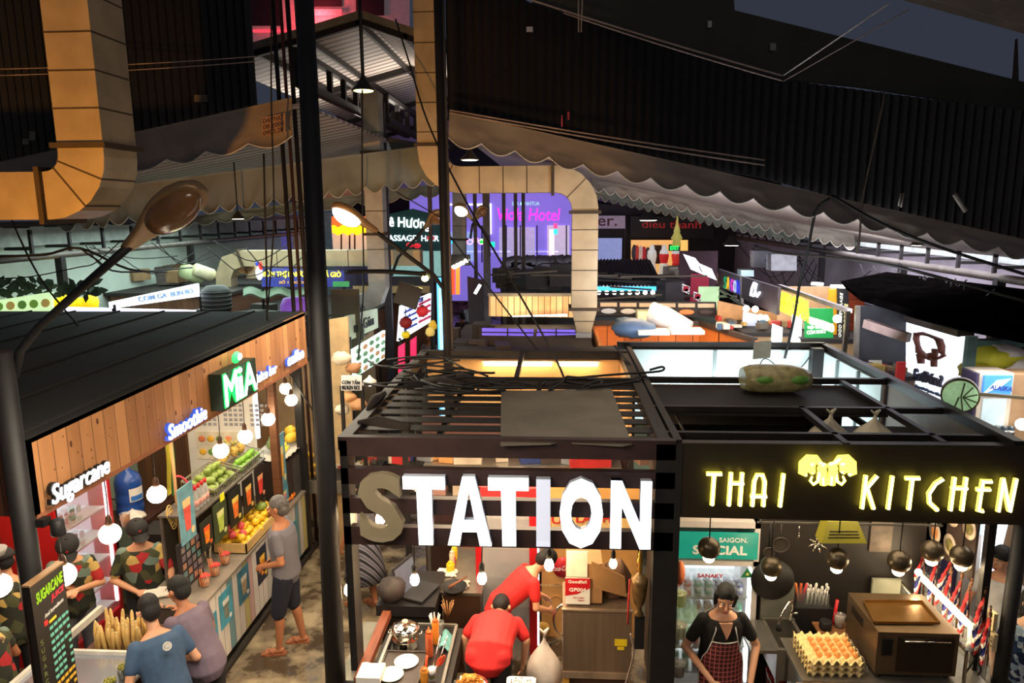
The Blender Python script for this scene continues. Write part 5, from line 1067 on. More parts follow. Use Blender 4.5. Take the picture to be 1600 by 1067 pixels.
p = pz(814, 1066, .93); p.z = .9; t = T('rice_tub', 'white foam tub filled with garnished rice at the bottom edge', 'food tub', p); g = G(WHT); g.slab([p+V((x*.12, y*.09, -.04)) for x, y in ((-1, -.8), (-.8, -1), (.8, -1), (1, -.8), (1, .8), (.8, 1), (-.8, 1), (-1, .8))], (0, 0, .06)); g.obj('tub', t)
g = G(M('rice', rgb(232, 222, 196), .6, 0, .2, 60, .3)); g.ball(p+Z1*.015, (.1, .075, .022), 16, 8, jit=.2); g.use(M('spice_dark', rgb(90, 50, 30), .6))
for k in range(18): g.ball(p+V((rn.uniform(-.08, .08), rn.uniform(-.06, .06), .034)), .006, 6, 4)
g.obj('rice', t)
# black work floor and glass-door fridge with red frame
t = T('glass_door_fridge', 'glass-fronted fridge with a red frame behind the workers', 'fridge', (-.4, 7.0, 0)); xa, xb = py(750, 900, 6.9).x, py(832, 900, 6.9).x
g = G(REDP); g.bb(xa-.04, xa+.02, 6.88, 6.94, 0, 1.95); g.bb(xb-.03, xb+.05, 6.86, 6.94, 0, 1.95); g.bb(xa, xb, 6.88, 6.94, 1.85, 1.95); g.obj('door_frame', t)
g = G(LEDW); g.bb(xb+.055, xb+.07, 6.87, 6.9, .2, 1.7); g.obj('led_strip', t)
g = G(M('fridge_inside', rgb(120, 116, 124), .4)); g.bb(xa, xb, 7.3, 7.33, 0, 1.9); g.obj('back', t)
g = G(M('tinted_glass', (.8, .85, .9), .06, 0, .02, alpha=.22)); g.bb(xa+.02, xb-.03, 6.9, 6.905, 0, 1.85); g.obj('glass_door', t)
for k in range(5): g = G(STEEL); g.bb(xa+.02, xb-.03, 6.96, 7.28, .25+.33*k, .26+.33*k); g.obj('shelf', t)
# ochre wall marks, round red logo, lettering, handle
t = T('round_logo_sign', 'red round drink logo with white script on the ochre wall', 'sign', py(880, 884, 7.3)); p = py(880, 886, 7.33); g = G(REDP); g.lathe([(.001, .01), (.2*.6, .01), (.2*.6, 0)], p, (0, -1, 0), 28); g.obj('disc', t)
g = G(WHT); a = py(862, 892, 7.31); g.text('Coca-Cola', a, V((1, 0, .06)), Z1, .2, .055, .005, .35, .0); g.obj('lettering', t)
g = G(M('ink_pale', rgb(226, 200, 160), .6)); a = py(842, 915, 7.34); g.text('UỐNG CÙNG CẢM', a, X1, Z1, .26, .03, .004, 0, .01); tag(g.obj('wall_lettering'), 'small pale capital letters under the red round logo', 'lettering')
g = G(M('ochre_dot', rgb(224, 176, 84), .6)); g.lathe([(.001, .006), (.085, .006), (.085, 0)], py(848, 982, 7.34), (0, -1, 0), 28); tag(g.obj('round_sticker'), 'pale yellow round sticker on the ochre wall', 'sticker')
for i, (x, y) in enumerate([(868, 940), (872, 925)]):
    g = G(M('ochre_line', rgb(206, 154, 84), .6)); p = py(x, y, 7.34); g.tube([p+V((.07*cos(a), 0, .05*sin(a*1.3)+.02*a*(i+1))) for a in [k*.4 for k in range(9)]], .006, 5); tag(g.obj('wall_drawing'), ['curly pale line drawing on the ochre wall, lower', 'curly pale line drawing on the ochre wall, upper'][i], 'drawing')
# steel cabinet with boxes
t = T('steel_cabinet', 'brushed steel kitchen cabinet with louvres at the right of the near stall', 'cabinet', (.38, 6.1, 0)); BR = M('brushed_steel', rgb(150, 128, 108), .35, .7, .15, 3, stretch=(8, 8, .4))
g = G(BR); g.bb(.07, .68, 5.85, 6.35, .62, 1.22); g.obj('body', t); g = G(M('steel_trim', rgb(190, 170, 150), .3, .8)); g.bb(.06, .69, 5.84, 5.87, 1.22, 1.235); g.bb(.07, .68, 5.84, 5.85, .56, .62); g.obj('trim', t)
g = G(DKST); g.bb(.1, .66, 5.9, 6.3, 0, .56)
for k in range(6): g.bb(.18, .66, 5.87, 5.9, .12+.075*k, .16+.075*k)
g.obj('louvres', t); g = G(M('ochre_leg', rgb(206, 150, 60), .6)); g.bb(.07, .13, 5.86, 5.9, 0, .56); g.obj('leg', t)
g = G(M('warning_yellow', rgb(240, 200, 30), .5)); g.box(py(970, 1004, 5.845), (.11, .004, .065)); g.box(py(970, 1013, 5.845), (.06, .004, .03)); tag(g.obj('warning_label'), 'small yellow warning label on the steel cabinet', 'label')
t = T('cardboard_box', 'open cardboard box with a white and red label on the steel cabinet', 'box', (.3, 6.0, 1.24)); CB = M('cardboard', rgb(166, 122, 78), .75, 0, .12, 6)
g = G(CB); g.bb(.1, .42, 5.95, 6.3, 1.24, 1.62); g.obj('carton', t)
g = G(CB); g.slab([(.32, 5.92, 1.66), (.62, 5.95, 1.5), (.64, 5.96, 1.3), (.34, 5.93, 1.4)], (0, .012, 0)); g.obj('flap', t)
g = G(M('box_print', rgb(226, 214, 200), .6)); g.bb(.1, .285, 5.935, 5.948, 1.50, 1.74); g.obj('printed_side', t)
g = G(WHT); g.bb(.09, .31, 5.925, 5.94, 1.24, 1.49); g.use(REDP); g.slab([(.09, 5.922, 1.49), (.09, 5.922, 1.32), (.2, 5.922, 1.34), (.31, 5.922, 1.40), (.31, 5.922, 1.49)], (0, .004, 0)); g.use(WHT)
g.text('Goodfoil', (.115, 5.922, 1.445), X1, Z1, .165, .03, .004, 0, .02); g.text('GF004', (.125, 5.922, 1.365), X1, Z1, .15, .035, .004, 0, .02); g.use(INKR); g.text('35m x 45cm', (.16, 5.922, 1.30), X1, Z1, .1, .012, .004); g.text('Made in', (.2, 5.922, 1.275), X1, Z1, .06, .012, .004); g.obj('brand_label', t)
g = G(M('brown_sack', rgb(120, 88, 64), .8, 0, .2, 8, .5)); g.ball((.55, 6.15, 1.36), (.14, .14, .2), 16, 12, jit=.25); tag(g.obj('paper_sack'), 'crumpled brown paper sack beside the open carton', 'sack')
# bronze ornament with a tall finial on the stall post
BZ = M('bronze', rgb(132, 102, 62), .4, .6, .3, 20, .2); p = py(998, 962, 5.5); t = T('bronze_lamp', 'bronze urn-shaped wall lamp with gilded finial on the dark post', 'wall lamp', p)
g = G(BZ); g.lathe([(.03, 0), (.04, .02), (.025, .05), (.022, .08), (.045, .12), (.06, .2), (.068, .3), (.07, .33), (.05, .345), (.03, .37), (.012, .39)], p, seg=18); g.obj('urn', t)
g = G(M('gilt', rgb(214, 160, 70), .3, .8)); g.lathe([(.01, .38), (.022, .42), (.012, .45), (.026, .49), (.014, .53), (.018, .55), (.001, .6)], p, seg=12); g.obj('finial', t)
g = G(BLACK); g.bb(p.x-.03, p.x+.05, p.y-.01, p.y+.05, p.z-.3, p.z); g.obj('bracket', t)
g = G(M('red_ribbon', rgb(190, 30, 30), .6)); g.tube([py(984, 905, 5.48), py(982, 940, 5.48), py(981, 975, 5.48)], .008, 5); tag(g.obj('red_ribbon'), 'thin red ribbon hanging left of the bronze lamp', 'ribbon')
cable([(985, 990, 5.5), (990, 1020, 5.5), (978, 1067, 5.5), (970, 1100, 5.5)], .008, 'pale cord falling beside the steel cabinet', WIRE)
bag((-.1, 6.05, .35), .17, .5, 'white plastic carrier bag hanging left of the steel cabinet', M('bag_white_thin', rgb(240, 226, 214), .35, 0, .1, 10, .4, alpha=.85), seed=8, name='carrier_bag', sq=.8)
g = G(CH); p = py(884, 967, 6.0); g.tube([p+V((-.11*cos(a), -.02, .16*sin(a))) for a in [(-1.4+k*.28) for k in range(11)]], .012, 8); tag(g.obj('chrome_ring'), 'curved chrome handle ring beside the steel cabinet', 'handle')
g = G(BLACK); p = py(856, 1007, 6.1); g.ball(p, (.035, .03, .022), 12, 8); g.tube([p, p+V((.1, .02, .03))], .006, 5); tag(g.obj('black_lever'), 'black lever knob in front of the ochre wall', 'knob')
# clutter between the rails: shelf with goods at the back
t = T('back_shelf', 'shelf across the back of the near stall seen between the rails', 'shelf', (-.4, 8.4, 0)); g = G(STEEL); g.bb(XL+.1, .85, 8.1, 8.68, 1.28, 1.31); g.bb(XL+.1, .85, 8.2, 8.68, .7, .73); g.obj('board', t)
for x in (-1.55, .8): g = G(STEEL); g.bar((x, 8.15, 0), (x, 8.15, 1.3), .04, .04, up=Y1); g.obj('leg', t)
gd = [((-1.45, 1.31), (.22, .2, .2), (176, 130, 120), 'dusty pink storage box on the back shelf, leftmost'), ((-1.15, 1.31), (.2, .2, .26), (190, 170, 150), 'beige storage box on the back shelf'), ((-.86, 1.31), (.16, .18, .16), (190, 40, 44), 'red storage tin on the back shelf'), ((-.55, 1.31), (.3, .2, .28), (36, 52, 96), 'dark blue storage crate on the back shelf'), ((-.14, 1.31), (.16, .2, .2), (90, 100, 110), 'grey storage tin on the back shelf'), ((.14, 1.31), (.22, .2, .12), (190, 140, 90), 'low tan storage box on the back shelf'), ((.46, 1.31), (.24, .2, .16), (150, 140, 130), 'pale grey storage box on the back shelf'), ((.72, 1.31), (.16, .2, .26), (170, 120, 70), 'ochre storage box on the back shelf, rightmost')]
for (x, z), (a, b, c), col, lb in gd: g = G(M('store_%d_%d_%d' % col, rgb(*col), .55, 0, .2)); g.bb(x-a/2, x+a/2, 8.2, 8.2+b, z, z+c); g.use(M('store_lid', rgb(210, 205, 198), .5)); g.bb(x-a/2-.008, x+a/2+.008, 8.19, 8.21+b, z+c, z+c+.02); tag(g.obj('storage_box'), lb, 'box')
for i, (x, z, Y, s) in enumerate([(700, 721, 7.6, 0), (742, 722, 7.4, 0)]): pass
mid = [((-1.3, 7.9), (.28, .3, .62), (150, 110, 100)), ]
g = G(M('white_appliance', rgb(200, 196, 190), .4)); g.bb(-.2, .25, 7.6, 7.95, .9, 1.22); g.use(M('oven_glow', rgb(230, 160, 70), .5, em=(1, .6, .2), es=.8)); g.bb(-.15, .15, 7.59, 7.6, .95, 1.16); tag(g.obj('warming_cabinet'), 'white food warmer with orange-lit window seen between the top rails', 'food warmer')
for i in range(3): can((-.7+.3*i, 7.75, 1.31-.4+.0), [(200, 40, 50), (230, 200, 60), (220, 220, 225)][i], 'tin can standing at the rear, seen between the rails', 'tin cans at the rear of the near stall', .05, .14)
light('stall_light', 'AREA', (-.4, 6.6, 2.7), 95, (1, .76, .5), 1.6, 1.4)
light('stall_light', 'AREA', (-.4, 8.2, 2.55), 14, (1, .78, .5), 1.6, .6)
light('sign_spill', 'AREA', (-.4, 5.2, 2.3), 6, (.9, .93, 1), 2.2, .4, to=(-.4, 3, 1.0))
# ================================================================ THE STALL WITH THE YELLOW LETTERS
YELO = E('letter_yellow', (1, .86, .08), 3.2); YELW = E('letter_core', (1, 1, .7), 3.0)
FB = M('fascia_black', rgb(38, 28, 14), .5, 0, .15)
XA, XB = .96, 3.95
t = T('lettered_fascia', 'black fascia with yellow glowing letters THAI KITCHEN and an elephant emblem', 'sign', (2.4, 5.4, 2.3))
g = G(FB); g.slab([py(1058, 808, 5.38), py(1665, 822, 5.38), py(1665, 697, 5.38), py(1058, 692, 5.38)], (0, .08, 0)); g.obj('fascia_panel', t)
def strokes(ch, a, b):
    """thin art-deco letters as stroke lists in a unit box"""
    S_ = {'T': [[(0, .95), (1, .95)], [(.5, .95), (.45, 0)]], 'H': [[(.12, 1), (.08, 0)], [(.86, 1), (.82, 0)], [(-.02, .68), (1, .68)]], 'A': [[(.1, 0), (.14, .75), (.3, .95), (.65, .95), (.82, .75), (.82, 0)], [(-.05, .3), (1, .3)]],
          'I': [[(.6, 1), (.4, 0)]], 'K': [[(.15, 1), (.08, 0)], [(.9, 1), (.15, .55)], [(.3, .62), (.85, 0)]], 'C': [[(.95, .95), (.5, .8), (.15, .5), (.25, .22), (.8, 0)]], 'E': [[(.2, .9), (1, .9)], [(-.1, .66), (.95, .66)], [(.3, .95), (.22, 0), (.6, 0)]], 'N': [[(.1, 0), (.16, 1)], [(.16, 1), (.75, .05)], [(.8, 0), (.95, 1)]]}[ch]
    out = []
    for s in S_: out.append([V((a.x+(b.x-a.x)*u, 5.34, a.z+(b.z-a.z)*v)) for u, v in s])
    return out
for ch, x0, x1 in [('T', 1102, 1128), ('H', 1137, 1163), ('A', 1173, 1200), ('I', 1214, 1229), ('K', 1345, 1373), ('I', 1383, 1399), ('T', 1410, 1437), ('C', 1445, 1475), ('H', 1483, 1513), ('E', 1524, 1550), ('N', 1557, 1589)]:
    k = (x0-1100)*.022; a = py(x0, 789+k, 5.34); b = py(x1, 738+k, 5.34); g = G(YELO)
    for s in strokes(ch, a, b): g.tube([p+Y1*.004 for p in s], .0185, 8); 
    g.use(YELW)
    for s in strokes(ch, a, b): g.tube([p-Y1*.010 for p in s], .010, 6)
    g.obj('letter', t)
g = G(YELO)
for mt_, k, dy in ((YELO, 1, 0), (YELW, .55, -.012)):
    g.use(mt_); q_ = lambda x, y: py(1293+x, y, 5.335+dy)
    for s in (-1, 1):
        g.tube([q_(s*a, b) for a, b in ((11, 724), (19, 717), (29, 717), (37, 725), (39, 738), (33, 743))], [.018*k, .034*k, .04*k, .042*k, .034*k, .012*k], 8)
        g.tube([q_(s*a, b) for a, b in ((24, 724), (27, 733), (22, 739))], [.03*k, .038*k, .02*k], 8)
        g.tube([q_(s*a, b) for a, b in ((12, 738), (15, 752), (22, 757), (27, 751), (24, 744))], [.02*k, .014*k, .012*k, .012*k, .008*k], 7)
        g.tube([q_(s*a, b) for a, b in ((6, 724), (9, 732), (7, 744), (6, 757))], [.03*k, .036*k, .03*k, .03*k], 8)
g.obj('elephant_emblem', t)
# roof: parapets, beams, deck
t = T('stall_roof_frame', 'black roof frame with open bays behind the yellow-lettered fascia', 'roof frame', (2.2, 7, 2.9)); BRB = M('brown_beam', rgb(74, 42, 20), .55, 0, .2)
g = G(DARK); g.bb(XA-.06, 3.58, 5.62, 5.67, 2.9, 2.95); g.bb(XA-.06, 3.5, 6.4, 6.45, 2.9, 2.95); g.bb(XA-.1, 3.45, 7.5, 7.56, 2.9, 2.96); g.bb(XA-.15, 3.5, 9.4, 9.47, 2.9, 2.99); g.obj('cross_beam', t)
g = G(DARK); g.bb(2.2, 2.25, 5.4, 6.45, 2.9, 2.95); g.obj('short_beam', t); g = G(DARK); g.bb(2.95, 3.0, 5.45, 7.5, 2.9, 2.95); g.obj('long_beam', t); g = G(DARK); g.bb(3.45, 3.53, 5.4, 9.45, 2.9, 2.98); g.obj('side_beam', t); g = G(DARK); g.bb(.92, .98, 5.4, 9.45, 2.9, 2.96); g.obj('side_beam', t)
g = G(BRB); g.bb(1.45, 2.95, 5.66, 5.68, 2.70, 2.9); g.bb(.98, 2.95, 7.4, 7.42, 2.8, 2.9); g.obj('inner_board', t)
g = G(M('black_deck', rgb(22, 18, 16), .7, 0, .3, 3)); g.bb(.98, 3.0, 5.5, 6.45, 2.6, 2.64); g.bb(.98, 3.0, 6.45, 7.5, 2.85, 2.89); g.obj('roof_deck', t)
g = G(M('black_deck', rgb(22, 18, 16), .7)); g.bb(.98, 3.0, 7.45, 7.48, 2.3, 2.86); g.bb(3.0, 3.03, 5.5, 7.48, 2.6, 2.66); g.obj('deck_skirt', t)
g = G(M('side_parapet', rgb(90, 72, 52), .6, 0, .35, 3)); g.bb(3.47, 3.5, 5.5, 7.5, 2.35, 2.9); g.obj('side_board', t)
for (x, y) in ((3.47, 5.6), (3.47, 7.5), (3.47, 9.4), (.93, 9.4)): g = G(DARK); g.bb(x, x+.06, y, y+.06, 0, 2.95); g.obj('post', t)
WB = M('white_hoarding', rgb(196, 214, 214), .6, 0, .08, 4)
t = T('white_hoarding', 'white boards with steel studs lining the open bay behind the black roof', 'wall panel', (2.2, 9.4, 2.4))
g = G(WB); g.bb(.98, 3.45, 9.36, 9.39, 1.9, 2.9); g.obj('back_board', t); g = G(WB); g.bb(3.42, 3.45, 7.56, 9.36, 1.9, 2.9); g.obj('side_board', t)
g = G(M('stud', rgb(120, 130, 130), .5, .3)); g.bb(2.06, 2.1, 9.33, 9.36, 1.9, 2.9); g.bb(3.39, 3.42, 8.7, 8.74, 1.9, 2.9); g.bb(3.39, 3.42, 8.1, 8.14, 1.9, 2.9); g.obj('stud', t)
g = G(DARK); g.bb(3.28, 3.42, 9.2, 9.34, 2.3, 2.95); g.obj('corner_block', t)
light('bay_light', 'AREA', (2.2, 8.8, 2.3), 38, (.85, .97, 1), 2.0, .5, to=(2.2, 9.4, 2.5))
light('bay_light', 'AREA', (2.9, 8.3, 2.2), 16, (.85, .97, 1), .5, 1.0, to=(3.5, 8.4, 2.6))
PKG = M('shrink_wrap', rgb(150, 140, 96), .3, 0, .4, 14, .2)
p = pz(1213, 613, 2.9); t = T('wrapped_package', 'shrink-wrapped package with green bands lying on the black roof', 'package', p)
g = G(PKG); rg = []
for k in range(9):
    q = k/8; x = p.x-.33+.66*q; s = [.75, .95, 1, 1, 1, 1, .97, .85, .6][k]
    rg.append([V((x, 7.2+.2*cos(a)*s, 3.03+.14*sin(a)*s*(1.15-.15*abs(sin(a))))) for a in [i*pi/8 for i in range(16)]])
g.loft(rg); g.obj('wrapping', t); g = G(M('green_print', rgb(90, 140, 50), .4, 0, .3, 10))
for x0 in (-.26, .06): g.ball((p.x+x0+.11, 7.05, 3.05), (.12, .06, .05), 12, 6)
g.obj('green_band', t)
FILMB = M('rice_bag_film', rgb(206, 194, 166), .4, 0, .12, 10, .3)
bag((2.36, 6.1, 2.64), .21, .34, 'tied translucent white bag on the roof, left of two', FILMB, seed=11, name='tied_bag'); bag((2.74, 6.12, 2.64), .2, .33, 'tied translucent white bag on the roof, right of two', FILMB, seed=13, name='tied_bag')
p = pz(1190, 560, 3.0); g = G(M('paper_card', rgb(200, 206, 196), .6)); g.box(p+V((0, .0, .1)), (.2, .01, .2), (V((1, 0, .1)), V((.05, .1, 1)))); tag(g.obj('paper_card'), 'white paper card tied to the far parapet rail', 'card')
cable([(1180, 590, 8.6), (1195, 560, 9.2), (1225, 580, 9.2), (1250, 575, 9.3), (1270, 550, 9.3)], .008, 'thin cable in front of the white hoarding')
cable([(880, 592, 7.6), (960, 585, 7.6), (1030, 580, 7.7), (1035, 573, 7.8), (1015, 578, 7.8)], .014, 'black cable end curling over the white hoarding edge')
cable([(960, 540, 9), (985, 570, 8.2), (1010, 600, 7.6), (1050, 640, 6.8), (1075, 690, 5.6)], .012, 'black cable drooping across the roof joint')
# interior -----------------------------------------------------------------
g = G(M('kitchen_black_wall', rgb(30, 25, 22), .5, 0, .2)); g.bb(1.93, 3.5, 6.56, 6.61, 0, 2.54); tag(g.obj('kitchen_back_wall'), 'black back wall of the kitchen stall', 'wall panel')
g = G(M('kitchen_side', rgb(50, 40, 34), .6)); g.bb(.95, .98, 5.6, 7.0, 0, 2.7); tag(g.obj('kitchen_side_wall'), 'dark side partition left of the canned drinks fridge', 'wall panel')
g = G(M('grey_board', rgb(104, 104, 96), .5, .2)); g.bb(1.94, 2.24, 6.34, 6.37, .6, 1.28); g.use(BLACK); g.lathe([(.001, .01), (.2, .01), (.2, 0)], (2.03, 6.34, 1.3), (0, -1, 0), 28); tag(g.obj('splash_board'), 'grey splash board behind the sink with a round black cut-out', 'board')
g = G(BLACK); g.bb(.98, 3.58, 5.5, 7.0, 2.55, 2.6); tag(g.obj('stall_ceiling'), 'black ceiling of the kitchen stall', 'ceiling panel')
# canned-drinks fridge
t = T('can_fridge', 'white drinks fridge with teal header full of cans in the kitchen stall', 'fridge', (1.5, 6.7, 0)); FRW = M('fridge_white', rgb(198, 190, 186), .4, 0, .05)
xa, xb = 1.08, 1.9
g = G(FRW); g.bb(xa, xb, 6.98, 7.0, 0, 1.86); g.bb(xa-.01, xa+.04, 6.35, 6.98, 0, 1.86); g.bb(xb-.05, xb, 6.35, 6.98, 0, 1.86); g.bb(xa, xb, 6.35, 6.98, 1.42, 1.47); g.bb(xa, xb, 6.35, 6.98, 1.8, 1.86); g.bb(xa, xb, 6.35, 6.98, 0, .15); g.obj('body', t)
g = G(M('teal_header', rgb(20, 120, 104), .35, em=rgb(20, 130, 110), es=.7)); g.bb(xa+.02, xb-.02, 6.33, 6.35, 1.5, 1.76); g.obj('header', t)
g = G(WHT); g.text('SAIGON.', (xa+.44, 6.325, 1.67), X1, Z1, .26, .045, .004, 0, .01); g.text('SPECIAL', (xa+.2, 6.325, 1.545), X1, Z1, .5, .09, .004, 0, .03); g.obj('header_lettering', t)
g = G(LEDS); g.bb(xa+.05, xb-.06, 6.965, 6.975, .15, 1.42); g.obj('lit_back', t); g = G(LEDW); g.bb(xb-.07, xb-.055, 6.38, 6.4, .2, 1.38); g.obj('led_strip', t)
g = G(CLEAR); g.bb(xa+.04, xb-.05, 6.352, 6.358, .2, 1.42); g.obj('glass_door', t); g = G(M('ink_sign_red', rgb(186, 34, 30))); g.text('SANAKY', (xa+.26, 6.345, 1.3), X1, Z1, .24, .04, .003, 0, .03); g.obj('door_lettering', t)
g = G(M('star_green', rgb(30, 120, 70), .5)); g.slab([(xb-.16, 6.345, 1.31), (xb-.04, 6.345, 1.31), (xb-.1, 6.345, 1.41)], (0, .004, 0)); g.use(M('star_yellow', rgb(240, 220, 120), .5)); g.slab([(xb-.1+.02*(1 if k % 2 == 0 else .4)*sin(k*pi/5), 6.341, 1.345+.02*(1 if k % 2 == 0 else .4)*cos(k*pi/5)) for k in range(10)], (0, .003, 0)); g.obj('star_badge', t)
for k, z in enumerate((.3, .56, .82, 1.08)):
    g = G(WIREM); g.bb(xa+.04, xb-.06, 6.38, 6.4, z-.02, z); g.bb(xa+.04, xb-.06, 6.4, 6.95, z-.006, z); g.obj('wire_shelf', t)
ccs = [(60, 150, 110), (40, 60, 130), (50, 60, 120), (190, 40, 50), (90, 100, 120), (150, 120, 60), (180, 60, 40)]
for k, z in enumerate((.3, .56, .82, 1.08)):
    for j in range(7):
        for dp in range(1 if k < 2 else 2): can((xa+.1+.097*j, 6.47+.1*dp, z), ccs[(j//2+k*2) % 7], 'drink can on the %s shelf of the teal-topped fridge' % ['lowest', 'third', 'second', 'top'][k], 'cans in the teal-topped fridge, %s shelf' % ['lowest', 'third', 'second', 'top'][k], .036, .17 if k != 3 else .12)
# above fridge boxes
for i, (x, w_, c) in enumerate([(1.12, .3, (200, 170, 70)), (1.45, .22, (226, 214, 180)), (1.7, .2, (214, 150, 120))]): g = G(M('top_%d' % i, rgb(*c), .5)); g.bb(x, x+w_, 6.5, 6.8, 1.862, 1.98); tag(g.obj('storage_box'), ['flat yellow box on top of the teal-topped fridge', 'cream box on top of the teal-topped fridge', 'reddish bowl-like box on top of the teal-topped fridge'][i], 'box')
# bits hung at the left post
g = G(M('terracotta', rgb(190, 100, 60), .6)); g.ball(py(1063, 895, 5.75), (.04, .05, .11), 12, 9); tag(g.obj('clay_ornament'), 'terracotta ornament hanging beside the fridge door', 'ornament')
t = T('glass_shelf', 'glass shelf with clear food tubs beside the dark post', 'glass shelf', (1.1, 5.8, 1.2)); g = G(M('glass_green', rgb(150, 190, 170), .05, alpha=.3)); g.slab([pz(1050, 995, 1.0), pz(1097, 995, 1.0), pz(1085, 930, 1.0), pz(1052, 930, 1.0)], (0, 0, .012)); g.slab([(1.03, 5.62, 1.02), (1.03, 6.2, 1.02), (1.03, 6.2, 1.5), (1.03, 5.62, 1.4)], (.008, 0, 0)); g.obj('glass_plates', t)
for i, (x, y, c) in enumerate([(1062, 935, (200, 206, 130)), (1062, 985, (214, 204, 170)), (1060, 1045, (170, 160, 150))]):
    p = py(x, y, 5.85); t = T('food_tub', ['clear tub of green herbs on the glass shelf', 'clear tub with cream lid under the glass shelf', 'large clear container at the lower left of the kitchen stall'][i], 'tub', p, 'clear food tubs by the fridge'); g = G(M('tub_%d' % i, rgb(*c), .3, 0, .2, 12, alpha=.75)); g.lathe([(.05, -.06), (.06, .05), (.064, .055)], p, seg=16); g.obj('bowl', t); g = G(CLEAR); g.lathe([(.066, .055), (.066, .065), (.001, .07)], p, seg=16); g.obj('lid', t)
# sink and tap
t = T('kitchen_sink', 'stainless steel sink behind the woman in the checked apron', 'sink', (2.1, 6.55, .5)); g = G(STEEL)
g.bb(1.95, 2.25, 5.84, 5.87, .6, .9); g.bb(1.95, 2.25, 6.3, 6.33, .6, .92); g.bb(1.95, 1.98, 5.87, 6.3, .6, .9); g.bb(2.22, 2.25, 5.87, 6.3, .6, .9); g.bb(1.98, 2.22, 5.87, 6.3, .6, .63); g.bb(1.72, 1.95, 5.84, 6.33, .86, .89); g.obj('basin', t)
for x in (1.97, 2.23): g = G(STEEL); g.bar((x, 5.86, 0), (x, 5.86, .6), .03, .03, up=Y1); g.obj('leg', t)
t = T('goose_neck_tap', 'curved chrome tap with a black spray head over the sink', 'tap', (2.2, 6.3, .92)); g = G(CH); g.tube([(2.2, 6.3, .92), (2.21, 6.28, 1.06), (2.2, 6.26, 1.14), (2.15, 6.22, 1.14), (2.08, 6.17, 1.05), (2.04, 6.12, .97)], [.018, .012, .012, .012, .012, .014], 8); g.obj('spout', t); g = G(BLACK); g.lathe([(.014, 0), (.028, -.05), (.026, -.06)], (2.04, 6.12, .97), (-.2, -.3, 1)); g.obj('spray_head', t); g = G(CH); g.tube([(2.2, 6.28, 1.0), (2.25, 6.24, 1.02)], .009, 6); g.obj('handle', t)
t = T('red_bucket', 'red plastic bucket with a pale handle under the sink', 'bucket', (2.15, 5.85, 0)); g = G(REDP); g.lathe([(.1, 0), (.125, .3), (.13, .3), (.13, .31), (.12, .31), (.09, .02)], (2.08, 6.1, .2)); g.obj('pail', t); g = G(WHT); g.tube([(2.08+.125*cos(a), 6.1-.13*sin(a), .5-.1*sin(a)) for a in [k*pi/10 for k in range(11)]], .008, 6); g.obj('handle', t)
g = G(M('stand_dark', rgb(40, 36, 36), .6)); g.bb(1.98, 2.2, 5.98, 6.22, 0, .2); tag(g.obj('low_stand'), 'low dark stand under the red bucket', 'stand')
# black holder with spoons
t = T('cutlery_holder', 'black wall box holding white plastic spoons and forks', 'box', (2.6, 6.8, .6)); g = G(BLACK); g.bb(2.24, 2.62, 6.36, 6.55, .6, 1.0); g.obj('box_body', t); g = G(CLEAR); g.bb(2.28, 2.58, 6.38, 6.5, 1.0, 1.13); g.obj('clear_bin', t)
t = T('plastic_spoons', 'bunch of white plastic spoons in the black wall box', 'spoons', (2.7, 6.8, 1))
for k in range(16): p = V((2.38+.012*k, 6.4+.02*(k % 3), 1.02)); q = p+V((.02*sin(k*2.3), -.02, .16+.03*sin(k))); g = G(WHT); g.tube([p, q], .005, 4); g.ball(q, (.014, .006, .024), 8, 5); g.obj('spoon', t)
for i, c in enumerate([(226, 120, 60), (206, 90, 50), (190, 60, 70)]): g = G(M('stick_%d' % i, rgb(*c), .5)); g.tube([(2.31+.02*i, 6.44, 1.04), (2.27+.05*i, 6.4, 1.23)], .012, 6); tag(g.obj('kitchen_utensil'), ['orange utensil handle in the clear bin', 'red-orange utensil handle in the clear bin', 'pink packet of chopsticks in the clear bin'][i], 'utensil')
g = G(M('plywood', rgb(130, 84, 48), .6, 0, .25, 6, stretch=(.5, 4, 4))); g.bb(2.42, 2.86, 6.1, 6.13, .5, .88); g.bb(2.42, 2.86, 6.13, 6.34, .86, .88); tag(g.obj('plywood_box'), 'brown plywood side box behind the egg trays', 'box')
p = V((2.76, 6.24, .88)); cup(p, .045, .13, M('blue_white_cup', rgb(196, 214, 226), .5), 'stack of pale blue paper cups behind the oven', None, name='paper_cup'); cup(V((2.64, 6.26, .88)), .05, .12, M('clear_wrap', rgb(170, 160, 150), .3), 'plastic-wrapped tumbler left of the blue cups', None, name='wrapped_tumbler'); g = G(REDP); g.tube([(2.6, 6.3, .86), (2.63, 6.32, 1.12)], .016, 6); tag(g.obj('red_stick'), 'upright red handle beside the black wall box', 'handle')
g = G(BLACK); g.lathe([(.05, 0), (.055, .02), (.055, .08), (.05, .085)], (2.5, 6.22, .88)); tag(g.obj('tape_roll'), 'dark roll on the plywood box', 'roll')
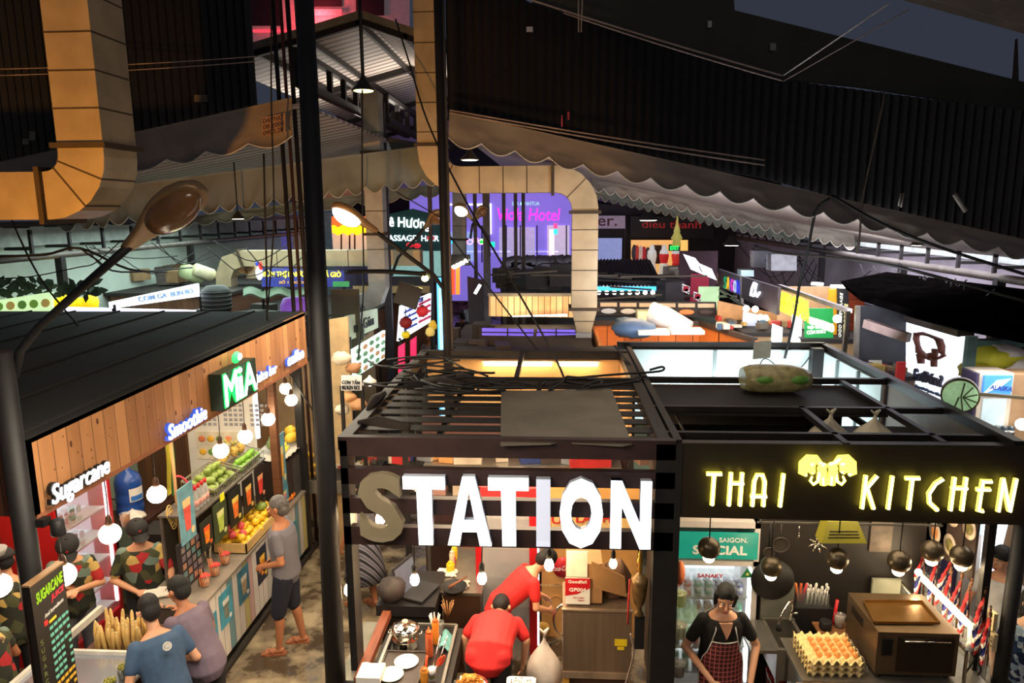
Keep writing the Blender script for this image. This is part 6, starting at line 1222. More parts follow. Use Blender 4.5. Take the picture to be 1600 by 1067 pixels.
# range bits hung from the front rail
t = T('utensil_rail', 'thin steel rail carrying hooks under the yellow-lettered fascia', 'rail', (2.4, 5.9, 1.95)); RZ = py(1300, 818, 5.95).z; g = G(STEEL); g.bar((1.75, 5.95, RZ), (3.3, 5.95, RZ), .015); g.obj('rod', t)
for x in (1.78, 3.28): g = G(STEEL); g.bar((x, 5.95, RZ), (x, 5.95, 2.56), .012, .012, up=Y1); g.obj('hanger', t)
PAN = M('pan_metal', rgb(110, 100, 92), .4, .7, .2)
for i, (x, y0, y1, r) in enumerate([(1201, 822, 862, .05), (1219, 838, 850, .072)]):
    c = py(x, y1 if i == 0 else 850, 5.95); t = T('hanging_pan', ['long-handled ladle hanging behind the left sphere lamp', 'small round frying pan hanging from the rail'][i], 'pan', c); g = G(PAN); g.lathe([(.001, 0), (r*.9, .004), (r, .02), (r*.95, .022), (r*.85, .01)], c, (0, -1, 0), 20); g.obj('pan_disc', t); g = G(BLACK if i == 0 else PAN); g.tube([c+Z1*r*.9, V((c.x, c.y, RZ+.0))], .01 if i == 0 else .006, 6); g.obj('handle', t)
g = G(CH); p = py(1249, 822, 5.95); g.tube([p+V((0, 0, 0)), p-Z1*.06, p-Z1*.1+X1*.004, p-Z1*.11-X1*.01], .004, 5); tag(g.obj('steel_hook'), 'empty steel hook on the rail', 'hook')
t = T('steel_whisk', 'star-shaped bundle of steel whisks and ladles hanging from the rail', 'utensils', py(1275, 850, 5.98)); 
for k in range(8): p = py(1277, 848, 5.98); a = k*pi/4+.3; g = G(CH); g.tube([p, p+V((.085*cos(a), -.02, .085*sin(a)))], [.012, .003], 5); g.obj('blade', t)
YH = M('yellow_hood', rgb(120, 114, 26), .4, .2, .15); t = T('yellow_hood_lamp', 'yellow-green ribbed hood hanging under the fascia', 'hood', py(1320, 830, 5.8)); A = py(1283, 849, 5.7); B = py(1355, 849, 5.7); C = py(1341, 815, 5.8); D = py(1294, 815, 5.8)
g = G(YH); g.slab([A, B, C, D], (0, .14, 0)); g.obj('shell', t)
for k in range(1, 4): g = G(M('hood_slot', rgb(60, 56, 20), .6)); a = A.lerp(D, .14+.14*k); b = B.lerp(C, .14+.14*k); g.bar(a.lerp(b, .12)-Y1*.003, a.lerp(b, .88)-Y1*.003, .008); g.obj('slot', t)
# sphere lamps
SPH = M('sphere_shade', rgb(72, 62, 46), .35, .6, .25, 6); SPHB = E('sphere_bulb_glow', (1, .78, .45), 70)
sph0 = T('sphere_lamp', 'x', 'pendant lamp', (0, 0, 0), 'black sphere pendant lamps of the kitchen stall'); g = G(SPH); R_ = .1
g.lathe([(.055, -.083), (.075, -.066), (.094, -.034), (.1, 0), (.092, .04), (.07, .072), (.035, .094), (.008, .1)], seg=22); g.obj('shade', sph0)
g = G(SPHB); g.lathe([(.001, -.136), (.028, -.13), (.046, -.112), (.052, -.088), (.05, -.074), (.001, -.07)], seg=16); g.obj('bulb', sph0); g = G(CABLE); g.tube([(0, 0, .1), (0, 0, .62)], .006, 5); g.obj('cord', sph0); kids(sph0)
for i, (x, y, Y) in enumerate([(1108, 856, 5.62), (1205, 885, 5.9), (1308, 873, 5.75), (1405, 877, 5.72), (1457, 861, 5.8), (1503, 869, 5.72)]):
    p = py(x, y, Y); o = sph0 if i == 0 else dup(sph0, p); o.location = p; o.scale = (.93,)*3; o['label'] = ['black sphere pendant before the teal fridge header', 'black sphere pendant in front of the hanging ladle', 'black sphere pendant under the yellow hood', 'black sphere pendant above the oven', 'black sphere pendant, middle of the right-hand trio', 'black sphere pendant, rightmost of the trio'][i]
# oven
OVM = M('oven_steel', rgb(104, 84, 62), .38, .6, .25, 3); t = T('countertop_oven', 'large brown steel countertop oven under the sphere lamps', 'oven', (2.95, 5.8, .93))
g = G(OVM); g.bb(2.62, 3.26, 5.47, 6.08, .95, 1.33); g.obj('body', t)
g = G(M('oven_door', rgb(56, 44, 34), .3, .6, .25, 3)); g.bb(2.78, 3.22, 5.455, 5.47, .99, 1.29); g.obj('door', t)
for x in (2.66, 3.2):
    for y in (5.5, 6.0): g = G(BLACK); g.lathe([(.02, 0), (.02, .03)], (x, y, .92)); g.obj('foot', t)
for k in range(9): g = G(BLACK); g.bb(2.655, 2.74, 5.458, 5.468, 1.13+.017*k, 1.138+.017*k); g.obj('vent_slot', t)
for k in range(8): g = G(BLACK); g.bb(2.615, 2.62, 5.75+.03*k, 5.765+.03*k, 1.2, 1.27); g.obj('side_vent', t)
g = G(CH); g.tube([(2.82, 5.44, 1.27), (3.18, 5.44, 1.27)], .007, 6); g.obj('handle', t)
t = T('baking_tray', 'shallow bronze-coloured tray lying on the oven', 'tray', (2.95, 5.86, 1.34)); TM = M('tray_bronze', rgb(150, 110, 60), .25, .8, .15)
g = G(TM); Q = [pz(1366, 972, 1.35), pz(1468, 973, 1.35), pz(1440, 939, 1.35), pz(1350, 939, 1.35)]; g.slab([q-Z1*.015 for q in Q], (0, 0, .006)); g.obj('tray_base', t); g = G(TM)
for i in range(4): g.bar(Q[i], Q[(i+1) % 4], .012, .022)
g.obj('rim', t)
# main counter
t = T('kitchen_counter', 'steel counter of the kitchen stall with menu strip on its front', 'counter', (2.7, 5.8, 0)); g = G(STEEL); g.bb(2.02, 3.5, 5.40, 6.0, .88, .92); g.obj('worktop', t); g = G(STEEL); g.bb(2.3, 3.48, 5.43, 5.95, 0, .88); g.bb(2.04, 2.07, 5.43, 5.8, 0, .88); g.obj('cabinet', t)
g = G(M('menu_strip', rgb(190, 150, 110), .5, 0, .5, 14)); g.bb(1.97, 3.5, 5.385, 5.4, .7, .9); g.obj('menu_strip', t)
# egg trays
EGGT = M('egg_tray_pulp', rgb(226, 200, 140), .85, 0, .1, 10); EGG = M('brown_egg', rgb(232, 156, 84), .5, 0, .12, 12)
t = T('egg_tray', 'pulp egg tray, topmost of the stack, half full of brown eggs', 'egg tray', (2.2, 5.72, 1.0), 'stacked egg trays')
def tray_mesh(z, g):
    n = 6
    def f(u, v): return V((2.09+.44*u, 5.46+.42*v, z+.022*cos(u*n*2*pi)*cos(v*n*2*pi)))
    g.grid(f, 48, 48, True, (0, 0, -.006))
for k in range(3):
    if k: t = T('egg_tray', ['', 'pulp egg tray in the middle of the stack', 'pulp egg tray at the bottom of the stack'][k], 'egg tray', (2.2, 5.72, 1.0), 'stacked egg trays')
    g = G(EGGT); tray_mesh(1.045-.05*k, g); g.obj('moulded_tray', t)
e0 = None
for i in range(6):
    for j in range(6):
        if i in (0,) or j in (5, 0): continue
        p = V((2.09+.44*(i+.5)/6, 5.46+.42*(j+.5)/6, 1.045)); g = G(EGG)
        if e0 is None: g.ball((0, 0, .006), (.026, .026, .032), 12, 8); e0 = tag(g.obj('egg'), 'brown egg sitting in the topmost pulp tray', 'egg', 'brown eggs in the top tray'); e0.location = p
        else: o = e0.copy(); COL.objects.link(o); o.location = p+V((rnd.uniform(-.003, .003), 0, 0))
g = G(M('cling_film', rgb(226, 220, 200), .2, alpha=.4)); g.grid(lambda u, v: V((2.53+.05*u, 5.48+.36*v, 1.07-.12*u+.01*sin(v*20))), 6, 20, True, (.003, 0, 0)); tag(g.obj('plastic_wrap'), 'torn clear plastic wrap at the right of the egg trays', 'plastic wrap')
# sneeze guard glass with a bright tube light, a glowing reflection strip and flags
t = T('glass_food_case', 'glass food case with chrome edges along the right side of the kitchen counter', 'display case', (3.4, 5.9, .92)); g = G(M('case_glass', (.85, .9, .88), .05, alpha=.15)); g.bb(3.3, 3.305, 5.42, 6.85, .93, 1.2); g.bb(3.5, 3.505, 5.42, 6.85, .93, 1.32); g.obj('glass', t)
g = G(CH); g.bar((3.3, 5.42, 1.21), (3.3, 6.85, 1.19), .022); g.bar((3.3, 5.42, .92), (3.3, 5.42, 1.2), .02, up=Y1); g.bar((3.3, 6.85, .92), (3.3, 6.85, 1.2), .02, up=Y1); g.obj('chrome_edge', t)
g = G(M('case_back', rgb(150, 150, 130), .5)); g.bb(3.02, 3.28, 6.5, 6.53, .86, 1.24); g.obj('pale_back_panel', t)
TUBEW = E('case_tube_glow', (1, .8, .5), 45); t = T('tube_light', 'brilliant tube light along the top of the glass food case', 'tube light', (3.4, 5.9, 1.36)); g = G(TUBEW); g.tube([(3.36, 5.56, 1.36), (3.36, 6.3, 1.36)], .014, 8); g.obj('tube', t); g = G(WHT); g.bb(3.375, 3.39, 5.5, 6.35, 1.35, 1.39); g.obj('batten', t)
t = T('tube_light', 'glowing strip standing in for a lamp reflected in the glass food case', 'tube light', (3.3, 6.1, 1.15)); g = G(TUBEW); g.tube([(3.33, 5.75, 1.15), (3.33, 6.7, 1.15)], .007, 6); g.obj('tube', t)  # no second lamp: glow painted in for the reflection along the case edge
E2 = E('small_bulb_glow', (1, .8, .5), 90); p = py(1435, 894, 6.2); g = G(E2); g.ball(p, .03, 12, 8); tag(g.obj('small_bulb'), 'bright small bulb at the far end of the food case', 'light bulb')
FR, FW2, FBL = M('flag_red', rgb(190, 30, 36), .7), M('flag_white', rgb(226, 214, 200), .7), M('flag_blue', rgb(40, 44, 120), .7)
flag0 = T('small_flag', 'x', 'flag', (0, 0, 0)); g = G(M('flag_stick', rgb(110, 70, 40), .5)); g.tube([(0, 0, 0), (0, 0, .34)], .006, 6); g.ball((0, 0, .345), (.01, .01, .016), 8, 6); g.ball((0, 0, .37), (.007, .007, .012), 8, 6); g.obj('stick', flag0)
for a, b, mt in ((0, 1/6, FR), (1/6, 1/3, FW2), (1/3, 2/3, FBL), (2/3, 5/6, FW2), (5/6, 1, FR)):
    g = flag0.get('_') if False else G(mt); g.grid(lambda u, v: V((-.006-.085*u*(1-.3*v), .012*sin(u*6+v*3), .15+.17*((a+(b-a)*v))-.10*u*1.0)), 6, 2, True, (0, .002, 0)); g.obj('stripe', flag0)
kids(flag0)
for i, (x, y, k) in enumerate([(1440, 905, 1), (1455, 918, 1), (1470, 925, 1.05), (1480, 938, 1), (1492, 950, 1), (1502, 965, 1.0), (1510, 962, .9), (1526, 985, 1.1), (1530, 1000, .9), (1540, 1008, 1)]):
    X_ = 3.5; p = pX(x+4, y+14, X_); o = flag0 if i == 0 else dup(flag0, p); o.location = p-Z1*.1; o.rotation_euler = (.0, .12*((i % 3)-1), .5+.2*(i % 2)); o.scale = (k*1.4,)*3; o['label'] = 'small red, white and blue striped flag on a turned stick at the stall edge'; o['group'] = 'row of striped flags beside the food case'
# power outlets, adapter, right post
pole('stall_post', (3.62, 5.5, 0), (3.64, 5.48, 2.35), .055, 'black round post at the right end of the kitchen stall', BLACK)
for i, y in enumerate((968, 1000)):
    p = pX(1550, y, 3.52); g = G(M('socket_cream', rgb(206, 186, 140), .5)); g.box(p, (.03, .09, .15)); g.use(BLACK)
    for a in (-1, 1):
        for b in (-1, 0, 1): g.box(p+V((-.016, a*.018, b*.04)), (.004, .01, .012))
    tag(g.obj('power_socket'), ['upper cream socket block on the right post', 'lower cream socket block on the right post'][i], 'socket')
g = G(WHT); p = pX(1515, 1010, 3.4); g.ball(p, (.03, .03, .05), 10, 8); g.tube([p, p+V((.05, .1, .12))], .02, 8); tag(g.obj('power_adapter'), 'white plug adapter below the flags', 'adapter')
g = G(CABLE); g.tube([p, p+V((.04, -.02, -.1)), p+V((-.03, -.02, -.25)), p+V((.04, 0, -.4))], .008, 6); g.tube([p+V((.05, 0, .05)), p+V((.1, -.02, -.2)), p+V((.02, 0, -.42))], .008, 6); tag(g.obj('plug_cable'), 'dark plug cables hanging below the adapter', 'cable')
# wall of dish photos and bright doorway
t = T('photo_wall', 'side wall covered with round dish photographs', 'wall panel', (3.5, 6.5, 1.4)); g = G(M('photo_dark', rgb(60, 46, 40), .5, 0, .3, 6)); g.slab([pX(1370, 830, 3.56)+V((0, .4, 0)), (3.56, 6.35, 1.6), (3.56, 6.35, 2.55), (3.56, 7.0, 2.55)], (.02, 0, 0)); g.bb(3.56, 3.58, 5.9, 7.0, 1.55, 2.55); g.obj('panel', t)
for i in range(4):
    for j in range(3):
        g = G(M('dish_plate', rgb(200, 180, 160), .4)); c = (3.555, 6.0+.26*i, 1.72+.28*j); g.lathe([(.001, .006), (.1, .006), (.1, 0)], c, (-1, 0, 0), 16); g.use(M('dish_food%d' % ((i+j) % 3), rgb(*[(170, 80, 50), (120, 110, 60), (200, 130, 70)][(i+j) % 3]), .5, 0, .4, 20)); g.lathe([(.001, .012), (.06, .01), (.062, .006)], c, (-1, 0, 0), 12); g.obj('dish_photo', t)
g = G(E('screen_white_blue', (.85, .9, 1), 2.4)); g.slab([py(1532, 905, 7.2), py(1553, 905, 7.2), py(1580, 800, 7.2), py(1540, 800, 7.2)], (0, .03, 0)); tag(g.obj('light_box'), 'glaring white light panel behind the right post', 'light panel')
g = G(M('pan_rack_art', rgb(100, 84, 70), .5, 0, .5, 8)); g.bb(2.98, 3.18, 6.54, 6.558, 1.5, 1.8); tag(g.obj('wall_photo'), 'dim portrait-like picture on the black wall above the oven', 'picture')
light('stall_light', 'AREA', (2.3, 5.9, 2.5), 34, (1, .8, .55), 2.0, .8)
light('walk_light', 'AREA', (4.6, 6.5, 3.2), 40, (1, .92, .8), 1.0, 2)
# ================================================================ STALLS AND SHOPS FARTHER BACK
def c2m(c, r=.6, v=.18, em=0, sc=6): return M('p_%d_%d_%d_%d' % (*c, int(em*10)), rgb(*c), r, 0, v, sc, em=rgb(*c) if em else None, es=em)
GROUNDED = ('shop_front', 'market_wall', 'dark_stall_wall', 'timber_wall', 'shelf_wall', 'lane_stall_front', 'warm_wall', 'orange_strip', 'glass_column', 'tablet_stand', 'light_panel_sign', 'red_frame_fridge', 'beige_board', 'wire_window')
def pq(name, label, cat, pts, pl, val, mat, t=None, group=None, parent=None):
    f = {'Y': py, 'X': pX, 'Z': pz}[pl]; g = G(mat if not isinstance(mat, tuple) else c2m(mat))
    P = [f(x, y, val) for x, y in pts]
    if name in GROUNDED: zm = sum(q.z for q in P)/len(P); P = [V((q.x, q.y, 0)) if q.z < zm else q for q in P]
    g.slab(P, t or {'Y': (0, .05, 0), 'X': (.05 if val > 0 else -.05, 0, 0), 'Z': (0, 0, -.04)}[pl])
    o = g.obj(name, parent); return o if parent is not None else tag(o, label, cat, group)
def R4(x0, y0, x1, y1): return [(x0, y1), (x1, y1), (x1, y0), (x0, y0)]
def lettered(name, label, pts, pl, val, back, items, depth=.02, t=None, group=None, cat='sign'):
    """sign board (pts px) with text items (string, px lower-left, px lower-right, px upper-left, colour/emission material)"""
    f = {'Y': py, 'X': pX}[pl]; T_ = T(name, label, cat, f(*pts[0], val), group)
    if back is not None:
        pq('sign_board', '', '', pts, pl, val, back, t, parent=T_)
        for q in (pts[0], pts[1]): q = f(*q, val); g = G(DARK); g.bar(V((q.x, q.y+.03, 0)), V((q.x, q.y+.03, q.z+.05)), .04, .04, up=Y1); g.obj('support_post', T_)
    off = V((0, -.012, 0)) if pl == 'Y' else V((.012 if val < 0 else -.012, 0, 0))
    for s, a, b, c, mt in items:
        A, B, C = f(*a, val)+off, f(*b, val)+off, f(*c, val)+off; g = G(mt); r = B-A; u = C-A; n = r.normalized().cross(u.normalized()); d = depth
        g.text(s, A, r, u, r.length, u.length, d, 0, .006); g.obj('lettering', T_)
    return T_
def clutter(n, x0, x1, y0, y1, Ya, Yb, cols, name, label, cat, group, s=(.15, .4), seed=1, z=None):
    q = random.Random(seed)
    for i in range(n):
        x, Y = q.uniform(x0, x1), q.uniform(Ya, Yb); p = py(x, q.uniform(y0, y1), Y)
        if z is not None: p.z = z
        a, b, c = q.uniform(*s), q.uniform(*s), q.uniform(*s)*.6; g = G(c2m(cols[i % len(cols)])); an = q.uniform(-.4, .4)
        g.box(p+Z1*c/2, (a, b, c), ((cos(an), sin(an), 0), Z1)); tag(g.obj(name), label, cat, group)
# ---- left side, beyond the pine-fronted stall
def food_menu(name, label, pts, pl, val, n, back, em, pics, group=None):
    f = {'Y': py, 'X': pX}[pl]; T_ = T(name, label, 'sign', f(*pts[0], val), group); pq('light_box', '', '', pts, pl, val, c2m(back, em=em), parent=T_)
    A, B, C, D = [f(*p, val) for p in pts]; off = V((0, -.01, 0)) if pl == 'Y' else V((.01 if val < 0 else -.01, 0, 0))
    cols, rows = n
    for i in range(cols):
        for j in range(rows):
            u, v = (i+.5)/cols, (j+.5)/rows; p = A.lerp(B, u).lerp(D.lerp(C, u), v)+off; r = (B-A)/cols*.38; k = (D-A)/rows*.36; g = G(c2m(pics[(i+j) % len(pics)], em=em*.5))
            g.slab([p+r*cos(a)+k*sin(a) for a in [q*pi/5 for q in range(10)]], off*.5); g.obj('dish_picture', T_)
    return T_
food_menu('food_menu_sign', 'lit green-white food menu sign at the far left above the pine stall', [(-10, 489), (82, 489), (80, 456), (-10, 470)], 'Y', 11.2, (5, 1), (196, 226, 170), 1.1, [(110, 150, 60), (180, 150, 80), (90, 130, 60)])
g = G(M('leaves_dark', rgb(40, 52, 36), .7, 0, .4, 10)); q = random.Random(4)
for i in range(110):
    p = py(q.uniform(-10, 152), q.uniform(441, 462), 11.4); d = V((q.uniform(-1, 1), q.uniform(-.4, .4), q.uniform(-.3, .8))).normalized()*.18; s = d.cross(Y1).normalized()*.025; g.add([p-s, p+d*.5-s*2, p+d, p+d*.5+s*2, p+s], [(0, 1, 2, 3, 4)])
tag(g.obj('leaf_thatch'), 'dark leafy thatch along the top of the food menu sign', 'thatch', kind='stuff')
for i, (x, y, r) in enumerate([(93, 474, .1), (113, 473, .13), (126, 474, .1), (141, 472, .14), (103, 470, .1)]): g = G(c2m((250, 205, 20), em=.9)); g.lathe([(r*.3, -r), (r*.85, -r*.6), (r, 0), (r*.85, r*.6), (r*.3, r)], py(x, y, 11.8), seg=16); tag(g.obj('yellow_lantern'), ['yellow lantern at the left of the cluster beside the menu sign', 'large yellow lantern second in the cluster', 'small yellow lantern in the middle of the cluster', 'largest yellow lantern at the right of the cluster', 'yellow lantern half hidden by the street lamp arm'][i], 'lantern', 'yellow lanterns')
lettered('light_strip_sign', 'long glaring white light-box sign running back beyond the pine stall', [(176, 482), (312, 463), (311, 443), (175, 472)], 'X', -6.2, E('sign_glare', (.9, .96, 1), 2.2), [('COM GA  BUN BO', (215, 472), (300, 458), (213, 464), c2m((120, 150, 190), em=.8))])
g = G(E('violet_strip', (.8, .75, 1), 2.2)); g.slab([py(96, 489, 10.4), py(304, 491, 10.4), py(304, 485, 10.4), py(98, 480, 10.4)], (0, .05, 0)); tag(g.obj('light_strip'), 'violet-white light strip just above the felt roof edge', 'light strip')
pq('market_wall', 'orange-red painted wall section at the left rear', 'wall panel', [(196, 445), (284, 440), (284, 402), (196, 408)], 'Y', 17.5, (176, 62, 40)); pq('market_wall', 'dim purple lit glass front behind the left awning', 'wall panel', [(355, 388), (455, 388), (455, 362), (355, 362)], 'Y', 24, c2m((110, 100, 190), em=.35))
pq('market_wall', 'pale blue column beside the lantern terrace', 'wall panel', [(505, 394), (522, 394), (516, 332), (500, 332)], 'Y', 24, (150, 175, 185))
pq('market_wall', 'blue-violet window bays far left under the awning', 'wall panel', R4(300, 352, 455, 364, )[0:4], 'Y', 25, c2m((70, 60, 170), em=.45))
for i, (x, y, r, c) in enumerate([(312, 432, .19, (190, 200, 150)), (330, 430, .15, (214, 204, 170)), (372, 428, .2, (206, 170, 110)), (388, 419, .17, (190, 150, 90)), (350, 436, .14, (200, 190, 150)), (398, 434, .16, (224, 190, 150))]): g = G(c2m(c)); p = py(x, y, 15.8); g.lathe([(r, 0), (r*1.02, .02), (r, .05), (r*.9, .45), (.001, .46)] if i < 2 else [(r*1.2, 0), (r, .1), (r*.5, .28), (.001, .34)], p, (-.3, -.8, .35) if i < 2 else (0, 0, 1), 16); tag(g.obj('stored_roll' if i < 2 else 'stored_basket'), ['pale green rolled mat lying on a stall roof at left', 'cream rolled mat next to the green one', 'straw basket under the low square duct', 'large straw basket above the others', 'cream bundle beside the duct bend', 'orange-tinted straw basket beside the yellow-lettered sign'][i], 'roll' if i < 2 else 'basket')
clutter(7, 205, 300, 425, 445, 15, 17, [(120, 90, 60), (150, 120, 84), (90, 80, 76)], 'carton', 'brown carton on the roofs at the left rear', 'box', 'cartons at the left rear', (.25, .5), 6)
lettered('lettered_sign', 'blue light-box sign with yellow Vietnamese lettering behind the poles', [(409, 448), (537, 448), (537, 424), (409, 419)], 'Y', 13.2, c2m((50, 60, 150), em=.5), [('BÚN THỊT NƯỚNG CHẢ GIÒ', (412, 434), (533, 435), (412, 421), E('sign_yellow', (1, .9, .05), 2.0)), ('SỐ 1 NGON', (437, 443), (480, 443), (437, 437), c2m((220, 170, 80), em=.8))])
g = G(c2m((60, 150, 90), em=.6)); g.slab([py(x, y, 13.1) for x, y in R4(520, 440, 545, 448)], (0, .04, 0)); tag(g.obj('green_light_patch'), 'small green lit panel at the right end of the blue sign', 'light panel')
t = T('sign_figure', 'white, red and blue cut-out at the left end of the blue sign', 'sign cut-out', py(404, 425, 13)); g = G(c2m((235, 235, 240), em=1)); g.ball(py(405, 427, 13.1), (.07, .03, .13), 12, 8); g.obj('white_body', t); g = G(c2m((220, 40, 40), em=.8)); g.ball(py(407, 416, 13.1), (.04, .03, .09), 10, 7); g.obj('red_head', t); g = G(c2m((40, 60, 180), em=.8)); g.ball(py(402, 412, 13.1), (.04, .03, .04), 10, 7); g.obj('blue_cap', t)
DR = M('dark_roof_sheet', rgb(38, 32, 30), .7, 0, .35, 3)
def block(name, label, x0, x1, y0, y1, z0, z1, mat, cat='stall', rim=None):
    t = T(name, label, cat, ((x0+x1)/2, y0, 0)); g = G(mat); g.bb(x0, x1, y0, y1, z0, z1); g.obj('walls', t); g = G(DR); g.bb(x0-.08, x1+.08, y0-.08, y1+.08, z1, z1+.06); g.obj('roof', t)
    if rim: g = G(rim); g.bb(x0-.1, x1+.1, y0-.12, y0-.08, z1-.1, z1+.08); g.obj('fascia', t)
    return t
WDK = planks('dim_boards', rgb(80, 50, 34), rgb(130, 88, 60), 0, .12); TAN = M('tan_board', rgb(180, 146, 104), .6, 0, .2, 3)
block('market_stall', 'low dark-roofed stall behind the felt roof at left', -8.6, -5.05, 10.6, 13.6, 0, 2.55, WDK)
block('market_stall', 'tall dark storage stall against the pale green wall', -9.2, -6.75, 14.2, 18, 0, 3.05, WDK)
block('market_stall', 'dark green-roofed stall behind the pole bundle', -6.6, -3.9, 14.2, 17.5, 0, 2.6, WDK, rim=c2m((40, 70, 50)))
block('market_stall', 'brown stall by the lane under the pale vertical duct', -4.9, -3.55, 10.5, 13.6, 0, 2.5, TAN)
block('market_stall', 'far brown stall behind the yellow floodlight', -5.0, -3.25, 17.8, 20.5, 0, 2.8, WDK, rim=TAN)
clutter(26, 330, 560, 452, 486, 11.5, 14, [(44, 40, 34), (60, 56, 46), (36, 34, 34), (84, 76, 60), (50, 60, 44)], 'roof_junk', 'dark oddment lying on the stall roofs left of the lane', 'oddment', 'oddments on the left stall roofs', (.15, .55), 8, 2.62)
g = G(M('dark_tank', rgb(34, 36, 34), .5)); p = py(340, 486, 12); g.lathe([(.22, 0), (.24, .1), (.24, .36), (.16, .44), (.001, .46)], p, seg=18)
for k in range(5): g.lathe([(.245, .07*k+.04), (.25, .055+.07*k), (.245, .07+.07*k)], p, seg=18)
tag(g.obj('ribbed_tank'), 'dark ribbed round ventilator below the duct bend', 'ventilator')
g = G(c2m((130, 80, 190), em=.5)); p = py(461, 492, 10.6); g.lathe([(.2, 0), (.21, .15), (.16, .26), (.001, .27)], p, seg=16); tag(g.obj('violet_tub'), 'violet upturned tub behind the pole bundle', 'tub')
g = G(c2m((60, 90, 60))); g.grid(lambda u, v: py(380+100*u, 452+12*v, 13.4-1.5*v)+Z1*(.04*sin(u*14)), 20, 4, True, (0, 0, .02)); tag(g.obj('green_tarp'), 'crumpled dark green tarpaulin below the blue sign', 'tarpaulin')
pq('wire_window', 'dim window box beside the pale vertical duct elbow', 'window box', R4(516, 452, 560, 484), 'Y', 11.5, (70, 68, 54)); 
lettered('lettered_sign', 'pale painted sign with black brush lettering below the duct elbow', [(546, 532), (591, 512), (590, 482), (543, 494)], 'X', -3.3, c2m((176, 186, 160), em=.35), [('nh Gáu', (552, 520), (582, 507), (551, 503), c2m((24, 24, 26)))])
pq('beige_board', 'beige board with faint drawing left of the brush-lettered sign', 'board', [(512, 548), (543, 531), (543, 495), (510, 500)], 'Y', 9.9, (206, 176, 130))
food_menu('food_menu_sign', 'lit white menu board with rows of dishes by the lane', [(555, 590), (601, 560), (602, 516), (553, 546)], 'X', -3.1, (5, 4), (206, 230, 214), 1.5, [(120, 160, 120), (200, 150, 110), (100, 140, 100)])
lettered('lettered_sign', 'small white placard reading CƠM TẤM BROKEN RICE beside the tall pole', R4(533, 587, 565, 610), 'Y', 8.2, c2m((222, 216, 208), em=.25), [('CƠM TẤM', (535, 599), (563, 600), (535, 591), c2m((40, 36, 36))), ('BROKEN RICE', (535, 608), (563, 608), (535, 602), c2m((40, 36, 36)))], t=(0, .02, 0))
block('rice_stall', 'rice stall with steel counter behind the white placard', -3.35, -2.65, 9.4, 10.4, 0, .95, TAN, rim=STEEL)
for i, (x, y, r, c) in enumerate([(533, 560, .13, (214, 196, 170)), (552, 575, .1, (170, 120, 80)), (545, 620, .1, (200, 150, 100)), (560, 632, .12, (190, 140, 96)), (535, 640, .1, (220, 210, 190)), (548, 605, .07, (150, 150, 150))]): g = G(c2m(c)); g.ball(py(x, y, 9.3), (r, r, r*.7), 12, 8, jit=.3); tag(g.obj('wrapped_food'), ['white bag hanging behind the tall pole', 'brown parcel below the white bag', 'tan parcel under the placard', 'tan parcel at the edge of the rice stall', 'pale parcel near the pole foot of the rice stall', 'grey tin behind the placard'][i], 'food parcel')
p = py(578, 600, 9.2); t = T('dome_lamp', 'white dome lamp hanging by the lit menu board', 'lamp', p); g = G(M('enamel_white', rgb(226, 220, 206), .4)); g.lathe([(.1, 0), (.085, .05), (.03, .09), (.01, .12)], p); g.obj('shade', t); g = G(GLOW); g.ball(p, .03, 10, 6); g.obj('bulb', t)
# black speaker, floodlight, lanterns, menus on the lane
g = G(c2m((44, 40, 42))); A = py(638, 461, 11); g.box(A, (.36, .3, .34), ((.9, .1, -.34), (.3, .1, .9))); tag(g.obj('black_box'), 'tilted black box hung beside the yellow floodlight', 'box')
p = py(664, 435, 11.5); t = T('floodlight', 'small floodlight glowing yellow-white over the lane', 'floodlight', p); g = G(BLACK); g.box(p+V((0, .08, .05)), (.16, .1, .12)); g.obj('housing', t); g = G(E('flood_glow', (1, .85, .3), 40)); g.ball(p, (.055, .03, .05), 12, 8); g.obj('lens', t)
for i, (x, y, r, c) in enumerate([(634, 504, .105, (120, 16, 20)), (660, 486, .1, (200, 40, 50)), (634, 523, .07, (220, 205, 30))]): p = py(x, y, 11); t = T('paper_lantern', ['dark red round lantern, left of the two red ones', 'bright red round lantern, right of the two', 'yellow round lantern hanging below the dark red one'][i], 'lantern', p, 'round lanterns over the lane'); g = G(c2m(c, em=.25)); g.lathe([(r*.3, -r*.8), (r*.75, -r*.6), (r, 0), (r*.75, r*.6), (r*.3, r*.8)], p, seg=18); g.obj('lantern_body', t); g = G(BLACK); g.lathe([(r*.32, r*.78), (r*.32, r*.9)], p); g.lathe([(r*.32, -r*.78), (r*.32, -r*.9)], p); g.tube([p+Z1*r*.8, p+Z1*r*2.2], .006, 5); g.obj('rim', t)
lettered('menu_light_box', 'large white light-box menu with dense blue and red writing by the lane', [(624, 533), (673, 503), (674, 458), (628, 478)], 'X', -2.75, E('menu_glow', (.85, .9, 1), 1.2), [('MENU 25K', (640, 478), (660, 470), (640, 471), c2m((70, 90, 170), em=.3))]+[('HỦ TIẾU MÌ XÀO', (630, 490+9*i), (650, 480+9*i), (630, 485+9*i), c2m((60, 80, 160), em=.3)) for i in range(4)]+[('BÁNH MÌ CHẢO', (653, 478+9*i), (671, 469+9*i), (653, 473+9*i), c2m((190, 50, 90), em=.3)) for i in range(4)])
pq('pink_banner', 'bright pink vertical banner, left of two beside the near stall roof', 'banner', [(622, 583), (632, 578), (632, 536), (622, 542)], 'Y', 10.2, c2m((226, 30, 90), em=.8), group='pink banners by the lane'); pq('pink_banner', 'bright pink vertical banner, right of two beside the near stall roof', 'banner', [(641, 570), (650, 565), (650, 526), (641, 532)], 'Y', 10.8, c2m((226, 30, 90), em=.8), group='pink banners by the lane')
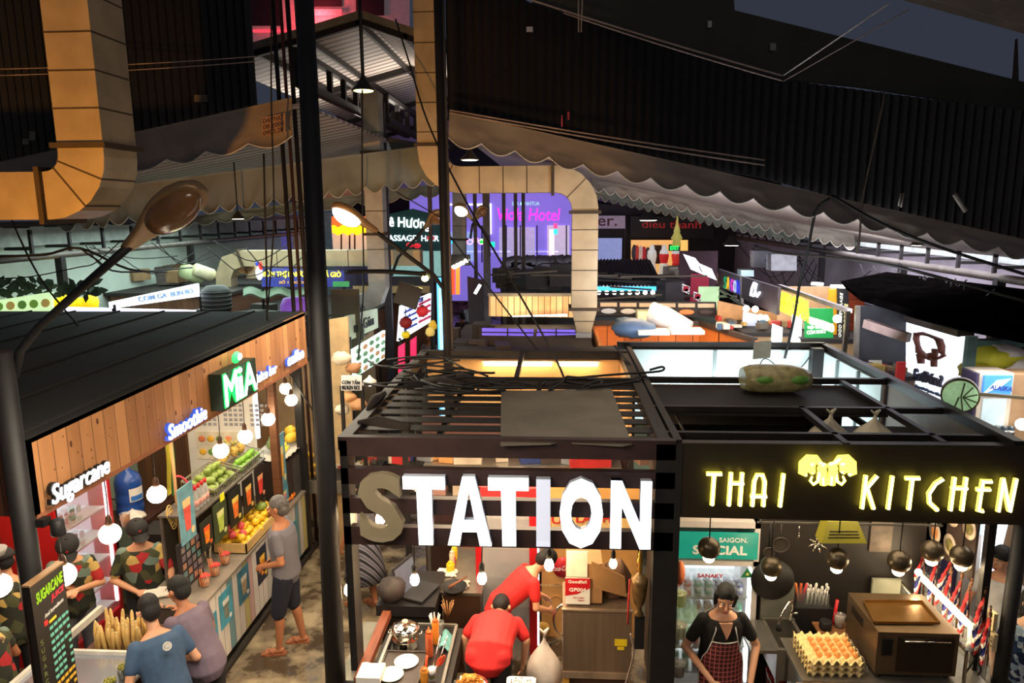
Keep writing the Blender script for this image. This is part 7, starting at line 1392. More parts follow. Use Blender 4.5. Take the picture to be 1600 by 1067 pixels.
for i, (a, b, c) in enumerate([((682, 478), (690, 434), (90, 190, 255)), ((685, 466), (694, 450), (200, 240, 255))]): pq('light_panel_sign', ['tall pale cyan lit sign beside the black pole', 'small white lit sign beside the black pole'][i], 'sign', R4(a[0], b[1], b[0], a[1]), 'Y', 13, c2m(c, em=1.5))
t = T('neon_sign', 'vertical red-orange neon sign with a row of white spotlights above it', 'sign', py(710, 440, 15)); 
for x, c in ((707, (255, 60, 20)), (715, (255, 110, 30))): g = G(c2m(c, em=2.2)); g.slab([py(a, b, 15) for a, b in R4(x-3, 416, x+3, 460)], (0, .04, 0)); g.obj('neon_strip', t)
for i, (x, y) in enumerate([(710, 417), (716, 414), (722, 411), (729, 407)]): g = G(GLOW); g.ball(py(x, y, 14.8), (.06, .04, .04), 10, 6); g.obj('spotlight', t)
g = G(DARK); g.slab([py(a, b, 14.95) for a, b in R4(705, 398, 734, 415)], (0, .1, 0)); g.obj('hood', t)
pq('lane_stall_front', 'dark stall fronts along the right of the far lane', 'stall', [(735, 540), (765, 545), (765, 440), (730, 432)], 'Y', 15.5, (40, 34, 38)); 
# ---- far lane end: terrace, massage shop, hotel
t = T('lantern_terrace', 'warm-lit terrace with orange lanterns behind the lit street lamp', 'shop front', py(545, 390, 27)); pq('ceiling_board', '', '', R4(518, 338, 578, 360), 'Y', 27.3, c2m((235, 120, 60), em=.8), parent=t); pq('back_wall', '', '', R4(518, 360, 578, 394), 'Y', 27.4, c2m((226, 196, 170), em=.7), parent=t)
for i in range(8): g = G(c2m((255, 170, 20), em=2.4)); g.lathe([(.06, -.15), (.16, -.07), (.17, 0), (.16, .07), (.06, .15)], py(521+7.4*i, 358+(i % 2)*3, 26.8), seg=12); g.obj('orange_lantern', t)
for x in (532, 545, 553): pq('post', '', '', R4(x, 366, x+2, 394), 'Y', 27, (60, 40, 40), parent=t)
lettered('massage_sign', 'dark green shop sign with glowing white lettering, massage and hair', [(600, 392), (692, 392), (692, 338), (645, 326), (600, 336)], 'Y', 25, c2m((16, 60, 56), em=.25), [('Lê Hương', (600, 358), (672, 362), (600, 338), E('sign_letter_white', (1, 1, 1), 5)), ('MASSAGE  HAIR', (598, 376), (686, 377), (598, 367), E('sign_letter_cool', (.8, .95, 1), 2.5))])
pq('shop_front', 'bright shop window below the massage sign', 'shop front', R4(606, 380, 692, 402), 'Y', 25.5, c2m((150, 200, 190), em=.6)); 
for i, (x, y) in enumerate([(640, 383), (652, 384), (673, 372)]): g = G(c2m((220, 40, 50), em=.8)); g.ball(py(x, y, 24.8), (.13, .1, .09), 10, 6); tag(g.obj('red_lantern'), ['small red lantern under the massage sign, left', 'small red lantern under the massage sign, middle', 'small red lantern at the right end of the massage sign'][i], 'lantern', 'small red lanterns under the massage sign')
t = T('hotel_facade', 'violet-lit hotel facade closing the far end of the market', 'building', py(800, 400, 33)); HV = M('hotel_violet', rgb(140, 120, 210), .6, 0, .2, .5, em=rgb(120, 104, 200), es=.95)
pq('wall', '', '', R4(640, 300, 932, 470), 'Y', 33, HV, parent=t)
for (a, b, c, d, col, e) in [(780, 355, 836, 402, (190, 180, 225), .7), (855, 352, 890, 402, (206, 190, 220), .8), (858, 358, 866, 398, (240, 210, 200), 1), (700, 362, 742, 408, (150, 170, 230), .9), (690, 322, 700, 380, (225, 228, 255), 1.6), (745, 318, 766, 322, (225, 228, 255), 1.6), (764, 318, 768, 366, (225, 228, 255), 1.6), (690, 318, 742, 321, (225, 228, 255), 1.6), (694, 392, 890, 394, (200, 200, 240), .8)]: pq('window' if c-a > 12 and d-b > 12 else 'light_band', '', '', R4(a, b, c, d), 'Y', 32.9, c2m(col, em=e), parent=t)
for x in (752, 790, 812, 838, 884): pq('mullion', '', '', R4(x, 352, x+2, 410), 'Y', 32.85, (80, 70, 110), parent=t)
lettered('neon_sign', 'magenta neon script sign reading Viola Hotel', [(775, 345), (873, 345), (873, 325), (775, 325)], 'Y', 32, None, [('Viola Hotel', (775, 344), (873, 345), (777, 325), E('neon_magenta', (1, .02, .6), 2.2)), ('SPA MINHTUA', (800, 321), (843, 321), (800, 315), c2m((170, 230, 235), em=1))], .06)
t = T('neon_scrawl', 'pink neon flower outline with small cyan and green neon pieces', 'neon sign', py(735, 372, 30)); g = G(E('neon_pink', (1, .2, .6), 4)); 
for k in range(5): a = py(716+k*9, 378-3*(k % 2), 30); g.tube([a+V((.12*cos(q), 0, .1*sin(q))) for q in [i*pi/4 for i in range(9)]], .02, 5, False)
g.obj('pink_tubes', t)
for x, y, c in ((708, 377, (20, 190, 255)), (753, 377, (20, 220, 60)), (770, 382, (20, 220, 160)), (868, 362, (40, 230, 180)), (868, 353, (230, 60, 120))): pq('neon_piece', '', '', R4(x-3, y-4, x+3, y+4), 'Y', 30, c2m(c, em=2), parent=t)
# upper building beyond the gable roof
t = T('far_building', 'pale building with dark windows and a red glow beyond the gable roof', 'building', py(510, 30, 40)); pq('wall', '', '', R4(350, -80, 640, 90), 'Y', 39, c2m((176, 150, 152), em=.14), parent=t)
g = G(E('red_neon', (1, .05, .08), 1.4)); g.slab([py(x, y, 38.8) for x, y in R4(484, 2, 487, 46)], (0, .1, 0)); g.slab([py(x, y, 38.8) for x, y in R4(395, 46, 452, 50)], (0, .1, 0)); g.obj('red_neon_line', t); light('red_glow', 'POINT', py(492, 30, 38), 500, (1, .08, .1), .5)
for a, b, c, d in ((484, -60, 534, 10), (352, -40, 440, 40), (556, -60, 600, 24)): pq('window', '', '', R4(a, b, c, d), 'Y', 38.9, (30, 32, 36), parent=t)
pq('window_sill', '', '', R4(486, 14, 534, 24), 'Y', 38.7, (200, 176, 176), parent=t)
# ---- centre
t = T('slatted_screen', 'warm-lit vertical slatted screen behind the S-shaped duct', 'screen', py(830, 494, 13.5)); g = G(planks('lit_slats', rgb(196, 120, 66), rgb(226, 208, 160), 0, .115, gap=.12)); g.slab([py(x, y, 13.5) for x, y in [(764, 494), (896, 496), (896, 461), (764, 462)]], (0, .06, 0)); g.obj('slats', t); g = G(GREYP); g.slab([py(x, y, 13.42) for x, y in R4(762, 458, 897, 463)], (0, .16, 0)); g.obj('top_rail', t)
light('screen_light', 'AREA', py(830, 500, 12.7), 22, (1, .8, .5), 1.4, .2, to=py(830, 475, 13.5))
pq('light_strip', 'white fluorescent strip along the foot of the slatted screen', 'light strip', [(800, 495), (886, 494), (886, 491), (800, 494)], 'Y', 13.2, E('strip_w', (.9, .95, 1), 2))
block('market_stall', 'dark-roofed central stall with violet skylights below the slatted screen', -1.62, .5, 10.6, 13.2, 0, 2.55, (M('centre_stall', rgb(44, 36, 36), .6)), rim=M('brown_board_c', rgb(96, 70, 58), .6))
for i, pts in enumerate([[(753, 524), (833, 525), (834, 515), (753, 513)], [(838, 525), (900, 523), (898, 516), (840, 515)]]):
    t = T('violet_skylight', ['violet-lit roof panel, left of two below the slatted screen', 'violet-lit roof panel, right of two below the slatted screen'][i], 'skylight', py(*pts[0], 11), 'violet roof panels'); pq('panel', '', '', pts, 'Y', 10.5, M('violet_panel', rgb(120, 100, 220), .4, em=rgb(112, 92, 225), es=.8, var=.1), parent=t); g = G(DARK); m_ = (pts[0][0]+pts[1][0])/2; g.bar(py(m_, 526, 10.47), py(m_, 513, 10.47), .02, up=Y1); g.bar(py(pts[0][0], 519, 10.47), py(pts[1][0], 520, 10.47), .015); g.obj('glazing_bar', t)
block('market_stall', 'low dark stall between the light well and the central stall', -1.38, .75, 9.35, 10.2, 0, 2.7, M('centre_stall', rgb(44, 36, 36), .6))
clutter(22, 770, 900, 440, 462, 14.2, 19, [(36, 34, 38), (56, 52, 56), (80, 74, 72), (30, 28, 32)], 'roof_junk', 'dark oddment on the roofs behind the slatted screen', 'oddment', 'oddments behind the slatted screen', (.2, .8), 12)
clutter(10, 700, 790, 500, 540, 10.2, 12, [(36, 30, 32), (60, 46, 40)], 'roof_junk', 'dark oddment at the left of the violet skylights', 'oddment', 'oddments beside the violet skylights', (.15, .4), 15, 2.62)
t = T('flat_duct', 'low horizontal flat duct behind the slatted screen', 'air duct', py(840, 430, 17)); pq('sheet', '', '', R4(793, 425, 893, 435), 'Y', 17, (150, 136, 120), (0, .5, 0), parent=t); pq('seam', '', '', R4(828, 424, 830, 436), 'Y', 16.95, (60, 50, 44), parent=t)
block('market_stall', 'far stall with a black tarpaulin heap on its roof', *(lambda a, b: (a.x, b.x))(py(790, 420, 20), py(900, 420, 20)), 20, 24, 0, 2.75, M('centre_stall', rgb(44, 36, 36), .6), rim=M('tan_rim', rgb(120, 106, 80), .6))
g = G(BLACK)
for k in range(5): g.ball(py(805+22*k, 410, 20.5), (.35, .3, .2), 12, 8, jit=.4)
tag(g.obj('black_tarpaulin'), 'black tarpaulin heap in front of the violet facade', 'tarpaulin')
pole('steel_post', V((py(868, 400, 19.5).x, 19.5, 2.8)), py(868, 400, 19.5), .04, 'short pale post beside the black tarpaulin', GREYP)
# ---- right of the duct
pq('shop_front', 'dark upper shop fronts at the far right end of the market', 'building', [(925, 408), (1215, 425), (1215, 330), (925, 318)], 'Y', 30, (36, 26, 34))
lettered('lettered_sign', 'pale sign with large dark red letters er, just right of the duct', R4(932, 337, 977, 357), 'Y', 28, c2m((150, 130, 150), em=.35), [('er.', (934, 353), (964, 353), (934, 341), c2m((90, 14, 30)))])
lettered('lettered_sign', 'black shop sign with dim red lettering above the boutique', R4(985, 338, 1115, 372), 'Y', 28.5, c2m((22, 14, 18)), [('dieu thanh', (1003, 356), (1095, 357), (1003, 344), c2m((160, 36, 36), em=.35))])
pq('shop_front', 'violet-white shop window between the duct and the boutique', 'shop front', R4(932, 372, 972, 395), 'Y', 27, c2m((130, 140, 190), em=.8))
t = T('boutique', 'warm-lit clothes boutique with white mannequins at the far right', 'shop front', py(1030, 430, 26)); pq('back_wall', '', '', R4(986, 375, 1075, 438), 'Y', 26.6, c2m((226, 170, 100), em=.9), parent=t); pq('side_pillar', '', '', R4(1064, 375, 1074, 420), 'Y', 26.2, c2m((235, 190, 100), em=.9), parent=t); pq('dark_doorway', '', '', R4(1022, 383, 1034, 412), 'Y', 26.4, (70, 40, 26), parent=t)
for i, (x, y, c) in enumerate([(995, 396, (200, 60, 50)), (1001, 397, (226, 200, 180)), (1006, 398, (190, 40, 50)), (1012, 399, (80, 60, 60)), (991, 395, (60, 50, 60))]): g = G(c2m(c, em=.2)); g.ball(py(x, y, 26), (.1, .06, .3), 10, 7); g.obj('hanging_garment', t)
for i, (x, c) in enumerate([(1018, (235, 226, 210)), (1037, (240, 235, 228)), (1056, (226, 60, 50))]):
    p = py(x, 420, 25.5); m_ = T('mannequin', ['white mannequin in a pale dress, left in the boutique', 'white mannequin in a red top and white skirt', 'mannequin in red at the right of the boutique'][i], 'mannequin', p, 'boutique mannequins'); g = G(c2m((235, 230, 225), em=.35)); g.ball(p+Z1*.72, (.09, .09, .13), 10, 8); g.capsule(p+Z1*.2, p+Z1*.55, .1, .16, 10); g.obj('torso', m_); g = G(c2m(c if i != 1 else (210, 40, 40), em=.35)); g.capsule(p+Z1*.28, p+Z1*.46, .14, .17, 10); g.obj('top', m_); g = G(c2m((226, 216, 200) if i < 2 else (190, 40, 40), em=.35)); g.lathe([(.22, -.45), (.13, .2)], p, seg=12); g.obj('skirt', m_)
t = T('exit_sign', 'small green lit EXIT sign before the boutique', 'sign', py(1054, 387, 20)); pq('panel', '', '', R4(1045, 382, 1063, 392), 'Y', 20, (14, 40, 24), parent=t); g = G(c2m((30, 220, 90), em=2.2)); a = py(1047, 390.5, 19.95); b = py(1061, 384, 19.95); g.text('EXIT', a, X1, Z1, b.x-a.x, b.z-a.z, .02, 0, .03); g.obj('lettering', t)
g = G(c2m((190, 180, 90), em=.4)); p = py(1057, 384, 20); g.lathe([(.12, 0), (.1, .15), (.16, .2), (.08, .35), (.09, .4), (.03, .6), (.02, .8)], p, seg=12); tag(g.obj('spire_ornament'), 'small golden spire ornament above the EXIT sign', 'ornament')
block('market_stall', 'stall with white roof boards beside the duct', *(lambda a, b: (a.x, b.x))(py(936, 410, 22), py(1010, 410, 22)), 21, 25, 0, 2.9, TAN, rim=M('roof_white_far', rgb(190, 186, 200), .6))
t = block('market_stall', 'stall with a glowing blue strip under its ribbed roof', *(lambda a, b: (a.x, b.x))(py(925, 440, 16.5), py(1032, 440, 16.5)), 16.5, 19.5, 0, 2.55, M('stall_navy', rgb(40, 44, 60), .6)); g = G(c2m((36, 36, 46))); A = py(918, 447, 16.2); B = py(1036, 447, 16.2); n = 40
g.grid(lambda u, v: A.lerp(B, u)+V((0, 2.4*v, .42*v+.025*[0, 1, 0, -1][int(round(u*n*2)) % 4])), n*2, 1, False, (0, 0, .02)); g.obj('ribbed_roof', t); pq('blue_strip', '', '', R4(920, 448, 1035, 454), 'Y', 16.1, E('blue_strip', (.05, .5, 1), 2.6), parent=t)
for i in range(9): g = G(GLOW); g.ball(py(936+12*i, 457, 16.3), .05, 8, 6); g.obj('bulb', t)
t = T('menu_strip_board', 'dark menu strip with six dish pictures above the wooden box stall', 'sign', py(1030, 490, 13)); pq('board', '', '', [(933, 493), (1121, 496), (1119, 472), (933, 470)], 'Y', 13, (38, 30, 28), parent=t)
for i in range(6): x = 938+30.5*i; pq('price_label', '', '', R4(x, 473+i*.3, x+26, 479+i*.3), 'Y', 12.97, c2m((206, 176, 140), em=.3), parent=t); g = G(c2m([(190, 190, 190), (206, 196, 180), (150, 140, 120), (190, 150, 90), (226, 130, 70), (60, 46, 40)][i], em=.4)); g.ball(py(x+13, 486+i*.4, 12.96), (.14, .015, .05), 12, 6); g.obj('dish_picture', t)
OWD = planks('orange_boards', rgb(150, 74, 30), rgb(220, 136, 66), 0, .3, .5, (1, 3, 3))
xa, xb = py(935, 530, 10.9).x, py(1180, 530, 10.9).x
t = T('wooden_box_stall', 'open-topped warm wooden box stall right of the duct', 'stall', (1.9, 11.5, 0)); g = G(OWD); g.bb(xa, xb-.5, 12.6, 12.65, 0, 2.7); g.bb(xa, xa+.05, 10.9, 12.6, 0, 2.7); g.obj('back_boards', t); g = G(OWD); g.slab([(xb, 10.9, 0), (xb-.5, 12.6, 0), (xb-.5, 12.6, 2.7), (xb, 10.9, 2.75)], (.05, 0, 0)); g.obj('side_boards', t)
g = G(c2m((54, 44, 40))); g.bar((xa, 10.85, 2.62), (xb, 10.85, 2.66), .08); g.bar((xb, 10.9, 2.75), (xb-.5, 12.6, 2.75), .08); g.bar((xa, 12.6, 2.75), (xb-.5, 12.6, 2.75), .08); g.obj('frame', t); g = G(TAN); g.bb(xa, xb, 10.88, 12.6, 2.2, 2.24); g.obj('inner_deck', t)
light('box_light', 'AREA', (1.8, 11.6, 3.4), 42, (1, .66, .34), 1.6, .8)
g = G(M('bubble_wrap', rgb(206, 196, 190), .3, 0, .15, 20, .4)); a = py(1017, 500, 11.6); b = py(1080, 512, 11.3); g.tube([a+V((0, 0, .1)), a.lerp(b, .4)+Z1*.08, b+Z1*.02], [.2, .17, .08], 14); tag(g.obj('bubble_wrap_roll'), 'roll of pale bubble wrap lying in the wooden box stall', 'roll')
g = G(c2m((74, 96, 124))); g.ball(py(990, 513, 11.3), (.36, .25, .16), 14, 9, jit=.3); tag(g.obj('blue_bag'), 'blue-grey soft bag left of the bubble wrap', 'bag')
for i, (x0, x1, y) in enumerate([(997, 1046, 520), (1048, 1100, 519)]): a, b = py(x0, y+3, 11), py(x1, y+3, 11); g = G(WHT); g.bb(a.x, b.x, 10.95, 11.3, a.z, a.z+.06); tag(g.obj('foam_board'), ['white flat foam box at the front rail, left', 'white flat foam box at the front rail, right'][i], 'foam box')
g = G(c2m((196, 206, 180))); a = py(995, 500, 12.3); g.bb(a.x, a.x+.4, 12.2, 12.5, a.z, a.z+.16); tag(g.obj('white_carton'), 'pale carton at the back of the wooden box stall', 'box')
g = G(c2m((60, 56, 62))); g.box(py(1047, 455, 14.8), (.42, .42, .42), ((.9, .3, 0), (0, 0, 1))); tag(g.obj('wire_cage_box'), 'dark boxy cage beside the blue-lit ribbed roof', 'cage')
g = G(c2m((150, 160, 130))); g.bb(xa+.02, xb, 10.3, 10.6, 0, 2.55); tag(g.obj('pale_partition'), 'pale partition stall in front of the wooden box', 'stall')
# right cluster of signs
t = T('book_light_box', 'white glowing open-book light box above the flags', 'sign', py(1095, 420, 15)); pq('left_page', '', '', [(1080, 421), (1094, 413), (1086, 403), (1068, 397)], 'Y', 15, E('page_glow', (.85, .85, 1), 2.4), parent=t); pq('right_page', '', '', [(1080, 421), (1120, 438), (1112, 420), (1094, 412)], 'Y', 15.02, E('page_glow', (.85, .85, 1), 2.4), parent=t); g = G(c2m((90, 90, 130))); g.bar(py(1092, 416, 14.95), py(1097, 425, 14.95), .02, up=Y1); g.obj('page_mark', t)
pq('shop_front', 'dark plum shop front behind the open-book light box', 'shop front', R4(1062, 392, 1122, 480), 'Y', 17, (62, 30, 46)); pq('shop_front', 'red shop counter lit behind the flags', 'shop front', R4(1080, 428, 1108, 446), 'Y', 16.5, c2m((150, 30, 60), em=.5)); pq('shop_front', 'pale green lit panels under the colourful letters', 'shop front', R4(1092, 448, 1124, 463), 'Y', 16, c2m((190, 226, 176), em=.9))
for i, (x, y) in enumerate([(1066, 443), (1084, 455)]):
    t = T('korean_flag', ['white flag with red and blue disc, upper left of two', 'white flag with red and blue disc, lower right of two'][i], 'flag', py(x, y, 14), 'white flags with a disc'); P = [(x, y+12), (x+11, y+17), (x+12, y+5), (x, y)]; pq('cloth', '', '', P, 'Y', 14, c2m((226, 224, 230), em=.25), (0, .01, 0), parent=t)
    g = G(c2m((200, 30, 60))); g.lathe([(.001, .01), (.055, .01), (.055, 0)], py(x+6, y+8, 13.99), (0, -1, 0), 16); g.obj('red_half', t); g = G(c2m((30, 60, 160))); g.lathe([(.001, .014), (.03, .014)], py(x+6.5, y+10, 13.985), (0, -1, 0), 12); g.obj('blue_half', t)
    g = G(BLACK)
    for dx, dy in ((2, 4), (9.5, 6), (2, 11), (9.5, 14)): g.box(py(x+dx, y+dy, 13.985), (.03, .01, .02))
    g.obj('trigrams', t)
t = lettered('lettered_sign', 'grey framed sign with big multicoloured letters SAIGON', [(1121, 447), (1158, 463), (1158, 432), (1122, 420)], 'X', 3.6, c2m((86, 84, 88)), [(c_, (x, y+h), (x+w_, y+h+2), (x, y), c2m(k, em=1)) for c_, x, y, w_, h, k in [('S', 1133, 431, 4, 19, (20, 140, 90)), ('A', 1137, 432, 5, 19, (240, 180, 30)), ('I', 1142, 434, 2, 19, (60, 50, 140)), ('G', 1144, 435, 4, 19, (200, 50, 170)), ('O', 1148, 437, 4, 19, (170, 190, 230)), ('N', 1153, 437, 5, 21, (50, 60, 200))]])
for a, b in (((1121, 450), (1172, 484)), ((1121, 463), (1150, 463)), ((1158, 432), (1160, 490))): g = G(GREYP); g.bar(pX(*a, 3.6), pX(*b, 3.6), .05, up=X1); g.obj('support_bar', t)
t = T('logo_panel', 'large dark violet panel with a small white script logo', 'sign', pX(1185, 470, 3.55)); pq('panel', '', '', [(1158, 465), (1213, 492), (1216, 449), (1159, 432)], 'X', 3.55, (74, 62, 70), parent=t); g = G(c2m((225, 235, 255), em=2)); g.tube([pX(x, y, 3.53) for x, y in [(1180, 452), (1182, 444), (1178, 442), (1175, 450), (1173, 461), (1178, 462), (1180, 455), (1183, 463), (1187, 457)]], .025, 6); g.obj('script_logo', t)
pq('shop_front', 'warm-lit bakery counter under the violet logo panel', 'shop front', [(1120, 520), (1222, 545), (1222, 492), (1122, 470)], 'Y', 12.8, c2m((190, 140, 90), em=.3)); 
for i, (x, y) in enumerate([(1166, 482), (1180, 483), (1188, 496), (1196, 497)]): g = G(E('lamp_glow', (1, .96, .8), 9)); g.ball(py(x, y, 12.2), .055, 10, 7); tag(g.obj('small_bulb'), 'small white bulb lighting the bakery counter below the violet panel', 'light bulb', 'bulbs over the bakery counter')
pq('paper_notice', 'pale blue paper notice with lines of writing under the bulbs', 'notice', [(1160, 512), (1182, 516), (1184, 492), (1162, 487)], 'Y', 12.1, c2m((190, 200, 224), em=.5))
lettered('lettered_sign', 'tall glowing yellow letters HELLO SAPA on a receding frame', [(1218, 505), (1268, 520), (1270, 466), (1220, 452)], 'X', 3.75, None, [('HELLO', (1221, 486), (1243, 496), (1224, 455), E('sapa_yellow', (1, .85, .02), 2.6)), ('SAPA', (1246, 493), (1266, 505), (1247, 461), E('sapa_yellow', (1, .85, .02), 2.6))])
lettered('lettered_sign', 'smaller glowing cream-yellow letters HOTPOT right of the tall yellow ones', [(1268, 505), (1306, 522), (1306, 505), (1268, 495)], 'X', 3.6, None, [('HOTPOT', (1268, 506), (1290, 513), (1268, 495), E('pho_cream', (1, .93, .5), 2.6)), ('PHO', (1291, 515), (1305, 520), (1291, 502), E('pho_cream', (1, .93, .5), 2.6))])
g = G(GREYP); g.bar(pX(1218, 447, 3.8), pX(1328, 486, 3.8), .06); g.bar(pX(1325, 486, 3.7), pX(1318, 560, 3.7), .05, up=X1); tag(g.obj('sign_frame_bar'), 'grey steel frame bars carrying the yellow letters', 'frame')
lettered('lettered_sign', 'green banner with white bold Vietnamese capitals behind the cream letters', R4(1258, 482, 1302, 536), 'Y', 11.2, c2m((20, 130, 60), em=.7), [('ĐIỆP KHÔNG', (1261, 514), (1292, 514), (1261, 508), c2m((235, 240, 230), em=1)), ('CÒN KHÁT', (1260, 522), (1290, 520), (1260, 515), c2m((235, 240, 230), em=1))])
pq('shop_front', 'cream-lit snack shop behind the yellow letters', 'shop front', R4(1216, 448, 1330, 545), 'Y', 12.4, c2m((190, 150, 110), em=.35)); pq('orange_strip', 'orange vertical board right of the green banner', 'board', R4(1296, 452, 1311, 536), 'Y', 11.5, c2m((226, 150, 30), em=.6))
lettered('lettered_sign', 'black vertical sign with small white lettering beside the orange board', [(1310, 540), (1328, 545), (1326, 452), (1309, 450)], 'Y', 11.3, c2m((34, 32, 34)), [('FOOD & BEVERAGE', (1313, 530), (1316, 458), (1309, 529), c2m((220, 220, 210), em=.6)), ('STREET COFFEE', (1321, 536), (1324, 475), (1316, 535), c2m((226, 214, 150), em=.6))])
for i, (x0, x1, y) in enumerate([(1268, 1286, 443), (1298, 1326, 447)]): g = G(E('tube_w', (.9, .97, 1), 7)); g.tube([py(x0, y, 11.6), py(x1, y+1, 11.6)], .025, 8); tag(g.obj('tube_light'), ['short white tube light above the yellow letters', 'brighter white tube light above the black vertical sign'][i], 'tube light')
g = G(E('globe_w', (1, .98, .9), 7)); g.ball(py(1308, 498, 10.6), .06, 12, 8); tag(g.obj('round_bulb'), 'round white bulb beside the green banner', 'light bulb'); g = G(E('globe_w2', (1, .9, .7), 12)); g.ball(py(1244, 533, 9.8), .055, 12, 8); tag(g.obj('round_bulb'), 'glaring bulb just above the white hoarding', 'light bulb')
pq('tablet_stand', 'white tablet-shaped sign standing behind the white hoarding', 'sign', [(1204, 538), (1219, 540), (1223, 512), (1208, 506)], 'Y', 10.2, c2m((225, 232, 235), em=.9)); pq('glass_column', 'bright glass-fronted cooler left of the green banner', 'cooler', R4(1239, 492, 1254, 538), 'Y', 11.3, c2m((210, 226, 226), em=1))
OR2 = planks('orange_wood_wall', rgb(130, 50, 26), rgb(190, 84, 46), 2, .18, .6, (2, 2, 1)); pq('timber_wall', 'orange-red horizontal timber wall behind the dark roof', 'wall panel', R4(1324, 452, 1352, 560), 'Y', 11.9, OR2)
# dark roofs and walls at the right
g = G(M('thatch_dark', rgb(6, 5, 5), .9, 0, .4, 5, .5)); MATS['thatch_dark'].node_tree.nodes['Principled BSDF'].inputs['Specular IOR Level'].default_value = 0; A = [pr(1322, 452, 11), pr(1395, 436, 12), pr(1640, 470, 9), pr(1640, 545, 7.5), pr(1520, 520, 8.4), pr(1440, 500, 9), pr(1345, 470, 10.4)]; g.slab(A, (0, .25, .1)); tag(g.obj('dark_canopy_roof'), 'dark ragged canopy roof above the white illuminated sign', 'roof')
pq('dark_stall_wall', 'dark blue-grey stall side left of the white illuminated sign', 'wall panel', R4(1342, 478, 1420, 566), 'Y', 10.4, (44, 44, 50)); g = G(M('slanted_beam', rgb(120, 100, 96), .6)); g.bar(py(1352, 505, 10.2), py(1420, 528, 9.6), .09, .12); tag(g.obj('slanted_beam'), 'grey-brown slanting beam left of the illuminated sign', 'beam'); g = G(GREYP); g.bar(py(1340, 478, 10.3), py(1336, 600, 10.3), .06, up=Y1); tag(g.obj('steel_post'), 'light steel post at the corner of the dark stall side', 'post')
pq('dark_stall_wall', 'warm-lit stall interior behind the white illuminated sign', 'wall panel', R4(1338, 560, 1420, 640), 'Y', 10.6, c2m((120, 70, 50), em=.1)); pq('red_frame_fridge', 'red-framed fridge edge left of the illuminated sign', 'fridge', R4(1403, 566, 1416, 600), 'Y', 9.2, c2m((190, 40, 40), em=.2))
g = G(c2m((60, 36, 28))); g.ball(py(1392, 590, 9.8), (.12, .1, .1), 10, 8); tag(g.obj('dark_pot'), 'dark brown pot left of the red-framed fridge', 'pot')
t = T('illuminated_sign', 'large white illuminated sign with a brown cow-shaped outline, Got Bun?', 'sign', py(1460, 570, 9)); Yg2 = 8.7
F4 = [(1415, 606), (1500, 668), (1501, 525), (1416, 501)]; AB = [pX(x, y, 4.95) for x, y in F4]; g = G(E('sign_ice', (.82, .9, 1), 1.35)); g.slab(AB, (.12, 0, 0)); g.obj('light_box', t)
g = G(c2m((60, 52, 50))); g.bar(AB[3]+X1*.06+Z1*.03, AB[2]+X1*.06+Z1*.03, .2, .08); g.obj('top_cap', t); BRN = M('cow_brown', rgb(104, 52, 44), .6, 0, .4, 9)
def gx(x, y): return pX(x, y, 4.93)
g = G(BRN); g.tube([gx(x, y) for x, y in [(1434, 522), (1441, 521), (1452, 524), (1462, 528), (1470, 533), (1473, 542), (1473, 552)]], [.05, .05, .035, .04, .07, .07, .05], 7, flat=.5); g.tube([gx(x, y) for x, y in [(1434, 520), (1433, 530), (1435, 540), (1438, 549), (1446, 556), (1453, 561), (1460, 560)]], [.06, .06, .045, .07, .06, .04, .03], 7, flat=.5); g.tube([gx(1440, 553), gx(1440, 568)], [.07, .05], 7); g.tube([gx(1460, 558), gx(1460, 573)], [.05, .045], 7); g.tube([gx(1462, 545), gx(1461, 560)], [.05, .04], 7); g.tube([gx(1454, 552), gx(1455, 560)], [.05, .04], 7); g.tube([gx(1470, 548), gx(1475, 555), gx(1468, 559), gx(1462, 561)], [.03, .035, .02, .015], 6); g.obj('cow_outline', t)
for s, a, b, c, mt in [('Got', (1430, 592), (1445, 598), (1430, 574), c2m((50, 56, 90))), ('Bún?', (1445, 597), (1474, 606), (1446, 579), c2m((60, 56, 80))), ('Jazz & Oyster Bar', (1432, 606), (1473, 622), (1432, 600), c2m((70, 90, 120)))]:
    A_, B_, C_ = gx(*a), gx(*b), gx(*c); g = G(mt); g.text(s, A_, B_-A_, C_-A_, (B_-A_).length, (C_-A_).length, .03, 0, .03); g.obj('lettering', t)
t = T('corrugated_strip', 'pale teal corrugated strip right of the illuminated sign', 'wall panel', py(1512, 560, 8)); g = G(c2m((120, 150, 150))); A, B = py(1502, 600, 8.2), py(1520, 600, 8.2); tz = py(1510, 525, 8.2).z; n = 6; g.grid(lambda u, v: V((A.x+(B.x-A.x)*u, 8.2+.015*[0, 1, 0, -1][int(round(u*n*4)) % 4], 0+(tz)*v)), n*4, 1, False, (0, .02, 0)); g.obj('sheet', t)
t = T('leaf_disc_sign', 'round leaf-shaped green glowing sign on a bracket', 'sign', py(1500, 617, 6.8)); p = py(1497, 618, 6.8); g = G(c2m((70, 60, 30), .3)); g.lathe([(.16, 0), (.16, .14), (.14, .14)], p+V((.06, .08, 0)), (-.45, -.85, .05), 28); g.obj('drum', t)
g = G(M('leaf_face', rgb(150, 190, 150), .5, 0, .35, 18, em=rgb(150, 190, 140), es=.5)); g.lathe([(.001, .155), (.135, .15), (.15, .135)], p+V((.06, .08, 0)), (-.45, -.85, .05), 28); g.obj('leaf_face', t); g = G(c2m((60, 66, 30)))
for k in range(7): a = -1.9+k*.55; c = p+V((-.012, -.06, 0)); r_ = V((.85, -.45, 0)).normalized(); g.bar(c+r_*.03*cos(a), c+(r_*cos(a)+Z1*sin(a))*.14, .01)
g.obj('leaf_veins', t); g = G(c2m((70, 60, 40))); g.bar(p+V((.15, .1, 0)), py(1640, 625, 7), .03); g.obj('bracket', t)
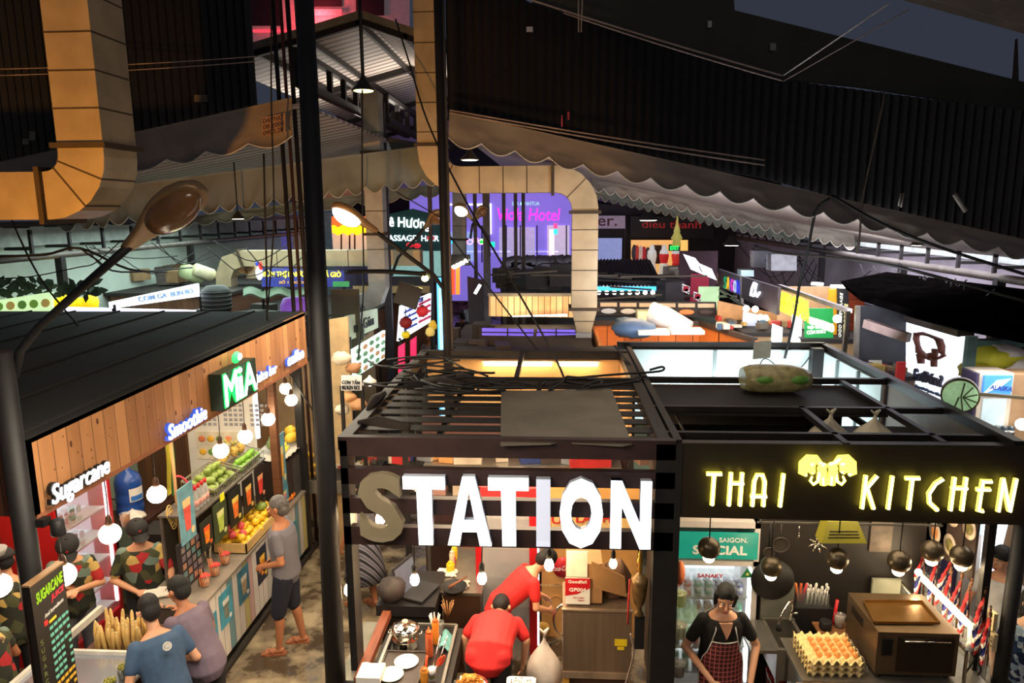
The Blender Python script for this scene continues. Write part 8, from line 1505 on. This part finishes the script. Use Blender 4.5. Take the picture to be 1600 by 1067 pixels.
t = T('upright_fridge', 'white upright drinks fridge with a blue and white header at the right edge', 'fridge', py(1565, 640, 7.6)); Yf = 7.4; FB2 = M('fridge_grey', rgb(190, 180, 170), .4, 0, .06)
a, b = py(1530, 600, Yf), py(1583, 600, Yf); zt_ = py(1560, 583, Yf).z; g = G(FB2); g.bb(a.x, b.x, Yf, Yf+.3, 0, zt_); g.use(c2m((62, 54, 96))); g.bb(a.x-.02, a.x, Yf+.02, Yf+.3, 0, zt_-.01); g.obj('body', t); g = G(c2m((150, 120, 92))); g.bb(b.x, b.x+.5, Yf+.02, Yf+.3, 0, zt_-.02); g.obj('side_panel', t)
g = G(c2m((60, 130, 220), em=.9)); hb = py(1560, 617, Yf).z; g.bb(a.x+.03, b.x-.03, Yf-.03, Yf, hb, zt_-.02); g.obj('header', t); g = G(c2m((226, 240, 250), em=1)); g.slab([V((a.x+.03, Yf-.04, hb+.02)), V((a.x+.2, Yf-.04, hb+.1)), V((b.x-.05, Yf-.04, zt_-.05)), V((a.x+.15, Yf-.04, hb+.16))], (0, .01, 0)); g.obj('header_swoosh', t); g = G(c2m((40, 60, 150))); g.text('ALASKA', V((a.x+.08, Yf-.045, hb+.07)), V((1, 0, -.1)), Z1, .22, .05, .005, .2, .02); g.obj('lettering', t)
g = G(c2m((170, 190, 200), em=.5)); g.bb(a.x+.05, b.x-.05, Yf-.01, Yf, 1.3, hb-.04); g.obj('glass_door', t)
for i in range(4): can((a.x+.12+.07*i, Yf-.06+.0, hb-.42), (70, 80, 90), 'dark drink can behind the door of the right-edge fridge', 'cans in the right-edge fridge', .03, .11)
for i, (x, y, w_, c, lb) in enumerate([(1552, 558, .3, (190, 190, 50), 'yellow-green cushion on the upper shelf at right'), (1536, 578, .26, (176, 160, 60), 'mustard cushion below the slanting beam at right'), (1572, 550, .2, (190, 186, 190), 'grey plastic bag behind the yellow-green cushion'), (1588, 572, .24, (214, 208, 214), 'white folded cloth at the right edge')]): g = G(c2m(c)); g.ball(py(x, y, 8.4), (w_, .2, w_*.42), 16, 9, jit=.3); tag(g.obj('cushion' if i < 2 else 'plastic_bag' if i == 2 else 'folded_cloth'), lb, 'cushion' if i < 2 else 'bag')
g = G(c2m((100, 92, 120))); g.bar(py(1522, 566, 8.7), py(1640, 596, 8.3), .1, .2); tag(g.obj('slanted_beam'), 'grey-violet slanting beam at the right edge', 'beam'); pq('shelf_wall', 'dark shelf backing behind the cushions', 'wall panel', R4(1518, 530, 1640, 640), 'Y', 9, (50, 44, 44)); pq('teal_rail', 'pale teal rail above the cushions', 'rail', R4(1519, 532, 1600, 542), 'Y', 8.8, (100, 140, 140))
pq('warm_wall', 'warm cream wall below the right-edge fridge', 'wall panel', R4(1583, 640, 1660, 760), 'Y', 8.2, c2m((206, 150, 100), em=.1)); g = G(E('lamp_glow', (1, .96, .8), 9)); g.ball(py(1597, 663, 7.2), .06, 12, 8); tag(g.obj('wall_bulb'), 'glaring bulb at the right edge of the picture', 'light bulb')
for i, (x, y, w_, h_, Y, c) in enumerate([(1195, 405, 34, 26, 20, (170, 168, 180)), (1225, 410, 40, 26, 17, (160, 160, 165)), (1168, 427, 20, 10, 18, (170, 190, 190))]): pq('air_unit', ['white ventilation unit on the right wall, left', 'white ventilation unit on the right wall, right', 'pale counter box below the ventilation units'][i], 'air unit', R4(x-w_/2, y-h_/2, x+w_/2, y+h_/2), 'Y', Y, c, (0, .4, 0))
light('wall_wash', 'SPOT', py(1352, 425, 12.2), 110, (.9, .97, 1), .2, to=py(1370, 400, 13), spread=radians(110)); light('wall_wash', 'SPOT', py(1150, 430, 17), 90, (.85, .9, 1), .2, to=py(1150, 385, 20), spread=radians(110))
block('market_stall', 'dark stall block beyond the white hoarding at right', 3.0, 4.6, 12.6, 16, 0, 2.35, DR); block('market_stall', 'low dark stall row at the right wall', 4.9, 7, 13, 20, 0, 2.5, DR, rim=TAN)
block('market_stall', 'dark stall row behind the wooden box stall', -.1, 2.5, 13.3, 15.9, 0, 2.3, DR); block('market_stall', 'far dark stall row in the middle', -2.0, 2.4, 25.6, 29, 0, 2.6, DR)
for i, (x, y, Y, c) in enumerate([(676, 508, 11.6, (230, 190, 60)), (672, 518, 11.4, (240, 214, 120))]): g = G(c2m(c, em=.3)); g.ball(py(x, y, Y), (.07, .06, .08), 12, 8, jit=.4); tag(g.obj('hanging_fruit'), ['yellow bunch of fruit hanging by the lane, upper', 'pale yellow bunch of fruit hanging by the lane, lower'][i], 'fruit')
pq('tube_sign', 'short slanting white tube light deep in the lane', 'tube light', [(740, 458), (744, 460), (752, 446), (748, 444)], 'Y', 14, E('tube_w', (.9, .97, 1), 7)); 

block('market_stall', 'low warm-coloured stall block under the violet panel', 3.05, 3.7, 11.5, 12.7, 0, 2.72, TAN); block('market_stall', 'low stall block behind the yellow letters', 3.85, 4.9, 11.15, 11.3+.9, 0, 2.68, TAN); block('market_stall', 'low stall block left of the illuminated sign', 4.3, 5.1, 9.95, 10.35, 0, 2.38, WDK)
BR_ = [(214, 206, 190), (150, 120, 84), (96, 88, 80), (190, 60, 50), (60, 90, 120), (200, 170, 90)]
for a in [(16, 160, 330, 452, 482, 12, 13.4, BR_, 'small pale or dark oddment on the roofs above the felt roof', 'oddments above the felt roof', (.08, .3), 31, 2.62), (20, 1120, 1215, 480, 520, 11.6, 12.6, BR_, 'small goods on the bakery counter below the violet panel', 'goods on the bakery counter', (.06, .16), 32, 2.8),
          (18, 935, 1130, 420, 470, 17, 21, BR_[:3]+[(40, 36, 40)], 'oddment on the far stall roofs right of the duct', 'oddments on the far roofs at right', (.15, .5), 33, 2.92), (22, 500, 600, 560, 640, 9.5, 10.3, BR_, 'small goods on the rice stall by the tall pole', 'goods on the rice stall', (.06, .16), 34, .98),
          (16, 1222, 1300, 500, 545, 11.3, 12.2, BR_, 'small goods in the snack shop behind the yellow letters', 'goods in the snack shop', (.06, .2), 35, 2.76), (16, 1340, 1416, 562, 596, 10.0, 10.4, BR_, 'small goods left of the illuminated sign', 'goods left of the illuminated sign', (.06, .18), 36, 2.46)]:
    clutter(*a[:7], a[7], 'small_goods', a[8], 'goods', a[9], a[10], a[11], a[12])
rc = random.Random(21)
for i in range(26):
    x0 = rc.uniform(755, 1000); y0 = rc.uniform(425, 470); Y = rc.uniform(14, 17); p = py(x0, y0, Y); q = p+V((rc.uniform(.5, 2), rc.uniform(-.3, .3), rc.uniform(-.12, .12))); g = G(c2m([(50, 46, 50), (90, 80, 70), (34, 30, 34)][i % 3])); g.bar(p, q, .035); tag(g.obj('scrap_batten'), 'thin dark batten lying across the roofs behind the slatted screen', 'batten', 'battens behind the slatted screen')
for i in range(16):
    x0 = rc.uniform(560, 700); y0 = rc.uniform(560, 610); cable([pz(x0, y0, 2.98), pz(x0+rc.uniform(30, 90), y0+rc.uniform(-14, 14), 3.02), pz(x0+rc.uniform(90, 160), y0+rc.uniform(-10, 10), 2.97)], .012, 'black cable lying loose at the back of the slatted roof')['group'] = 'loose cables on the slatted roof'

clutter(22, 560, 1010, 700, 720, 8.4, 8.6, [(196, 180, 160), (150, 110, 90), (190, 44, 44), (36, 52, 110), (60, 50, 48), (206, 150, 90), (120, 124, 130)], 'packed_goods', 'packed goods on the high shelf at the rear of the near stall', 'goods', 'goods on the high rear shelf', (.14, .36), 41, 1.66)
g = G(STEEL); g.bb(-1.62, .8, 8.3, 8.68, 1.63, 1.655); tag(g.obj('high_shelf'), 'high steel shelf across the rear of the near stall', 'shelf')
# ================================================================ PEOPLE
def skin_mat(n, c): return M('skin_'+n, rgb(*c), .5, 0, .06, 6)
SK1, SK2, SK3 = skin_mat('light', (206, 150, 116)), skin_mat('tan', (170, 110, 76)), skin_mat('fair', (226, 180, 150))
HAIRB = M('hair_black', rgb(10, 8, 8), .75, 0, .3, 30, .3); HAIRG = M('hair_grey', rgb(84, 80, 78), .6, 0, .4, 30, .3)
FLOR = ramp_mat('floral_cloth', 'VORONOI', 10, [(0, rgb(40, 44, 34)), (.34, rgb(74, 76, 48)), (.55, rgb(30, 30, 30)), (.7, rgb(176, 40, 44)), (.8, rgb(196, 166, 96)), (.88, rgb(110, 130, 120)), (.93, rgb(44, 50, 36))], .8)
def fused(g, name, parent, vox):
    """melt overlapping volumes into one continuous surface"""
    o = g.obj(name); md = o.modifiers.new('m', 'REMESH'); md.mode = 'VOXEL'; md.voxel_size = vox; md.use_smooth_shade = True
    sm = o.modifiers.new('s', 'SMOOTH'); sm.iterations = 3; sm.factor = .5
    bpy.context.view_layer.update(); me = bpy.data.meshes.new_from_object(o.evaluated_get(bpy.context.evaluated_depsgraph_get()))
    mats = list(g.ms); me.materials.clear(); me.materials.append(mats[0]); o.modifiers.clear(); o.data = me; me.polygons.foreach_set('use_smooth', [True]*len(me.polygons)); child(o, parent); return o
def person(label, loc, yaw, h=1.7, lean=0, head=(0, 0), arms=None, feet=((.1, 0), (-.1, 0)), skin=SK1, top=None, sleeve=.55, bottom=None, leg_len=.5, hair=HAIRB, cap=None, long_hair=False, bun=False, vox=.0085, wide=1., skirt=None, apron=None, shoes=None, vneck=False, grp=None, hs=1.12):
    k = h/1.72; root = T('person', label, 'person', (0, 0, 0), grp); a0 = radians(lean)
    def B(p):
        p = V(p)
        if p.z > .92: p = Matrix.Rotation(-a0*min(1, (p.z-.92)/.3+.35), 3, 'X') @ (p-V((0, 0, .92)))+V((0, 0, .92))
        return p
    nk = B((0, -.01, 1.475)); R_ = Matrix.Rotation(-a0*.75-radians(head[0]), 3, 'X') @ Matrix.Rotation(radians(head[1]), 3, 'Z')
    def Hd(p): return nk+R_ @ (V(p)*hs)
    hx, hy, hz = [R_ @ V(q) for q in ((1, 0, 0), (0, 1, 0), (0, 0, 1))]
    rings = [(.80, .1, .09), (.9, .165, .115), (1.0, .155, .105), (1.1, .15, .105), (1.25, .162, .115), (1.36, .165, .105), (1.42, .12, .08), (1.47, .06, .06)]
    def torso(g, e=0., z0=.0, z1=2):
        rs = []
        for z, w_, d in rings:
            if z0 <= z <= z1: rs.append([B(((w_*wide+e)*cos(t), (d*(wide*.5+.5)+e)*sin(t)*(1.1 if sin(t) < 0 else 1), z)) for t in [i*pi/8 for i in range(16)]])
        g.loft(rs)
    g = G(skin); torso(g)
    SH = [B((s*.158*wide, 0, 1.385)) for s in (1, -1)]
    arms = arms or (((.26, .02, 1.12), (.26, .12, .9)), ((-.26, .02, 1.12), (-.26, .12, .9)))
    for s, sh, (el, wr) in zip((1, -1), SH, arms):
        el, wr = V(el), V(wr); g.capsule(sh, el, .048, .038, 10); g.capsule(el, wr, .04, .026, 10)
        d = (wr-el).normalized(); n = V((-s*.7, .2, -.5)); n = (n-d*n.dot(d)).normalized(); b = d.cross(n)
        g.ball(wr+d*.045, (.038, .017, .05), 12, 8, (b, n, d))
        for i in range(4):
            q = wr+d*.082+b*(.027-.018*i); L = (.034, .04, .037, .028)[i]; m1 = q+d*L+n*.012; g.capsule(q-d*.01, m1, .009, .0085, 8, 2); g.capsule(m1, m1+(d*.5+n*.85).normalized()*L*.8, .0085, .007, 8, 2)
        q = wr+d*.03+b*(-.032*s if False else .034); g.capsule(wr+d*.02+b*.025, q+d*.03+b*.018+n*.012, .011, .0095, 8, 2); g.capsule(q+d*.03+b*.018+n*.012, q+d*.055+b*.012+n*.028, .0095, .008, 8, 2)
    g.capsule(B((0, -.015, 1.4)), Hd((0, .01, .06)), .055, .05, 12)
    g.ball(Hd((0, .0, .145)), (.076, .092, .105), 18, 12, (hx, hy, hz)); g.ball(Hd((0, .035, .085)), (.055, .055, .06), 14, 9, (hx, hy, hz))
    g.capsule(Hd((0, .088, .14)), Hd((0, .108, .115)), .011, .015, 8, 2)
    for s in (1, -1): g.ball(Hd((s*.077, -.005, .13)), (.01, .02, .03), 8, 6, (hx, hy, hz)); g.ball(Hd((s*.034, .078, .112)), (.022, .016, .018), 8, 6, (hx, hy, hz))
    ft = []
    for s, (fx, fy) in zip((1, -1), feet):
        hip = V((s*.085*wide, 0, .9)); an = V((fx, fy, .08)); kn = hip.lerp(an, .5)+V((0, .03, 0)); g.capsule(hip, kn, .078*wide, .052, 12); g.capsule(kn, kn.lerp(an, .35)+V((0, -.012, 0)), .052, .052, 12); g.capsule(kn.lerp(an, .35)+V((0, -.012, 0)), an, .05, .034, 12); g.capsule(an-V((0, .02, .035)), an+V((0, .13, -.05)), .036, .03, 10); ft.append((hip, kn, an))
        for i in range(5): g.capsule(an+V(((i-2)*.014, .13, -.055)), an+V(((i-2)*.016, .17-.008*abs(i-1), -.06)), .011, .009, 6, 2)
    fused(g, 'body', root, vox)
    for s in (1, -1):
        g = G(M('eye_white', rgb(225, 220, 212), .3)); g.ball(Hd((s*.03, .082, .15)), (.013, .007, .0065), 10, 6, (hx, hy, hz)); g.use(M('eye_dark', rgb(24, 16, 12), .2)); g.ball(Hd((s*.03, .087, .15)), (.0065, .004, .0065), 8, 6, (hx, hy, hz)); g.obj('eye', root)
        g = G(hair); g.tube([Hd((s*.016, .092, .166)), Hd((s*.032, .09, .171)), Hd((s*.05, .08, .165))], .004, 5); g.obj('eyebrow', root)
    g = G(M('lips', rgb(160, 70, 62), .4)); g.ball(Hd((0, .09, .078)), (.024, .009, .008), 12, 6, (hx, hy, hz)); g.obj('mouth', root)
    g = G(hair)
    if cap: g.ball(Hd((0, -.035, .13)), (.078, .07, .075), 16, 10, (hx, hy, hz))
    else: g.ball(Hd((0, -.012, .172)), (.084, .1, .093), 20, 14, (hx, hy, hz), .05); g.ball(Hd((0, -.04, .12)), (.08, .072, .085), 14, 9, (hx, hy, hz))
    if long_hair: g.capsule(Hd((0, -.07, .12)), Hd((0, -.07, -.02)), .06, .04, 12); [g.capsule(Hd((s*.07, .01, .17)), Hd((s*.065, .0, .06)), .026, .02, 10) for s in (1, -1)]
    if bun: g.ball(Hd((0, -.09, .2)), .05, 12, 8)
    fused(g, 'hair', root, .009)
    if cap:
        g = G(cap); rs = [[Hd((.096*cos(f)*cos(t), -.008+.11*cos(f)*sin(t), .165+.1*sin(f))) for t in [i*pi/10 for i in range(20)]] for f in [j*pi/12 for j in range(6)]]; g.loft(rs); g.ball(Hd((0, -.01, .266)), .01, 8, 5)
        g.obj('cap_crown', root); g = G(cap); g.grid(lambda u, v: Hd((.075*(2*u-1), .075+.09*v*sqrt(max(0, 1-(2*u-1)**2))+.02*(1-abs(2*u-1)), .18-.03*v-.02*(2*u-1)**2)), 12, 5, True, hz*.006); g.obj('cap_brim', root)
        g = G(REDP); g.ball(Hd((0, .093, .212)), (.014, .006, .014), 8, 6, (hx, hy, hz)); g.obj('cap_emblem', root)
    if top:
        g = G(top); torso(g, .017, .8, 1.43 if not vneck else 1.42)
        for s, sh, (el, wr) in zip((1, -1), SH, arms): g.capsule(sh, sh.lerp(V(el), sleeve), .061, .058, 12)
        if lean > 40: [g.ball((q*.08*wide, 0, .91), .098*wide, 12, 8) for q in (-1, 1)]
        fused(g, 'shirt', root, .012)
    if vneck: g = G(skin); g.slab([B((-.06, .112, 1.42)), B((.06, .112, 1.42)), B((.028, .15, 1.35)), B((0, .16, 1.28)), B((-.028, .15, 1.35))], (0, -.03, .0)); g.obj('neckline', root)
    if bottom:
        g = G(bottom); torso(g, .004, .78, .9)
        for hip, kn, an in ft: e = hip.lerp(kn, min(1, leg_len*2)); g.capsule(hip, e, .095*wide, .085 if leg_len < .6 else .07, 12); (g.capsule(kn, kn.lerp(an, (leg_len-.5)*2), .07, .06, 12) if leg_len > .5 else None)
        fused(g, 'shorts' if leg_len < .8 else 'trousers', root, .013)
    if skirt: g = G(skirt); g.lathe([(.16, .98), (.19, .85), (.24, .6), (.27, .42), (.26, .42), (.15, .9)], seg=28); g.obj('skirt', root)
    if shoes:
        for hip, kn, an in ft: g = G(shoes); g.slab([an+V((x*.048, y, -.08)) for x, y in ((-.7, -.07), (.7, -.07), (.8, .02), (1, .12), (.6, .19), (-.6, .19), (-1, .12), (-.8, .02))], (0, 0, .016)); g.tube([an+V((-.045, .05, -.055)), an+V((-.02, .1, -.022)), an+V((0, .14, -.035)), an+V((.02, .1, -.022)), an+V((.045, .05, -.055))], .008, 6); g.obj('sandal', root)
    if apron:
        g = G(apron)
        def ap(u, v):
            z = 1.24-.5*v; w_ = (.1+.06*min(1, v*2.2))*wide*(1.0); t = (2*u-1)*(.62+.5*min(1, v*1.6)); return B(((.175*wide+.03)*sin(t)*(.9 if v < .3 else 1), (.118+.035)*cos(t)+.02*v, z))
        g.grid(ap, 16, 16, True, (0, -.006, 0)); g.obj('apron', root); g = G(M('piping_white', rgb(226, 220, 210), .6)); g.tube([ap(i/12, 0) for i in range(13)], .006, 5)
        for u in (0, 1): g.tube([ap(u, v/8) for v in range(9)], .006, 5); g.tube([ap(u, 0), B(((.09 if u else -.09)*1.0, .12, 1.36)), B(((.075 if u else -.075), .0, 1.46))], .006, 5)
        g.obj('apron_piping', root)
    root.scale = (k, k, k); root.location = loc; root.rotation_euler = (0, 0, radians(yaw)); return root
GT = M('grey_tshirt', rgb(104, 100, 108), .85, 0, .1); NVY = M('navy_shorts', rgb(26, 28, 44), .85); BLT = M('blue_tshirt', rgb(58, 82, 112), .85, 0, .12, 20); REDT = M('red_tshirt', rgb(206, 34, 34), .8, 0, .06); JEAN = M('dark_trousers', rgb(38, 36, 40), .85); BRS = M('sandal_brown', rgb(150, 90, 60), .6)
person('man in grey T-shirt, navy shorts and flip-flops standing in the lane', (-2.9, 7.0, 0), 98, 1.74, 3, (4, -8), (((.25, 0, 1.12), (.08, .17, 1.0)), ((-.25, -.02, 1.12), (-.12, .2, 1.02))), ((.1, -.11), (-.1, .1)), SK2, GT, .6, NVY, .56, HAIRG, wide=1.2, shoes=BRS, vox=.0075)
o = person('man seen from behind in a blue T-shirt with a round white back logo', (-3.1, 5.0, 0), 48, 1.66, 27, (8, 0), (((.27, .1, 1.1), (.2, .34, 1.0)), ((-.27, .1, 1.1), (-.2, .34, 1.0))), skin=SK1, top=BLT, sleeve=.6, bottom=JEAN, leg_len=1, wide=1.08, hs=1.27)
g = G(WHT); g.lathe([(.036, 0), (.036, .004), (.029, .004), (.029, 0)], (.0, -.055, 1.40), (0, -1, .35), 20); g.text('H', (-.012, -.066, 1.388), V((1, 0, 0)), V((0, .35, 1)), .025, .028, .004, 0, .03); lg = g.obj('back_logo'); lg.parent = o
person('man in mauve-grey shirt with his hand at his chin beside the blue T-shirt', (-3.0, 5.42, 0), 62, 1.66, 30, (0, 10), (((.26, .28, 1.05), (.06, .42, 1.28)), ((-.26, .2, 1.05), (-.16, .42, 1.0))), skin=SK2, top=M('mauve_shirt', rgb(110, 96, 112), .85), sleeve=.6, bottom=JEAN, leg_len=1)
person('stall worker in black cap and floral shirt, arms at the till', (-4.25, 6.62, 0), 205, 1.66, 6, (16, 20), (((.28, .06, 1.1), (.04, .26, 1.02)), ((-.27, .1, 1.12), (-.3, .36, 1.12))), skin=SK1, top=FLOR, sleeve=.75, bottom=JEAN, leg_len=1, cap=M('cap_black', rgb(30, 28, 30), .8), wide=1.1)
person('stall worker in black cap and floral shirt looking down at a metal cup', (-4.78, 6.3, 0), 212, 1.66, 4, (34, 0), (((.25, .05, 1.12), (.07, .26, 1.17)), ((-.25, .05, 1.12), (-.05, .27, 1.19))), skin=SK1, top=FLOR, sleeve=.75, bottom=M('grey_apron', rgb(84, 82, 92), .85), leg_len=1, cap=M('cap_black', rgb(30, 28, 30), .8))
p = V((-4.66, 6.06, 1.2)); t = T('metal_cup', 'shiny steel mixing cup held by the worker looking down', 'cup', p); g = G(CH); g.lathe([(.035, -.05), (.04, .06), (.043, .06), (.037, .055), (.033, -.045)], p, (-.4, -.6, .5), 18); g.obj('cup_wall', t)
person('person in black cap at the left edge, partly behind the post', (-5.05, 5.85, 0), 60, 1.64, 6, (12, 0), skin=SK1, top=FLOR, sleeve=.7, bottom=JEAN, leg_len=1, cap=M('cap_black', rgb(30, 28, 30), .8), vox=.011)
person('woman with tied dark hair and floral top behind the menu board', (-4.68, 5.15, 0), 70, 1.5, 14, (20, 0), (((.25, .1, 1.1), (.14, .34, 1.08)), ((-.25, .1, 1.1), (-.14, .34, 1.08))), skin=SK2, top=FLOR, sleeve=.5, bottom=JEAN, leg_len=1, long_hair=True, bun=True, vox=.01, vneck=True)
SKS = ramp_mat('striped_skirt', 'WAVE', 5.5, [(0, rgb(36, 34, 44)), (.42, rgb(170, 166, 176)), (.62, rgb(96, 94, 108))], .85, 'CONSTANT', (1.3, .3, .8))
person('woman in a diagonally striped skirt walking behind the near stall', (-2.28, 7.85, 0), 60, 1.62, 2, (4, 0), skin=SK2, top=M('patterned_top', rgb(120, 116, 124), .85, 0, .6, 18), sleeve=.6, skirt=SKS, long_hair=True, feet=((.1, -.05), (-.08, .12)), shoes=BRS, vox=.011)
person('worker in a red T-shirt bending over with his back to the camera', (-.57, 5.56, 0), -4, 1.76, 86, (30, 0), (((.27, .42, .82), (.24, .44, .58)), ((-.28, .4, .82), (-.28, .4, .56))), skin=SK1, top=REDT, sleeve=.7, bottom=JEAN, leg_len=1, wide=1.16)
person('worker in a red T-shirt bowing his head in front of the glass fridge', (-.56, 6.45, 0), -70, 1.62, 48, (20, 0), (((.24, .34, 1.0), (.16, .5, .9)), ((-.25, .34, 1.0), (-.12, .52, .92))), skin=SK1, top=REDT, sleeve=.6, bottom=JEAN, leg_len=1, vox=.01)
PLAID = M('plaid_cloth', (.1, .03, .03), .85)
nt = PLAID.node_tree; N_ = nt.nodes; L_ = nt.links; tc_ = N_.new('ShaderNodeTexCoord'); sp_ = N_.new('ShaderNodeSeparateXYZ'); L_.new(tc_.outputs['Object'], sp_.inputs[0])
def stripe(sock, w_):
    a = N_.new('ShaderNodeMath'); a.operation = 'DIVIDE'; a.inputs[1].default_value = w_; L_.new(sock, a.inputs[0]); b = N_.new('ShaderNodeMath'); b.operation = 'FRACT'; L_.new(a.outputs[0], b.inputs[0]); c = N_.new('ShaderNodeMath'); c.operation = 'LESS_THAN'; c.inputs[1].default_value = .2; L_.new(b.outputs[0], c.inputs[0]); return c.outputs[0]
ad = N_.new('ShaderNodeMath'); ad.operation = 'ADD'; L_.new(stripe(sp_.outputs[0], .04), ad.inputs[0]); L_.new(stripe(sp_.outputs[2], .045), ad.inputs[1])
cr_ = N_.new('ShaderNodeValToRGB'); cr_.color_ramp.interpolation = 'CONSTANT'; e_ = cr_.color_ramp.elements; e_[0].color = (*rgb(74, 30, 30), 1); e_[1].position = .3; e_[1].color = (*rgb(190, 96, 92), 1); mu_ = N_.new('ShaderNodeMath'); mu_.operation = 'MULTIPLY'; mu_.inputs[1].default_value = .5; L_.new(ad.outputs[0], mu_.inputs[0]); L_.new(mu_.outputs[0], cr_.inputs[0]); L_.new(cr_.outputs[0], N_['Principled BSDF'].inputs['Base Color'])
person('woman in black top and red checked apron looking down in the kitchen stall', (1.42, 5.74, 0), 184, 1.6, 8, (13, -12), (((.33, .05, 1.1), (.14, .28, .9)), ((-.33, .05, 1.1), (-.2, .3, .86))), skin=SK1, top=M('black_top', rgb(24, 21, 20), .85), sleeve=.62, bottom=JEAN, leg_len=1, wide=1.12, apron=PLAID, long_hair=True, vox=.0075, vneck=True, hs=1.2)
person('man in a white shirt at the right edge beyond the black post', (4.1, 6.35, 0), 120, 1.66, 4, (8, 0), skin=SK1, top=M('white_shirt', rgb(206, 204, 206), .8), sleeve=.6, bottom=JEAN, leg_len=1, vox=.011)
person('woman in a blue and white leaf-print top at the right edge', (3.93, 5.68, 0), 168, 1.6, 3, (2, 20), skin=SK3, top=ramp_mat('leaf_print', 'VORONOI', 26, [(0, rgb(30, 44, 84)), (.45, rgb(196, 206, 216)), (.65, rgb(40, 70, 110)), (.85, rgb(150, 176, 200))], .8), sleeve=.6, bottom=JEAN, leg_len=1, long_hair=True, vox=.01, vneck=True)
for i, (x, y, c, yw, lb) in enumerate([(671, 522, (150, 140, 150), 170, 'balding man far down the lane below the yellow fruit'), (688, 508, (120, 120, 190), 200, 'person in a violet top far down the lane'), (734, 472, (150, 165, 160), 20, 'person in a pale top walking away far down the lane'), (722, 490, (60, 50, 60), 30, 'person in dark clothes in the far lane')]):
    p = pz(x, y, 1.66); p.z = 0; person(lb, p, yw, 1.68, 2, skin=SK2, top=M('far_top%d' % i, rgb(*c), .85), bottom=JEAN, leg_len=1, vox=.02, hair=SK2 if i == 0 else HAIRB)
